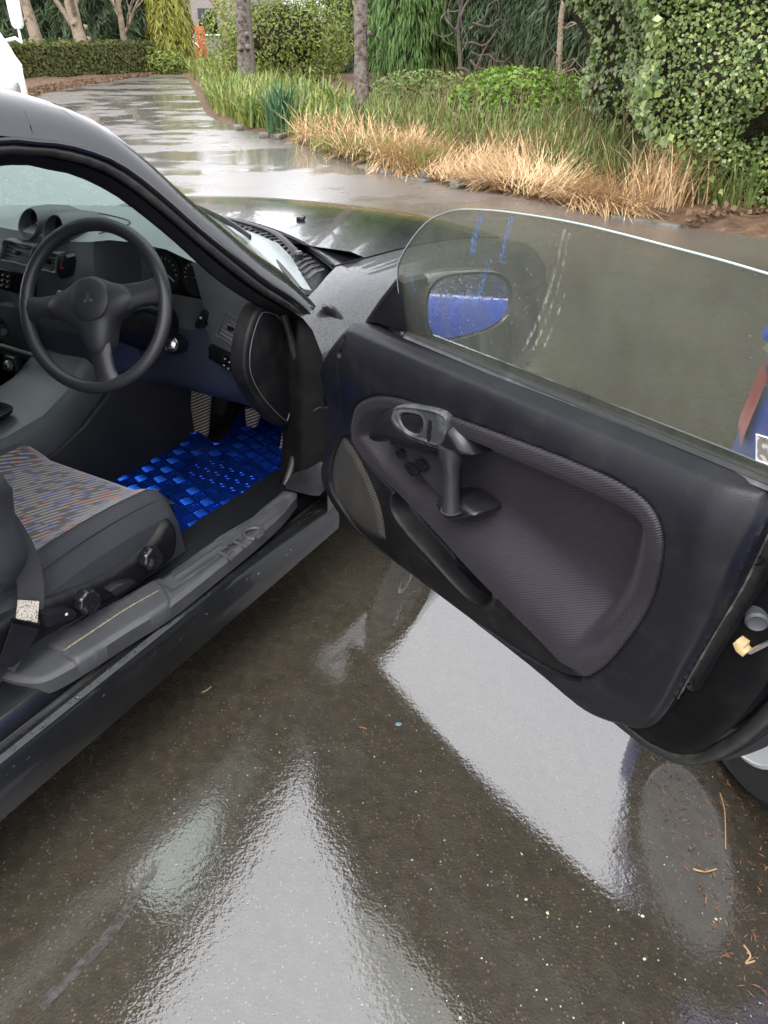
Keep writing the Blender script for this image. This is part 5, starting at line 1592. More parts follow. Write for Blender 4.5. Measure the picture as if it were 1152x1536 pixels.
mb = MB(); mb.lathe([(0.016, 0), (0.016, 0.006), (0.012, 0.008), (0.011, 0.014), (0.006, 0.016)], (-0.170, lq[0], lq[1]), (-1, 0, 0.15), 22); mb.build('lighter', 'chrome', lt)
# ashtray bar
mb = MB(); a_, b_ = [(1.042,0.5718),(0.8867,0.5685)]; mb.tube([(-0.15, *a_), (-0.152, *lerp(a_, b_, .5)), (-0.15, *b_)], 0.006, 8); mb.build('ashtray_bar', 'worn', car)

# ---- pedals and foot rest
pedals = [([], 'pedal', [(0.682,0.3697),(0.6054,0.3769),(0.6444,0.2166),(0.7187,0.2081)], 0.235),
          ([], 'perf', [(0.6556,0.3421),(0.588,0.3426),(0.6266,0.2672),(0.6786,0.2674)], 0.30),
          ([], 'pedal', [(0.4957,0.3374),(0.4345,0.3376),(0.4625,0.2753),(0.4975,0.2763)], 0.27),
          ([], 'pedal', [(0.3257,0.3208),(0.303,0.3218),(0.3107,0.2559),(0.3479,0.2417)], 0.24)]
for _, mt_, pq, x0 in pedals:
    c_ = np.mean(np.array(pq), 0)
    q_ = [tuple(c_ + (np.array(p) - c_)) for p in pq]
    mb = MB(); mb.prism(q_, lambda a, b, h: (x0 - h - 0.35 * (c_[1] - b) * -1.0 * 0.0, a, b), 0, 0.014, 0.003)
    mb.tube([(x0 + 0.004, c_[0], c_[1] + 0.02), (x0 + 0.05, c_[0], c_[1] + 0.12), (x0 + 0.06, c_[0], c_[1] + 0.25)], 0.007, 8)
    mb.build('pedal', mt_, car)
mb = MB(); mb.box((0.50, 0.60, 0.42), (0.14, 0.16, 0.14), 0.03); mb.lathe([(0.03, 0), (0.028, 0.03), (0.012, 0.034)], (0.43, 0.60, 0.44), (-1, 0, 0.2), 18)
mb.build('heater_box', 'trim_black', car)

# ---- driver's seat
seat = empty('driver_seat', parent=car)
SX0, SX1, SY0, SY1 = -0.93, -0.365, 0.135, 0.665
def cush(inner, name, mat_, z0, lift, x0, x1, y0, y1, nb=26):
    mb_ = MB()
    rings = []
    for i in range(nb + 1):
        f = i / nb
        x = x0 + (x1 - x0) * f
        ring = []
        for j in range(29):
            g = j / 28
            y = y0 + (y1 - y0) * g
            s_ = abs(2 * g - 1)
            z = z0 + 0.030 * float(sst(np.array(s_), 0.55, 0.85)) - 0.055 * float(sst(np.array(s_), 0.86, 1.0)) ** 1.4
            z += 0.022 * math.sin(math.pi * min(1, f * 1.05)) + 0.020 * f
            z -= 0.075 * float(sst(np.array(f), 0.84, 1.0)) ** 1.7
            ring.append((x + (0.0 if f < 0.9 else -0.05 * (f - 0.9) / 0.1 * s_ ** 3), y, z + lift))
        rings.append(ring)
    mb_.loft(rings, False)
    if not inner:
        edge_ = [r[0] for r in rings] + rings[-1][1:] + [r[-1] for r in rings[::-1]][1:]
        mb_.loft([edge_, [(p[0], p[1] - 0.004 if p[1] < 0.4 else p[1] + 0.004, p[2] - 0.03) for p in edge_], [(p[0], p[1], 0.31) for p in edge_]], False)
    return mb_.build(name, mat_, seat, 60)
cush(False, 'seat_cushion', 'seat_cloth', 0.432, 0.0, SX0, SX1, SY0, SY1)
# patterned centre panel
mb = MB()
rings = []
for i in range(25):
    f = i / 24
    x = SX0 + 0.02 + (SX1 - 0.012 - SX0 - 0.02) * f
    ring = []
    for j in range(21):
        g = j / 20
        y = SY0 + 0.082 - 0.035 * f ** 2 + (SY1 - SY0 - 0.164 + 0.07 * f ** 2) * g
        gg = (y - SY0) / (SY1 - SY0); s_ = abs(2 * gg - 1)
        ff = (x - SX0) / (SX1 - SX0)
        z = 0.432 + 0.030 * float(sst(np.array(s_), 0.55, 0.85)) - 0.055 * float(sst(np.array(s_), 0.86, 1.0)) ** 1.4 + 0.022 * math.sin(math.pi * min(1, ff * 1.05)) + 0.02 * ff - 0.075 * float(sst(np.array(ff), 0.84, 1.0)) ** 1.7
        e = min(1, min(g, 1 - g) / 0.06, (1 - f) / 0.05 + 0.0)
        ring.append((x, y, z + 0.0012 + 0.006 * e))
    rings.append(ring)
mb.loft(rings, False); mb.build('patterned_panel', 'seat_pattern', seat, 60)
# piping along the bolster
mb = MB()
mb.tube([(x, SY0 + 0.018 + 0.004 * math.sin(9 * x), 0.447 + 0.022 * math.sin(math.pi * min(1, (x - SX0) / (SX1 - SX0))) + 0.012) for x in np.linspace(SX0 + 0.05, SX1 - 0.09, 16)], 0.0016, 5); mb.build('seat_stitching', 'dark', seat)
# backrest with bolster
mb = MB()
rings = []
for z, x, w, dpt in [(0.40, -0.90, 0.18, 0.10), (0.50, -0.895, 0.215, 0.13), (0.60, -0.92, 0.235, 0.14), (0.75, -0.97, 0.235, 0.13), (0.90, -1.03, 0.22, 0.11), (1.0, -1.07, 0.16, 0.09), (1.06, -1.09, 0.12, 0.07)]:
    ring = []
    for k in range(36):
        q = 2 * math.pi * k / 36
        ca, sa = math.cos(q), math.sin(q)
        yy = w * abs(ca) ** 0.6 * (1 if ca > 0 else -1)
        xx = dpt * abs(sa) ** 0.7 * (1 if sa > 0 else -1)
        if sa > 0: xx = xx * (0.62 + 0.5 * abs(yy / w) ** 2)
        ring.append((x + xx, 0.435 + yy, z))
    rings.append(ring)
mb.loft(rings, True, True); mb.build('backrest', 'seat_cloth', seat, 70)
mb = MB(); bo = crv([(-1.03, 0.235, 0.88), (-0.95, 0.215, 0.72)] + [(-0.8418,0.15,0.7145),(-0.8385,0.15,0.6197),(-0.8348,0.15,0.5536),(-0.8411,0.15,0.5056),(-0.8684,0.15,0.4707)], 5)
mb.tube(bo, [0.004, 0.02, 0.032, 0.04, 0.044] + [0.047] * 6 + [0.047] * 5 + [0.046] * 5 + [0.044, 0.041, 0.037, 0.032, 0.026, 0.018, 0.010, 0.006, 0.004, 0.002], 16, sq=(1.1, 0.9)); mb.build('backrest_bolster', 'seat_cloth', seat, 70)
# plastic side shield with knobs and rails
SH = crv([(-0.4378,0.3817),(-0.4557,0.3371),(-0.4966,0.3252),(-0.6152,0.3294),(-0.7366,0.3436),(-0.8146,0.3535),(-0.8745,0.3547),(-0.9517,0.3763),(-0.9525,0.4554),(-0.876,0.4447),(-0.8065,0.435),(-0.7174,0.4152),(-0.6521,0.4028),(-0.5798,0.3986),(-0.5091,0.4087),(-0.4633,0.4318),(-0.4433,0.4172)], 3, True)
mb = MB(); mb.region(SH, 0.006, lambda x, z, d: 0.006 + 0.016 * np.sqrt(np.clip(1 - (1 - np.clip(d / 0.018, 0, 1)) ** 2, 0, 1)), lambda a, b, h: (a, 0.140 - h, b), -0.03)
mb.build('side_shield', 'trim_black', seat, 60)
for kc in [(-0.5393,0.3822),(-0.7134,0.3834)]:
    mb = MB(); mb.lathe([(0.012, 0), (0.014, 0.008), (0.025, 0.010), (0.027, 0.016), (0.026, 0.028), (0.022, 0.033), (0.017, 0.031)], (kc[0], 0.126, kc[1]), (0, -1, 0.12), 48, flute=lambda q: 1 + 0.045 * math.cos(8 * q))
    mb.build('seat_knob', 'knob', seat, 50)
lv = [(-0.6623,0.3793),(-0.6405,0.3803),(-0.5991,0.3671),(-0.5922,0.3556),(-0.6276,0.3578),(-0.6529,0.3591)]
mb = MB(); mb.prism(lv, lambda a, b, h: (a, 0.127 - h, b), 0, 0.03, 0.004); mb.build('tilt_lever', 'pod', seat)
lv2 = [(-0.8128,0.4283),(-0.7578,0.4026),(-0.7491,0.3865),(-0.758,0.3777),(-0.8154,0.3979)]
mb = MB(); mb.prism(lv2, lambda a, b, h: (a, 0.132 - h, b), 0, 0.04, 0.005); rl = mb.build('recline_lever', 'trim', seat)
c_ = np.mean(np.array(lv2), 0)
mb = MB(); mb.lathe([(0.0035, 0), (0.0025, 0.001)], (c_[0] + 0.006, 0.0915, c_[1] + 0.002), (0, -1, 0), 10); mb.build('lever_mark', 'pale_mark', seat)
mb = MB(); mb.box((-0.7, 0.17, 0.225), (0.5, 0.03, 0.05), 0.006); mb.build('seat_rail', 'jamb', seat)

# ---- seat belt
belt = empty('seat_belt', parent=car)
bp = crv([(-0.8467,0.1514,0.6842),(-0.8174,0.1473,0.6432),(-0.8007,0.1417,0.5868),(-0.7947,0.1357,0.5266),(-0.803,0.1303,0.4727),(-0.8199,0.1261,0.4308),(-0.835,0.124,0.4103),(-0.8612,0.1217,0.387),(-0.9055,0.1191,0.3609)], 6)
mb = MB()
rings = []
for k, p in enumerate(bp):
    p = Vector(p)
    t_ = (Vector(bp[min(k + 1, len(bp) - 1)]) - Vector(bp[max(k - 1, 0)])).normalized()
    n_ = Vector((-0.25, -0.9, 0.35)); wv = t_.cross(n_).normalized()
    n_ = wv.cross(t_).normalized()
    rings.append([tuple(p + wv * 0.0235 + n_ * 0.0008), tuple(p + n_ * 0.0012), tuple(p - wv * 0.0235 + n_ * 0.0008), tuple(p - wv * 0.0235 - n_ * 0.0006), tuple(p + wv * 0.0235 - n_ * 0.0006)])
mb.loft(rings, True, True); mb.build('webbing', 'belt', belt)
lab = [(-0.8444,0.1108,0.4775),(-0.8079,0.108,0.4504),(-0.8259,0.1044,0.4136),(-0.8602,0.1077,0.4467)]
mb = MB(); mb.add(lab, [(0, 1, 2, 3)]); mb.add([(p[0], p[1] + 0.001, p[2]) for p in lab], [(3, 2, 1, 0)])
t = NT('printed_label')
ws_ = t.noise(420, 2)
mb.build('care_label', t.P(color=t.mix(t.rr(ws_, 0.52, 0.58), (0.60, 0.55, 0.47), (0.16, 0.12, 0.10)), rough=0.7), belt, smooth=False)
a_, b_ = [(-0.8693,0.1051,0.4512),(-0.8235,0.1002,0.4023)]
mb = MB(); mb.tube([a_, b_], 0.004, 8); mb.build('belt_guide', 'jamb', belt)
BT = [(-0.8703,0.1025,0.4452),(-0.8274,0.0984,0.4043),(-0.8725,0.095,0.3702),(-0.8994,0.0947,0.3674),(-0.9275,0.0962,0.3817)]
bt0 = [tuple(p) for p in BT]
mb = MB(); mb.add(bt0 + [(p[0], p[1] + 0.004, p[2]) for p in bt0], [(0, 1, 2, 3, 4), (9, 8, 7, 6, 5)] + [(i, (i + 1) % 5, 5 + (i + 1) % 5, 5 + i) for i in range(5)])
mb.build('belt_anchor_cover', 'trim', belt, 30)

# ================================================================== blue floor mat lying in the footwell
fm = empty('floor_mat', (-0.1419, 1.7702, 0.0), 1.04415)
tag(fm, 'shiny metallic blue checker plate floor mat in the driver footwell', 'floor mat')
MZ = 0.215
MO = crv([(-0.0601,0.7873),(0.0989,0.7309),(0.2096,0.6946),(0.215,0.6559),(0.1877,0.5781),(0.2347,0.5733),(0.3284,0.6115),(0.4199,0.6453),(0.4568,0.6039),(0.4555,0.4764)], 3)
MO = MO + [(0.2681,0.3292),(0.1322,0.2551),(-0.3172,0.2635),(-0.1869,0.3995),(-0.1027,0.5096)] + [(-0.42, 0.26), (-0.42, 0.66), (-0.1, 0.80)]
def h_mat(x, y, d):
    h = 0.004 + 0.009 * np.exp(-((d - 0.008) / 0.006) ** 2)
    e = ((x - HP[0]) * HPD[0] + (y - HP[1]) * HPD[1], -(x - HP[0]) * HPD[1] + (y - HP[1]) * HPD[0])
    rr_ = np.hypot(e[0] / 0.150, e[1] / 0.085)
    return h + 0.006 * np.exp(-((rr_ - 1) / 0.05) ** 2) + 0.020 * sst(x, 0.28, 0.5)
q0, q1 = [np.array(p) for p in [(0.0645,0.5793),(0.0419,0.2507)]]
HP = (q0 + q1) / 2; HPD = (q1 - q0) / np.linalg.norm(q1 - q0)
mb = MB(); mb.region(MO, 0.008, h_mat, c_top(MZ - 0.012), -0.004)
mb.build('mat_sheet', 'mat_blue', fm, 60)
mb = MB(); ol = MO[:28]
mb.tube([(x, y, MZ + 0.004 + 0.02 * float(sst(np.array(x), 0.28, 0.5))) for x, y in ol], 0.006, 8); mb.build('raised_edge', 'mat_blue', fm)
# raised tread clusters: five bars, alternately turned, sharing two meshes
def cluster_mesh(nm):
    mb_ = MB()
    for k in range(4):
        yy = (k - 1.5) * 0.0092
        mb_.loft([[(-0.0165, yy - 0.0018, 0), (-0.0165, yy, 0.001), (-0.0165, yy + 0.0018, 0)], [(-0.011, yy - 0.0019, 0), (-0.011, yy, 0.0036), (-0.011, yy + 0.0019, 0)],
                  [(0.011, yy - 0.0019, 0), (0.011, yy, 0.0036), (0.011, yy + 0.0019, 0)], [(0.0165, yy - 0.0018, 0), (0.0165, yy, 0.001), (0.0165, yy + 0.0018, 0)]], False)
    o_ = mb_.build(nm, 'mat_bar', fm, 30)
    return o_
proto = cluster_mesh('tread_bars')
first = True
dirx = np.array([0.94, -0.34]); dirx /= np.linalg.norm(dirx); diry = np.array([-dirx[1], dirx[0]])
moa = np.array(MO)
for i in range(-14, 16):
    for j in range(-10, 14):
        p = np.array([0.05, 0.5]) + dirx * i * 0.042 + diry * j * 0.042
        dd = sd(moa, p[:1], p[1:])[0]
        e = p - HP
        rr_ = math.hypot((e @ HPD) / 0.170, (e @ np.array([-HPD[1], HPD[0]])) / 0.105)
        if dd < 0.026 or rr_ < 1.0:
            continue
        o_ = proto if first else proto.copy()
        if not first:
            COL.objects.link(o_)
        first = False
        o_.parent = fm
        o_.location = (p[0], p[1], MZ - 0.0085 + 0.02 * float(sst(np.array(p[0]), 0.28, 0.5)))
        o_.rotation_euler = (0, 0, math.atan2(dirx[1], dirx[0]) + (math.pi / 2 if (i + j) % 2 else 0))
# raised ovals of the heel pad
mb = MB(); mb.tube([(0.013 * math.cos(q), 0.0075 * math.sin(q), 0.001) for q in [2 * math.pi * k / 18 for k in range(18)]], 0.0014, 6, closed=True, caps=False)
ov = mb.build('heel_pad_ring', 'mat_blue', fm)
first = True
for i in range(-3, 4):
    for j in range(-1, 2):
        a_ = i * 0.042 + (0.021 if j % 2 else 0); b_ = j * 0.042
        if math.hypot(a_ / 0.150, b_ / 0.085) > 0.92: continue
        p = HP + HPD * a_ + np.array([-HPD[1], HPD[0]]) * b_
        o_ = ov if first else ov.copy()
        if not first: COL.objects.link(o_)
        first = False
        o_.parent = fm
        o_.location = (p[0], p[1], MZ - 0.0085); o_.rotation_euler = (0, 0, math.atan2(HPD[1], HPD[0]) + 0.5)

# ================================================================== blue hatchback parked on the right
PHI = R(5)
fwd = Vector((math.sin(PHI), -math.cos(PHI), 0))
bw = Vector((0.772, 1.225, 0))                                 # outer face of its rear wheel on the ground
rgt = Vector((fwd.y, -fwd.x, 0))                             # its right-hand side, facing the coupe
b_org = bw - rgt * 0.80 + fwd * 1.25 + Vector((0, 0, -0.093))                         # centre of the car on the ground
bcar = empty('parked_hatchback', tuple(b_org), math.atan2(fwd.y, fwd.x))
tag(bcar, 'blue parked hatchback with silver wheel, glimpsed at the right edge behind the open door', 'car')
def bsec(x):
    """half width, sill height, shoulder height, roof line at this station"""
    hw = 0.80 - 0.10 * sst(np.array(abs(x)), 1.2, 1.75) - 0.05 * sst(np.array(abs(x)), 1.55, 1.8)
    sh = 0.86 - 0.10 * sst(np.array(x), 0.7, 1.75)
    return float(hw), float(sh)
mb = MB()
rings = []
for x in np.concatenate([np.linspace(-1.70, -1.45, 4), np.linspace(-1.40, 1.65, 50), np.linspace(1.70, 1.85, 3)]):
    hw, sh = bsec(x)
    zb = 0.20
    for wx in (-1.25, 1.15):
        if abs(x - wx) < 0.335:
            zb = max(zb, 0.29 + math.sqrt(0.335 ** 2 - (x - wx) ** 2))
    e = float(sst(np.array(abs(x)), 1.6, 1.86))
    half = [(hw * (0.97 - 0.05 * e), zb), (hw * 1.0, max(zb, 0.33)), (hw * 1.02, max(zb, 0.50)), (hw * 1.0, max(zb, 0.66)), (hw * 0.97, sh - 0.06), (hw * 0.92, sh), (hw * 0.6, sh + 0.03), (0, sh + 0.04)]
    ring = [(x, -a, b) for a, b in half] + [(x, a, b) for a, b in half[::-1][1:]]
    rings.append(ring)
mb.loft(rings, False)
for r_ in (rings[0], rings[-1]):
    mb.add(r_, [tuple(range(len(r_)))])
mb.build('body', 'blue', bcar, 40)
# cabin: glass with roof and pillars
gh = [(-1.62, 0.88, 0.66, 0.90), (-1.45, 1.28, 0.58, 1.0), (-1.2, 1.40, 0.56, 1), (-0.2, 1.42, 0.57, 1), (0.25, 1.36, 0.56, 1), (0.95, 0.90, 0.62, 1)]
mb = MB(); mb.loft([[(x, -0.72, 0.86), (x, -w, z), (x, 0, z + 0.03), (x, w, z), (x, 0.72, 0.86)] for x, z, w, _ in gh], False)
mb.build('cabin_glass', 'dark_glass', bcar, 40)
mb = MB(); mb.loft([[(x, -w - 0.01, z + 0.002), (x, -w * 0.7, z + 0.03), (x, 0, z + 0.04), (x, w * 0.7, z + 0.03), (x, w + 0.01, z + 0.002)] for x, z, w, _ in gh[1:5]], False)
mb.build('roof', 'blue', bcar)
for sgn in (-1, 1):
    for (x0, z0, w0), (x1, z1, w1) in (((-1.62, .88, .70), (-1.45, 1.28, .59)), ((-0.55, .88, .73), (-0.50, 1.41, .575)), ((0.95, .88, .70), (0.25, 1.36, .57))):
        mb = MB(); mb.tube([(x0, sgn * w0, z0), (x1, sgn * w1, z1)], 0.03, 8); mb.build('pillar', 'blue', bcar)
    for wx in (-1.25, 1.15):
        ax = (0, sgn, 0)
        o_ = (wx, sgn * 0.71, 0.29)
        mb = MB(); mb.lathe([(0.19, -0.09), (0.27, -0.095), (0.288, -0.08), (0.29, -0.05), (0.29, 0.05), (0.286, 0.075), (0.265, 0.092), (0.235, 0.095), (0.212, 0.085)], o_, ax, 48)
        wh = mb.build('wheel', 'tyre', bcar, 30)
        mb = MB(); mb.lathe([(0.214, 0.086), (0.206, 0.090), (0.196, 0.07), (0.186, 0.02), (0.05, 0.015)], o_, ax, 40)
        for k in range(7):
            q = 2 * math.pi * k / 7
            d = Vector((math.cos(q), 0, math.sin(q))); e = Vector((-math.sin(q), 0, math.cos(q)))
            c0 = Vector(o_) + Vector(ax) * 0.066
            mb.loft([[tuple(c0 + d * rr + e * w * s + Vector(ax) * h) for s, h in ((-1, -0.02), (-0.8, 0.004), (0.8, 0.004), (1, -0.02))] for rr, w in ((0.03, 0.024), (0.10, 0.018), (0.194, 0.026))], True, True)
        mb.lathe([(0.05, 0.04), (0.048, 0.074), (0.03, 0.08), (0.004, 0.08)], o_, ax, 24)
        mb.build('rim', 'rim', wh, 35)
        mb = MB(); mb.lathe([(0.33, -0.2), (0.33, 0.05), (0.31, 0.05)], o_, ax, 30); mb.build('wheel_arch', 'dark', bcar)
    # tail light wrapping the corner, rear door line
    mb = MB()
    rings = []
    for z in np.linspace(0.64, 0.80, 9):
        hw, sh = bsec(-1.66)
        rings.append([(x, sgn * (bsec(x)[0] * (1.006 - 0.03 * max(0, z - 0.66) / 0.14) + 0.006), z) for x in (-1.70, -1.67, -1.64, -1.60, -1.585 - 0.10 * (z - 0.64))] )
    mb.loft(rings, False); mb.build('tail_light', 'red_lens', bcar)
    mb = MB(); mb.tube([(-0.55, sgn * 0.79, 0.85), (-0.56, sgn * 0.812, 0.6), (-0.60, sgn * 0.80, 0.3)], 0.003, 5); mb.tube([(0.55, sgn * 0.78, 0.85), (0.55, sgn * 0.81, 0.6), (0.52, sgn * 0.80, 0.3)], 0.003, 5)
    mb.build('door_seam', 'dark', bcar)
    mb = MB(); mb.box((-0.40, sgn * 0.805, 0.74), (0.14, 0.03, 0.028), 0.008); mb.build('door_handle', 'blue', bcar)
    mb = MB(); mb.box((0.72, sgn * 0.86, 0.94), (0.09, 0.17, 0.12), 0.03); mb.build('side_mirror', 'blue', bcar)
    mb = MB(); mb.box((1.76, sgn * 0.5, 0.62), (0.10, 0.26, 0.12), 0.03); mb.build('headlight', 'chrome', bcar)
mb = MB(); mb.box((-1.72, 0, 0.42), (0.14, 1.36, 0.26), 0.05); mb.build('rear_bumper', 'blue', bcar)
mb = MB(); mb.box((1.84, 0, 0.40), (0.14, 1.36, 0.26), 0.05); mb.build('front_bumper', 'blue', bcar)

# ================================================================== white van far left
vp = [(-4.501,0.8342)][0]
van = empty('delivery_van', (vp[0] - 1.14, 11.35, 0), R(35))
tag(van, 'white delivery van nose cut off by the left edge, beyond the black roof', 'van')
# local: faces -y (towards the camera); x across
mb = MB()
rings = []
for y, zt, hw in [(-0.55, 0.62, 0.80), (-0.50, 0.80, 0.84), (-0.30, 0.98, 0.90), (0.15, 1.10, 0.93), (0.25, 1.16, 0.93), (0.95, 1.95, 0.86), (1.3, 2.15, 0.86), (4.6, 2.2, 0.86), (4.8, 2.1, 0.86)]:
    top_hw = hw if zt < 1.2 else hw - 0.20 * min(1, (zt - 1.1) / 1.0)
    half = [(hw * 0.96, 0.28), (hw, 0.42), (hw, 0.75 if zt > 0.8 else zt * 0.85), (hw - 0.01, min(zt, 1.12)), (top_hw, zt - 0.05 if zt > 1.2 else zt), (top_hw * 0.8, zt), (0, zt + 0.03)]
    rings.append([(a, y, b) for a, b in half] + [(-a, y, b) for a, b in half[::-1][1:]])
mb.loft(rings, False)
mb.add(rings[0], [tuple(range(len(rings[0])))]); mb.add(rings[-1], [tuple(range(len(rings[-1])))])
mb.build('body', 'white', van, 40)
mb = MB(); mb.loft([[(x, 0.26, 1.18), (x * 0.9, 0.92, 1.93)] for x in np.linspace(-0.80, 0.80, 7)], False)
for v_ in range(len(mb.v)): mb.v[v_] = (mb.v[v_][0], mb.v[v_][1] - 0.012, mb.v[v_][2] + 0.012)
mb.build('windscreen', 'dark_glass', van)
for sgn in (-1, 1):
    mb = MB(); mb.loft([[(sgn * 0.945, 0.55, 1.16), (sgn * 0.83, 0.95, 1.75)], [(sgn * 0.945, 1.4, 1.16), (sgn * 0.80, 1.4, 1.85)]], False); mb.build('side_window', 'dark_glass', van)
    hs_ = empty('mirror_holder', parent=van); bpy.data.objects.remove(hs_)
    mb = MB()
    rings = []
    for dz, k in ((-0.22, 0.6), (-0.18, 0.95), (0, 1.0), (0.2, 1.0), (0.27, 0.7)):
        rings.append([(sgn * 1.10 + 0.085 * k * math.cos(q), 0.32 + 0.07 * k * math.sin(q), 1.60 + dz) for q in [2 * math.pi * j / 16 for j in range(16)]])
    mb.loft(rings, True, True); mm = mb.build('side_mirror', 'white', van)
    mb = MB(); mb.box((sgn * 1.10 + 0.02, 0.40, 1.62), (0.15, 0.03, 0.42), 0.012); mb.build('mirror_back', 'black_gloss', mm)
    mb = MB(); mb.tube([(sgn * 0.92, 0.42, 1.24), (sgn * 1.04, 0.36, 1.27), (sgn * 1.11, 0.33, 1.22)], 0.022, 10); mb.tube([(sgn * 1.10, 0.33, 1.22), (sgn * 1.10, 0.33, 1.42)], 0.018, 8); mb.build('mirror_arm', 'white', mm)
    for wy in (0.1, 3.3):
        mb = MB(); mb.lathe([(0.18, -0.1), (0.30, -0.1), (0.32, -0.06), (0.32, 0.06), (0.30, 0.1), (0.18, 0.1)], (sgn * 0.84, wy, 0.32), (sgn, 0, 0), 28); mb.build('wheel', 'tyre', van)
    mb = MB(); mb.box((sgn * 0.62, -0.50, 0.74), (0.30, 0.12, 0.16), 0.03); mb.build('headlight', 'chrome', van)
    mb = MB(); mb.tube([(sgn * 0.935, 0.45, 1.14), (sgn * 0.942, 0.42, 0.75), (sgn * 0.94, 0.45, 0.4)], 0.004, 5); mb.build('door_seam', 'worn', van)
mb = MB(); mb.box((0, -0.56, 0.42), (1.66, 0.14, 0.26), 0.04); mb.build('front_bumper', 'worn', van)

# ================================================================== planting
def ell_points(n, c, r, shell=0.35, lumps=9, seed=0, zmin=None):
    """points near the surface of a lumpy ellipsoid, with outward normals"""
    rg = np.random.default_rng(seed)
    d = unit(rg.normal(size=(n, 3)))
    k = np.ones(n)
    for _ in range(lumps):
        a = unit(rg.normal(size=3)); amp = rg.uniform(-0.30, 0.34); w = rg.uniform(3, 16)
        k += amp * np.exp(-w * (1 - d @ a))
    k *= 1 - shell * rg.random(n) ** 1.8
    p = np.array(c) + d * np.array(r) * k[:, None]
    if zmin is not None:
        m = p[:, 2] > zmin
        p = p[m]; d = d[m]
    return p, unit(d / np.array(r))

def branch_tree(name, label, base, r0, h, mat, spread=0.5, seed=1, levels=3, fork=1.6, cat='tree', lean=(0, 0), group=None, nb=7):
    rd = random.Random(seed)
    root = empty(name, (base[0], base[1], 0))
    tag(root, label, cat, group)
    mb_ = MB()
    path = []; rad_ = []
    steps = 26
    for k in range(steps + 1):
        f = k / steps
        z = -0.1 + h * f
        path.append((lean[0] * f + 0.03 * math.sin(5 * f + seed), lean[1] * f + 0.03 * math.cos(4 * f + seed), z))
        fl = 1 + 0.55 * math.exp(-f * h / 0.12)
        rad_.append(r0 * fl * (1 - 0.45 * f) * (1 + 0.06 * math.sin(23 * f + seed) + rd.uniform(-0.04, 0.04)))
    mb_.tube(path, rad_, 14)
    # knots and old pruning scars
    for k in range(6):
        q = rd.uniform(0, 6.28); z = rd.uniform(0.3, h * 0.8)
        f = (z + 0.1) / h
        c = Vector((lean[0] * f + math.cos(q) * r0 * 0.8, lean[1] * f + math.sin(q) * r0 * 0.8, z))
        mb_.tube([tuple(c), tuple(c + Vector((math.cos(q), math.sin(q), 0.1)) * r0 * 0.45)], [r0 * 0.42, r0 * 0.26], 8)
    mb_.build('trunk', mat, root, 60)
    mbb = MB()
    def grow(p, d, r, L, lev):
        pts = [p]; rr_ = [r]
        cur = Vector(p); dv = Vector(d).normalized()
        n = 5
        for i in range(n):
            dv = (dv + Vector((rd.uniform(-1, 1), rd.uniform(-1, 1), rd.uniform(-0.4, 0.7))) * 0.22).normalized()
            cur = cur + dv * (L / n)
            pts.append(tuple(cur)); rr_.append(r * (1 - 0.6 * (i + 1) / n))
        mbb.tube(pts, rr_, 6 if lev else 8, caps=False)
        if lev < levels:
            for _ in range(3 if lev == 0 else 3):
                i = rd.randint(1, n)
                a = rd.uniform(0, 6.28)
                nd = (dv + Vector((math.cos(a), math.sin(a), rd.uniform(-0.1, 0.6))) * 0.9).normalized()
                grow(pts[i], nd, rr_[i] * 0.7, L * 0.62, lev + 1)
    tp = path[-1]
    for k in range(nb):
        f = fork / h + (1 - fork / h) * (k / nb) * 0.95
        i = int(f * steps)
        a = k * 2.4 + seed
        grow(path[i], (math.cos(a) * spread, math.sin(a) * spread, 0.7), rad_[i] * 0.55, h * 0.42, 0)
    grow(tp, (0, 0, 1), rad_[-1] * 0.9, h * 0.4, 0)
    mbb.build('branches', mat, root, 60)
    return root

tb = [(-0.2928,12.44),(-3.488,22.42),(-18.14,47.19),(-16.36,49.42),(-15.88,54.56),(-3.52,20.17)]
branch_tree('roadside_tree', 'slim leafless tree with scarred grey trunk at the edge of the dry grass', tb[0], 0.115, 3.6, 'bark', 0.5, 3, 2, 1.9, nb=6)
branch_tree('roadside_tree', 'thick dark leafless trunk in front of the yellow green shrub', tb[1], 0.20, 4.6, 'bark', 0.5, 5, 2, 2.0, nb=6)
branch_tree('roadside_tree', 'leafless brown trunk behind the clipped hedge beside the van mirror', ([(-11.82,1.096)][0][0], 31), 0.21, 5.5, 'bark_pale', 0.5, 8, 2, 2.6, lean=(-0.5, 0), nb=6)
branch_tree('roadside_tree', 'forked leafless tree with orange lichened trunk behind the clipped hedge', ([(-10.25,0.8011)][0][0], 31), 0.25, 4.2, 'bark_pale', 0.6, 9, 2, 1.6, lean=(-0.5, 0), nb=8)
branch_tree('roadside_tree', 'thin pale leafless tree behind the right half of the clipped hedge', ([(-9.538,0.7657)][0][0], 33), 0.12, 4.2, 'bark_pale', 0.6, 12, 2, 1.4, nb=8)
branch_tree('roadside_tree', 'slender pale leafless stem leaning behind the thick dark trunk', ([(-5.048,0.7231)][0][0], 30), 0.12, 5.0, 'bark_pale', 0.6, 15, 2, 1.4, lean=(-0.5, 0), nb=8)
# thin stake beside the dark trunk
mb = MB(); sx_ = [(-3.089,0.6404)][0][0]; mb.tube([(sx_, 21.0, 0), (sx_ + 0.01, 21.0, 1.4), (sx_, 21.0, 2.6)], 0.045, 8)
tag(mb.build('garden_stake', 'twig'), 'thin grey stake standing right beside the thick dark trunk', 'stake')

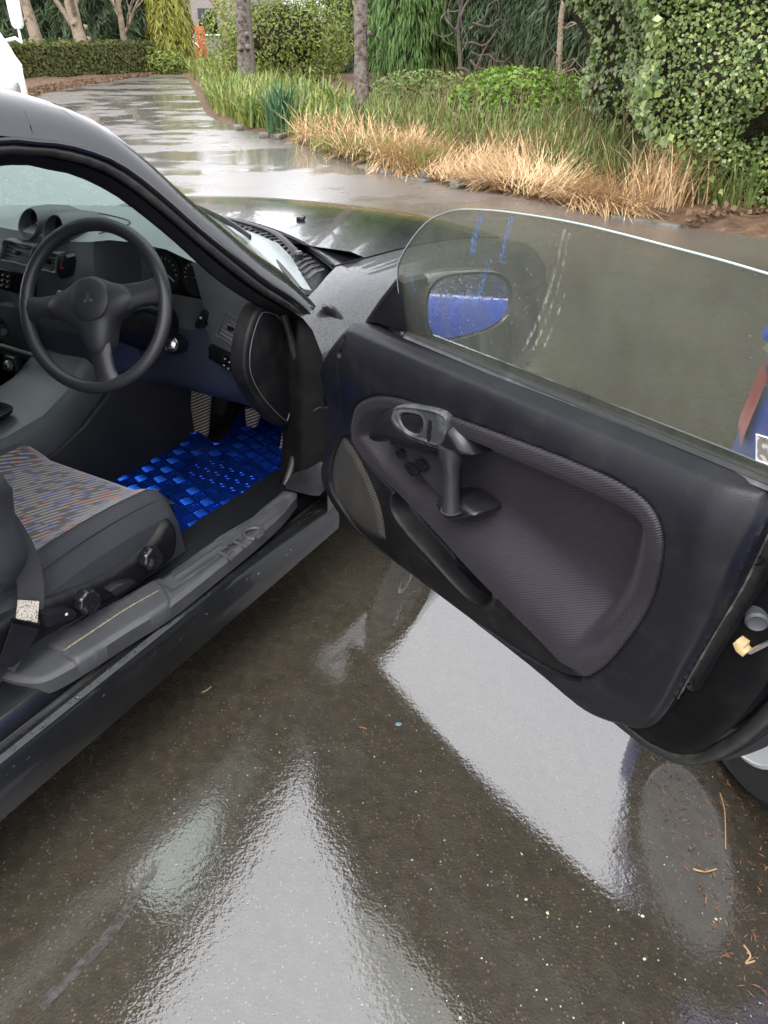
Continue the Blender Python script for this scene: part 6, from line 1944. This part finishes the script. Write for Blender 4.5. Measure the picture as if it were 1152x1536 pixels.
def shrub(name, label, c, r, n, mat, leaf=(0.09, 0.04), seed=0, cat='shrub', stems=6, inner=0.72, jit=0.6, droop=0.0, kind=None, group=None, shell=0.4, smat='twig'):
    root = empty(name, (c[0], c[1], 0)); tag(root, label, cat, group)
    p, nn = ell_points(n, (0, 0, c[2]), r, shell, 26, seed, 0.02)
    quads_mesh('foliage', leaf_quads(p, nn + np.array([0, 0, 0.35]), leaf[0], leaf[1], jit, droop), mat, root)
    rd = random.Random(seed)
    mb_ = MB()
    for k in range(stems):
        a = rd.uniform(0, 6.28); q = rd.uniform(0.2, 0.9)
        e = (r[0] * q * math.cos(a), r[1] * q * math.sin(a), c[2] + r[2] * rd.uniform(0.1, 0.8))
        mb_.tube([(0.15 * math.cos(a) * r[0], 0.15 * math.sin(a) * r[1], 0), (e[0] * 0.5, e[1] * 0.5, e[2] * 0.55), e], [0.03, 0.02, 0.007], 6)
    if stems: mb_.build('stems', smat, root)
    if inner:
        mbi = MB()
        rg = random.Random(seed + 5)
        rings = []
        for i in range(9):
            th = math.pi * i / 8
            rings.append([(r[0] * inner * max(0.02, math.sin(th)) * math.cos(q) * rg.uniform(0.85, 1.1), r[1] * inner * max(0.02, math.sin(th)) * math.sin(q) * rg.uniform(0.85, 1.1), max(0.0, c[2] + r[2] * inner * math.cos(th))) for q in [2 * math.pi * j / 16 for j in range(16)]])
        mbi.loft(rings, True); mbi.build('twig_shade_core', 'twig_shade', root)
    return root

# big yellow-green shrub and its neighbours
s1 = [(-2.091,0.9425)][0][0]; s2 = [(-4.16,0.539)][0][0]
shrub('broadleaf_shrub', 'large yellow green shrub behind the strap leaved plants', (s1 * 25.5 / 19.5, 25.5, 1.25), (2.0, 1.3, 1.45), 11000, 'shrub', (0.12, 0.045), 11, shell=0.62, inner=0.5, stems=16)
shrub('broadleaf_shrub', 'smaller yellow green shrub left of the thick dark trunk', (s2 * 27 / 24 + 0.75, 27, 0.9), (0.95, 0.8, 1.05), 4500, 'shrub', (0.12, 0.045), 12, shell=0.6, inner=0.5, stems=10)
# bright green bush at the foot of the conifers
b1 = [(1.828,0.3495)][0][0]
shrub('leafy_bush', 'low bright lime green bush at the foot of the dark conifers', (b1, 11.3, 0.35), (1.05, 0.55, 0.55), 6500, 'bright', (0.075, 0.045), 13, stems=8, inner=0.6)
b2 = [(0.6642,0.3546)][0][0]
shrub('leafy_bush', 'pale weedy bush right of the slim leafless trunk', (b2, 13.8, 0.3), (1.3, 0.6, 0.5), 5000, 'weed', (0.09, 0.035), 14, stems=8, inner=0.55)

def conifer(name, label, base, rx, h, mat, n, seed, sprayl=0.28, sprayw=0.05, skirt=0.2, droop=0.9, dead=0, trunk_r=0.14, group=None, fall=0.4, inner=0.6):
    root = empty(name, (base[0], base[1], 0)); tag(root, label, 'conifer', group)
    rg = np.random.default_rng(seed)
    # visible lower part is dense, the crown above is coarser
    z = np.where(rg.random(n) < 0.72, rg.uniform(skirt, min(h, 3.6), n), rg.uniform(3.0, h, n))
    f = np.clip(z / h, 0, 1)
    q = rg.uniform(0, 2 * np.pi, n)
    lob = 1 + 0.16 * np.sin(5 * q + 2.0 * z + seed) + 0.12 * np.sin(11 * q - 3.1 * z)
    rr_ = rx * (1 - f ** 1.5 * (1 - 0.08)) * lob * (1 - fall * rg.random(n) ** 2)
    rr_ = rr_ * (0.75 + 0.25 * np.clip((z - skirt) / 0.8, 0, 1))
    p = np.stack([rr_ * np.cos(q), rr_ * np.sin(q), z], 1)
    d = np.stack([np.cos(q), np.sin(q), np.zeros(n)], 1)
    big = np.where(z > 3.2, 1.9, 1.0)
    along = d * 0.55 + np.array([0, 0, -droop])
    V = leaf_quads(p, d + np.array([0, 0, 0.25]), 1.0, 1.0, 0.5, 0.0, along)
    c = V.mean(1, keepdims=True)
    nn = len(V)
    # rescale each spray
    t_ = unit(V[:, 2] - V[:, 0]); b_ = unit(V[:, 1] - V[:, 3])
    L = (sprayl * big * rg.uniform(0.6, 1.4, nn))[:, None]; W = (sprayw * big * rg.uniform(0.6, 1.4, nn))[:, None]
    c = c[:, 0]
    V = np.stack([c - t_ * L * 0.5, c + b_ * W * 0.5, c + t_ * L * 0.5, c - b_ * W * 0.5], 1)
    quads_mesh('crown', V, mat, root)
    mb_ = MB(); mb_.tube([(0, 0, -0.05), (0.03, 0.02, h * 0.3), (0, 0, h * 0.92)], [trunk_r, trunk_r * 0.8, 0.02], 10)
    rd = random.Random(seed)
    for k in range(14 + dead):
        a = rd.uniform(0, 6.28); zz = rd.uniform(0.3, 2.6); L_ = rx * rd.uniform(0.5, 1.02)
        mb_.tube([(0, 0, zz), (math.cos(a) * L_ * 0.5, math.sin(a) * L_ * 0.5, zz + rd.uniform(-0.2, 0.2)), (math.cos(a) * L_, math.sin(a) * L_, zz + rd.uniform(-0.5, 0.3))], [0.03, 0.02, 0.006], 5)
    mb_.build('trunk', 'bark', root)
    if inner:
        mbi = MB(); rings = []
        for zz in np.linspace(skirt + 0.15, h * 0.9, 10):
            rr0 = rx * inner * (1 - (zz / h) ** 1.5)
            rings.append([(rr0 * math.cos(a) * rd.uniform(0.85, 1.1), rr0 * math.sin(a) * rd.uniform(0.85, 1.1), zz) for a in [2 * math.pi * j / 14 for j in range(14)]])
        mbi.loft(rings, True); mbi.build('twig_shade_core', 'twig_shade', root)
    return root
cf = [[(-0.9112,0.8485)][0][0], [(0.5628,0.9739)][0][0], [(1.754,0.953)][0][0], [(2.708,0.9947)][0][0], [(3.171,1.036)][0][0], [(-15.14,1.278)][0][0], [(-13.59,1.276)][0][0], [(-11.63,1.276)][0][0], [(-10.37,1.276)][0][0], [(-8.635,1.28)][0][0], [(4.04,1.406)][0][0]]
conifer('conifer_tree', 'dark conifer between the yellow green shrub and the slim trunk', (cf[0] * 30 / 24, 30), 1.7, 7, 'conifer', 20000, 21, 0.17, 0.035, 0.1, 0.5)
conifer('conifer_tree', 'light green weeping conifer just right of the slim leafless trunk', (cf[1], 18), 0.85, 6, 'conifer_green', 15000, 22, 0.22, 0.028, 0.1, 2.2, fall=0.25, inner=0.75)
conifer('conifer_tree', 'dark conifer with bare twisted branches right of the light green weeping one', (cf[2], 19), 1.25, 7, 'conifer', 18000, 23, 0.15, 0.028, 0.35, 0.9, dead=18)
conifer('conifer_tree', 'feathery grey green conifer in the middle of the dark row', (cf[3] - 0.2, 17.5), 1.2, 7, 'conifer', 20000, 24, 0.17, 0.028, 0.45, 1.2, dead=10)
conifer('conifer_tree', 'dark conifer with exposed trunk next to the ivy covered mass', (cf[4] - 0.1, 15.5), 1.0, 6.5, 'conifer', 17000, 25, 0.15, 0.026, 0.75, 1.2, dead=14)
conifer('conifer_tree', 'dark conifer standing behind the ivy covered mass', (cf[10], 14.5), 1.6, 7.5, 'conifer', 8000, 26, 0.3, 0.04, 0.3, 1.0)
for k, (i, lab) in enumerate(((5, 'dark conifer behind the hedge at the far left edge'), (6, 'dark conifer behind the hedge between the two thicker trunks'), (7, 'dark conifer behind the forked orange trunk'), (8, 'dark conifer at the right end of the clipped hedge'))):
    conifer('conifer_tree', lab, (cf[i], 37 + k % 2), 2.0, 8, 'conifer', 12000, 31 + k, 0.42, 0.065, 0.0, 0.6, group=None)
conifer('conifer_tree', 'golden yellow conifer at the bend of the driveway', (cf[9], 36.5), 0.85, 6, 'conifer_gold', 10000, 40, 0.34, 0.055, 0.0, 0.8, fall=0.25, inner=0.8)
# bare trunk and twisted dead branches in front of the dark row
mb = MB(); rd = random.Random(4)
bx_ = [(2.634,0.8058)][0][0]
dt = empty('dead_sapling', (bx_, 13.5, 0)); tag(dt, 'thin bare brown sapling trunk in the shade of the conifers', 'tree')
mb.tube([(0, 0, 0), (0.03, 0, 0.8), (-0.02, 0, 1.5), (0.02, 0, 2.6)], [0.055, 0.05, 0.04, 0.02], 8); mb.build('trunk', 'bark_pale', dt)
mb = MB()
for k in range(12):
    z = rd.uniform(0.5, 2.2); a = rd.uniform(-0.6, 3.7)
    L_ = rd.uniform(0.3, 0.7); mb.tube([(0, 0, z), (math.cos(a) * L_ * 0.5, -abs(math.sin(a)) * 0.2, z + 0.1), (math.cos(a) * L_, -abs(math.sin(a)) * 0.4, z + rd.uniform(-0.2, 0.4))], [0.014, 0.009, 0.003], 5)
mb.build('branches', 'bark_pale', dt)
mb = MB(); tx = [(1.31,1.125)][0][0]
db = empty('twisted_branch', (tx, 15.5, 0)); tag(db, 'pale twisted dead branches hanging before the dark conifers', 'branch')
for k in range(16):
    x, z = rd.uniform(-0.2, 0.2), rd.uniform(0.4, 2.0)
    pts_ = [(x, 0, z)]
    a = rd.uniform(0, 6.28)
    for i in range(6):
        a += rd.uniform(-0.9, 0.9)
        pts_.append((pts_[-1][0] + 0.16 * math.cos(a), pts_[-1][1] + rd.uniform(-0.08, 0.05), max(0.15, pts_[-1][2] + 0.16 * math.sin(a))))
    mb.tube(crv(pts_, 3), [0.018 * (1 - i / 20) + 0.003 for i in range(19)], 5)
mb.tube([(0, 0.1, 0), (0.05, 0.05, 0.7), (-0.05, 0, 1.4), (0.05, 0, 2.2)], [0.05, 0.045, 0.035, 0.02], 7)
mb.build('dead_wood', 'twig', db)

# ---- ivy covered mass on the right
iv = empty('ivy_bush', (0, 0, 0)); tag(iv, 'tall dense mass of variegated ivy filling the right edge above the dry grass', 'bush')
def ivy_front(x, z, k=0.0):
    """distance of the leafy face from the camera"""
    return (6.78 - 0.14 * (x - 3.0) + 0.22 * np.sin(2.1 * x + 1.3 * z) + 0.16 * np.sin(4.3 * x - 2.2 * z + 1) + 0.10 * np.sin(7.9 * z + 3 * x) + 0.35 * np.clip(z - 1.0, 0, 3) * 0.35)
def ivy_left(z):
    return 2.20 + 0.22 * np.sin(2.3 * z + 0.5) + 0.12 * np.sin(6 * z) - 0.10 * np.clip(z - 0.8, 0, 1.0) + 0.45 * np.exp(-(z / 0.30) ** 2)
n = 34000
z = np.concatenate([rng.uniform(0.03, 2.3, int(n * 0.85)), rng.uniform(2.2, 3.6, n - int(n * 0.85))])
w = rng.random(n)
x = ivy_left(z) + (w ** 1.25) * 6.0
y = ivy_front(x, z) + 1.1 * np.exp(-((x - ivy_left(z)) / 0.30)) + 0.22 * rng.random(n) ** 2
p = np.stack([x, y, z], 1)
nr = np.stack([-0.35 - 1.2 * np.exp(-((x - ivy_left(z)) / 0.3)), -np.ones(n), 0.45 * np.ones(n)], 1)
hole = (np.sin(5.1 * x + 1.7 * z) + np.sin(3.3 * z * 2 - 2 * x) + np.sin(9 * x - 7 * z)) < -2.3
p = p[~hole]; nr = nr[~hole]
quads_mesh('leaves', leaf_quads(p, nr, 0.040, 0.033, 0.65), 'ivy', iv)
# left flank and top
n = 4500
z = rng.uniform(0.03, 3.4, n); y = 7.1 + rng.random(n) * 3.0
x = ivy_left(z) + 0.1 * np.sin(3 * y + 2 * z) + 0.12 * rng.random(n)
quads_mesh('leaves', leaf_quads(np.stack([x, y, z], 1), np.tile([[-1.0, -0.3, 0.4]], (n, 1)), 0.07, 0.055, 0.5), 'ivy', iv)
n = 5000
x = 2.3 + 5.5 * rng.random(n); y = 7.2 + 3.5 * rng.random(n); z = 3.35 + 0.35 * np.sin(2 * x) * np.sin(1.7 * y) + 0.2 * rng.random(n)
quads_mesh('leaves', leaf_quads(np.stack([x, y, z], 1), np.tile([[-0.1, -0.2, 1.0]], (n, 1)), 0.10, 0.075, 0.5), 'ivy', iv)
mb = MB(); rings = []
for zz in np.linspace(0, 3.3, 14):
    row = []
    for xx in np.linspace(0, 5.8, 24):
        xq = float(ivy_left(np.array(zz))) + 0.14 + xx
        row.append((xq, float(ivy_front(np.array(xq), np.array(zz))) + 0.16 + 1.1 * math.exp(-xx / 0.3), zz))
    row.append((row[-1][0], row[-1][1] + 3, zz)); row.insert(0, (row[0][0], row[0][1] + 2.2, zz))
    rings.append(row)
mb.loft(rings, False); mb.build('twig_shade_core', 'twig_shade', iv)
n = 700
x = 2.45 + rng.random(n) * 4.5; z = np.abs(rng.normal(size=n)) * 0.06
quads_mesh('fallen_leaves', leaf_quads(np.stack([x, ivy_front(x, z) - 0.05 - 0.14 * rng.random(n), z + 0.02], 1), np.tile([[0, -0.4, 1.0]], (n, 1)), 0.07, 0.05, 0.7), 'dead', iv)

# ---- clipped hedge on the left
hx0 = [(-11.26,0.4376)][0][0]; hx1 = [(-8.606,0.3114)][0][0]
hd = empty('clipped_hedge', (0, 0, 0)); tag(hd, 'long low clipped hedge along the far left side of the driveway', 'hedge')
n = 9000
f = rng.random(n) * 1.25 - 0.25; face = rng.random(n)
lx = hx0 + (hx1 - hx0) * f; ly = 27.0 + 7.0 * f
ztop = 0.98
tz = np.where(face < 0.72, rng.random(n) * ztop, ztop + 0.05 * rng.normal(size=n)); dp = np.where(face < 0.72, 0.08 * rng.random(n), 0.9 * rng.random(n))
dv_ = np.array([-(7.0), (hx1 - hx0)]); dv_ = dv_ / np.linalg.norm(dv_)
if dv_[1] < 0: dv_ = -dv_
pp_ = np.stack([lx + dv_[0] * dp, ly + dv_[1] * dp, tz], 1)
quads_mesh('foliage', leaf_quads(pp_, np.where((face < 0.72)[:, None], np.array([[-dv_[0], -dv_[1], 0.3]]), np.array([[0, 0, 1.0]])), 0.15, 0.08, 0.6), 'hedge', hd)
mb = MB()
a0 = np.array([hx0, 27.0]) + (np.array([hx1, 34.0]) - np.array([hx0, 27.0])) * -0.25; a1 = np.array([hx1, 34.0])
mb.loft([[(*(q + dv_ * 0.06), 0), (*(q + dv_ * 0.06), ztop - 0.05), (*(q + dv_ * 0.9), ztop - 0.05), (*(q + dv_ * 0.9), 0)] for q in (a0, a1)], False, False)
mb.build('twig_shade_core', 'twig_shade', hd)
shrub('leafy_bush', 'yellow green plants at the right end of the clipped hedge', (hx1 + 0.3, 33.5, 0.3), (0.9, 0.5, 0.45), 1500, 'shrub', (0.16, 0.06), 44, inner=0.5)

# ---- strap leaved plants, weeds and dry grass on the bank
EA = np.array(EDGE)
OUTV = np.array([0.55, 0.83])
def bank_points(n, u0, u1, d0, d1, bias=1.0):
    """points on the bank between two places along the road edge; d = metres back from the edge"""
    L = np.r_[0, np.cumsum(np.linalg.norm(np.diff(EA, axis=0), axis=1))]
    t_ = rng.uniform(u0, u1, n)
    ix = np.interp(t_, EA[::-1, 1] if False else L, EA[:, 0]); iy = np.interp(t_, L, EA[:, 1])
    d = d0 + (d1 - d0) * rng.random(n) ** bias
    z = 0.03 + 0.35 * sst(d / 14, 0.02, 0.8)
    return np.stack([ix + OUTV[0] * d, iy + OUTV[1] * d, z], 1)
Ls = np.r_[0, np.cumsum(np.linalg.norm(np.diff(EA, axis=0), axis=1))]
def at_u(pt):
    return float(Ls[np.argmin(np.hypot(EA[:, 0] - pt[0], EA[:, 1] - pt[1]))])
marks = [at_u(p) for p in [(-3.569,16.75),(-1.75,12.69),(-0.9318,11.12),(-0.1224,9.566),(0.5786,8.53),(1.061,7.959),(1.627,7.236),(2.096,6.781),(2.478,6.423)]]
def grass(name, label, n, u0, u1, d0, d1, L, W, lean, mat, nseg=3, ld=None, bias=1.0, cat='grass', curve=1.0, flat=0.35, pile=0.0):
    b = bank_points(n, u0, u1, d0, d1, bias)
    if ld == 'swirl':
        ld = 2.2 * np.sin(1.9 * b[:, 0] + 0.7 * b[:, 1]) + 1.8 * np.sin(0.9 * b[:, 0] - 2.3 * b[:, 1] + 1) + R(-60)
        keep = 0.55 + 0.45 * np.sin(2.6 * b[:, 0] + 1.1 * b[:, 1]) * np.sin(1.7 * b[:, 1] - 0.8 * b[:, 0])
        L = L * (0.45 + 0.75 * keep); pile = pile * (0.4 + 1.2 * keep)
    b[:, 2] += pile * rng.random(n) ** 1.5
    o_ = quads_mesh(name, blades(b, L, W, lean, ld, nseg, curve, flat), mat)
    return tag(o_, label, cat, kind='stuff')
grass('strap_leaf_plants', 'band of long green strap leaved plants along the bend', 3000, marks[0] - 3.5, marks[2] + 0.3, 0.35, 2.6, 0.46, 0.035, 0.75, 'strap', 4)
grass('dry_grass', 'flattened straw coloured dry grass along the foot of the bank', 15000, marks[3] - 0.1, marks[7] + 0.05, 0.06, 1.85, 0.40, 0.010, 1.45, 'straw', 4, 'swirl', 1.0, curve=0.30, flat=1.08, pile=0.12)
grass('dry_grass', 'patch of straw coloured dry grass left of the slim trunk', 2200, marks[2] - 1.0, marks[3] + 0.4, 0.1, 1.3, 0.40, 0.014, 1.35, 'straw', 3, None, curve=0.55, flat=0.85, pile=0.15)
grass('weeds', 'green weeds and long grass on the bank behind the dry grass', 9000, marks[2] - 1, marks[6], 1.0, 6.5, 0.55, 0.020, 0.7, 'weed', 3)
grass('weeds', 'bright green grass tufts at the foot of the slim trunk', 1200, marks[2] + 0.7, marks[3] + 0.9, 0.15, 0.8, 0.24, 0.012, 0.8, 'strap', 3)
grass('weeds', 'grass fringe between the dry grass and the ivy', 2600, marks[5], marks[8] + 0.3, 0.8, 2.3, 0.45, 0.014, 0.9, 'weed', 3)
grass('dry_stems', 'brown dry seed stems standing among the weeds', 900, marks[3] - 1.5, marks[7] + 0.6, 0.9, 5.0, 0.85, 0.010, 0.3, 'dead', 4)
b_ = np.stack([EDGE[0][0] + (EDGE[18][0] - EDGE[0][0]) * (fz := rng.random(1100)) + 0.25 + 2.6 * rng.random(1100), EDGE[0][1] + (EDGE[18][1] - EDGE[0][1]) * fz + 0.4, 0.05 + 0 * fz], 1)
tag(quads_mesh('strap_leaf_plants', blades(b_, 0.55, 0.05, 0.75, None, 4), 'strap'), 'green strap leaved plants where the driveway bends out of sight', 'plants', kind='stuff')
# single clumps one can pick out
def clump(name, label, pt, n, L, W, lean, mat, nseg=4, cat='plant', spread=0.12):
    b = np.zeros((n, 3)); b[:, :2] = rng.normal(size=(n, 2)) * spread
    root = empty(name, (pt[0], pt[1], 0.03))
    tag(quads_mesh('leaves', blades(b, L, W, lean, None, nseg), mat, root), kind='stuff')
    return tag(root, label, cat)
cp = [(-1.551,12.86),(-0.8455,14.29),(-2.061,13.69),(-1.258,13.31),(-0.4816,10.86),(-2.942,15.43),(2.486,7.328),(2.412,6.808)]
clump('strap_leaf_plant', 'blue green spiky clump at the edge of the strap leaved plants', (cp[0][0], cp[0][1] + 0.3), 130, 0.62, 0.035, 0.55, 'strap_blue')
clump('strap_leaf_plant', 'bright green arching clump between the spiky clump and the slim trunk', (cp[1][0], cp[1][1] - 0.4), 120, 0.62, 0.05, 0.9, 'strap')
clump('strap_leaf_plant', 'green strap leaved clump left of the blue green one', (cp[2][0], cp[2][1] + 0.3), 110, 0.55, 0.035, 0.7, 'strap')
clump('grass_tuft', 'low fresh green tuft beside the foot of the slim trunk', (cp[4][0], cp[4][1] + 0.1), 400, 0.24, 0.014, 0.9, 'strap', 3, 'grass', 0.2)
clump('dry_stalks', 'bundle of brown dry stalks leaning against the ivy', (cp[6][0], cp[6][1]), 380, 0.50, 0.010, 0.75, 'straw', 4, 'grass', 0.16)
for k, u in enumerate([(-1.788,12.6),(-1.523,12.44),(-2.349,13.69),(0.4526,8.78),(0.7654,8.293)]):
    mb = MB(); mb.box((u[0], u[1] + 0.12, 0.03), (0.16 + 0.05 * (k % 3), 0.12, 0.09), 0.03, Matrix.Rotation(k, 4, 'Z'))
    tag(mb.build('edging_rock', 'kerb'), ['grey rock under the blue green spiky clump', 'second grey rock right of the blue green spiky clump', 'grey rock at the left end of the strap leaved plants', 'grey stone at the front of the dry grass, nearer the slim trunk', 'grey stone at the front of the dry grass, nearer the window glass'][k], 'rock')
# leaf litter along the far left bed
n = 2500
f = rng.random(n); LA = np.array(LEFT)
ii = np.interp(f, np.linspace(0, 1, len(LA)), LA[:, 0]); jj = np.interp(f, np.linspace(0, 1, len(LA)), LA[:, 1])
dd_ = rng.random(n) * 1.6 - 0.2
tag(quads_mesh('leaf_litter', leaf_quads(np.stack([ii - 0.55 * dd_, jj + 0.83 * dd_, 0.03 + 0.02 * rng.random(n)], 1), np.tile([[0, 0, 1.0]], (n, 1)), 0.10, 0.07, 0.6), 'dead'), 'brown leaf litter below the clipped hedge', 'leaves', kind='stuff')

# ---- far end: red painted board, post, grey house
rx_ = [(-9.948,0.8161)][0]
bd = empty('painted_board', (rx_[0], 47, 0)); tag(bd, 'red painted board with white scrawl at the far end of the driveway', 'board')
mb = MB(); mb.box((0, 0, 0.85), (1.3, 0.06, 1.45), 0.01); mb.build('board', plastic('red_board', (0.42, 0.06, 0.035), 0.6, 40, 0.2, 0.3), bd)
mb = MB()
for st_ in (crv([(-0.3, 1.2), (-0.1, 1.35), (0.1, 1.1), (-0.2, 0.95), (0.15, 0.8), (0.3, 0.6)], 4), crv([(-0.35, 0.7), (-0.1, 0.9), (0.2, 1.3)], 4), crv([(-0.2, 0.45), (0.0, 0.65), (-0.05, 1.0)], 4)):
    mb.tube([(a, -0.04, b) for a, b in st_], 0.035, 6)
mb.build('scrawl', 'white', bd)
gx = [(-8.862,0.4823)][0][0]
mb = MB(); mb.box((gx, 36, 0.75), (0.28, 0.28, 1.5), 0.02); tag(mb.build('gate_post', plastic('dark_post', (0.03, 0.03, 0.032), 0.7, 60, 0.4, 0.3)), 'dark square gate post at the right end of the hedge', 'post')
hxx = [(-11.68,1.999)][0][0]
hs2 = empty('far_house', (hxx, 62, 0)); tag(hs2, 'hazy grey brown building at the far end of the driveway', 'building')
mb = MB(); mb.box((0, 0, 2), (9, 6, 4), 0.02); mb.build('wall', plastic('grey_brown_wall', (0.20, 0.17, 0.16), 0.8, 20, 0.2, 0.2), hs2)
mb = MB(); mb.prism([(-5, 4.0), (5, 4.0), (0, 6.4)], lambda a, b, h: (a, h, b), -3.3, 3.3, 0.0); mb.build('roof', plastic('dark_roof', (0.07, 0.06, 0.06), 0.7, 20, 0.3, 0.2), hs2)
for k in (-2.6, 0.3, 2.8):
    mb = MB(); mb.box((k, -3.01, 1.9), (1.2, 0.06, 1.4), 0.01); wdo = mb.build('window', 'dark_glass', hs2); mb = MB(); mb.box((k, -3.05, 1.15), (1.4, 0.12, 0.08), 0.01); mb.build('sill', 'white', hs2)

# ================================================================== small things on the wet ground
road_ob = None
def flake(mb_, x, y, r, z=0.002):
    k = random.randint(5, 8); q0 = random.uniform(0, 6)
    ring = [(x + r * random.uniform(0.55, 1.2) * math.cos(q0 + 6.283 * j / k), y + r * random.uniform(0.55, 1.2) * math.sin(q0 + 6.283 * j / k), z) for j in range(k)]
    mb_.loft([ring, [(x + (a - x) * 0.6, y + (b - y) * 0.6, z + r * 0.35) for a, b, c in ring]], True, True)
def wet_grit(n, box_, rad_, mat, label):
    mb_ = MB()
    for _ in range(n):
        u = random.random() ** box_[4]
        fx = box_[0] + (box_[1] - box_[0]) * random.random(); fy = box_[2] + (box_[3] - box_[2]) * u
        flake(mb_, fx, fy, random.choice(rad_), float(gz(fx, fy)) + 0.001)
    o_ = mb_.build('grit', mat, None, smooth=False)
    return tag(o_, label, 'grit', kind='stuff')
wet_grit(260, (-0.45, 0.75, 0.45, 1.3, 1.0), (0.001, 0.0012, 0.0016, 0.002), 'stone', 'pale grit scattered on the wet asphalt')
wet_grit(70, (0.10, 0.62, 0.42, 0.95, 1.6), (0.001, 0.0013, 0.0016, 0.002, 0.0034), 'lichen', 'pale yellow lichen flakes scattered near the right')
# rust-brown leaf litter at the foot of the blue car
n = 420
xx = 0.60 + np.abs(rng.normal(size=n)) * 0.14; yy = rng.uniform(0.4, 1.25, n)
tag(quads_mesh('needle_litter', leaf_quads(np.stack([xx, yy, gz(xx, yy) + 0.003 + 0.004 * rng.random(n)], 1), np.tile([[0, 0, 1.0]], (n, 1)), 0.016, 0.0022, 0.25), 'straw_dark'), 'rust brown needles and bark washed up beside the blue car', 'litter', kind='stuff')
def twig(label, pts_, r, mat='straw', nm='twig'):
    mb_ = MB(); mb_.tube([(a, b, float(gz(a, b)) + 0.001 + r) for a, b in crv(pts_, 4)], r, 6); return tag(mb_.build(nm, mat), label, nm.replace('_', ' '))
twig('short straw coloured twig lying across the bright puddle edge at lower right', [(0.6149,0.9217),(0.6362,0.916),(0.6622,0.9232)], 0.0016)
twig('forked pale straw at the right edge near the bottom', [(0.6495,0.7633),(0.653,0.7433),(0.6381,0.7294),(0.6562,0.734)], 0.0018)
twig('curved orange needle on the dark asphalt beside the sill', [(-0.438,1.34),(-0.4281,1.347),(-0.4194,1.36)], 0.0011)
twig('long thin dark grass stem below the blue car wheel', [(0.7475,1.12),(0.7376,1.068),(0.7005,0.972)], 0.0012)
twig('tiny brown leaf in the puddle left of the blue flake', [(-0.0586,1.253),(-0.0462,1.251),(-0.0399,1.247)], 0.0012, 'straw_dark')
q = [(0.0342,1.27)][0]
mb = MB(); ring = [(q[0] + 0.008 * math.cos(a), q[1] + 0.0055 * math.sin(a), 0.002 + float(gz(*q))) for a in [6.283 * k / 14 for k in range(14)]]
mb.loft([ring, [(q[0] + (a - q[0]) * 0.7, q[1] + (b - q[1]) * 0.7, 0.004 + float(gz(*q))) for a, b, c in ring]], True, True)
tag(mb.build('blue_flake', plastic('teal_flake', (0.09, 0.17, 0.20), 0.3, 60, 0.1, 0.2)), 'small pale blue flake lying at the tip of the bright puddle', 'flake')
# faint pale scrape in the asphalt
t = NT('pale_scrape'); t.n.remove(t.p)
tr = t.new('BsdfTransparent'); dfs = t.new('BsdfDiffuse'); dfs.inputs[0].default_value = (0.10, 0.092, 0.088, 1)
mxs = t.new('MixShader'); t.l.new(t.rr(t.noise(60, 6), 0.36, 0.6, 0.0, 0.75), mxs.inputs[0]); t.l.new(tr.outputs[0], mxs.inputs[1]); t.l.new(dfs.outputs[0], mxs.inputs[2]); t.l.new(mxs.outputs[0], t.out.inputs[0])
for line, w in (([(-0.4347,0.8962),(-0.4658,0.7986),(-0.4939,0.734),(-0.5607,0.635)], 0.010), ([(0.0851,1.788),(0.0448,1.696),(0.029,1.623)], 0.006), ([(-0.0719,1.542),(-0.1375,1.466)], 0.010)):
    pl = resample([(*p, float(gz(*p))) for p in crv(line, 5)], 24)
    mb = MB()
    L0, L1 = [], []
    for k, p in enumerate(pl):
        d = pl[min(k + 1, 23)] - pl[max(k - 1, 0)]; nn = np.array([-d[1], d[0], 0]); nn /= np.linalg.norm(nn)
        ww = w * random.uniform(0.75, 1.15)
        L0.append(tuple(p + nn * ww + np.array([0, 0, 0.0025]))); L1.append(tuple(p - nn * ww + np.array([0, 0, 0.0025])))
    mb.loft([L0, L1], False); tag(mb.build('scrape_mark', t.m, smooth=False), kind='structure')
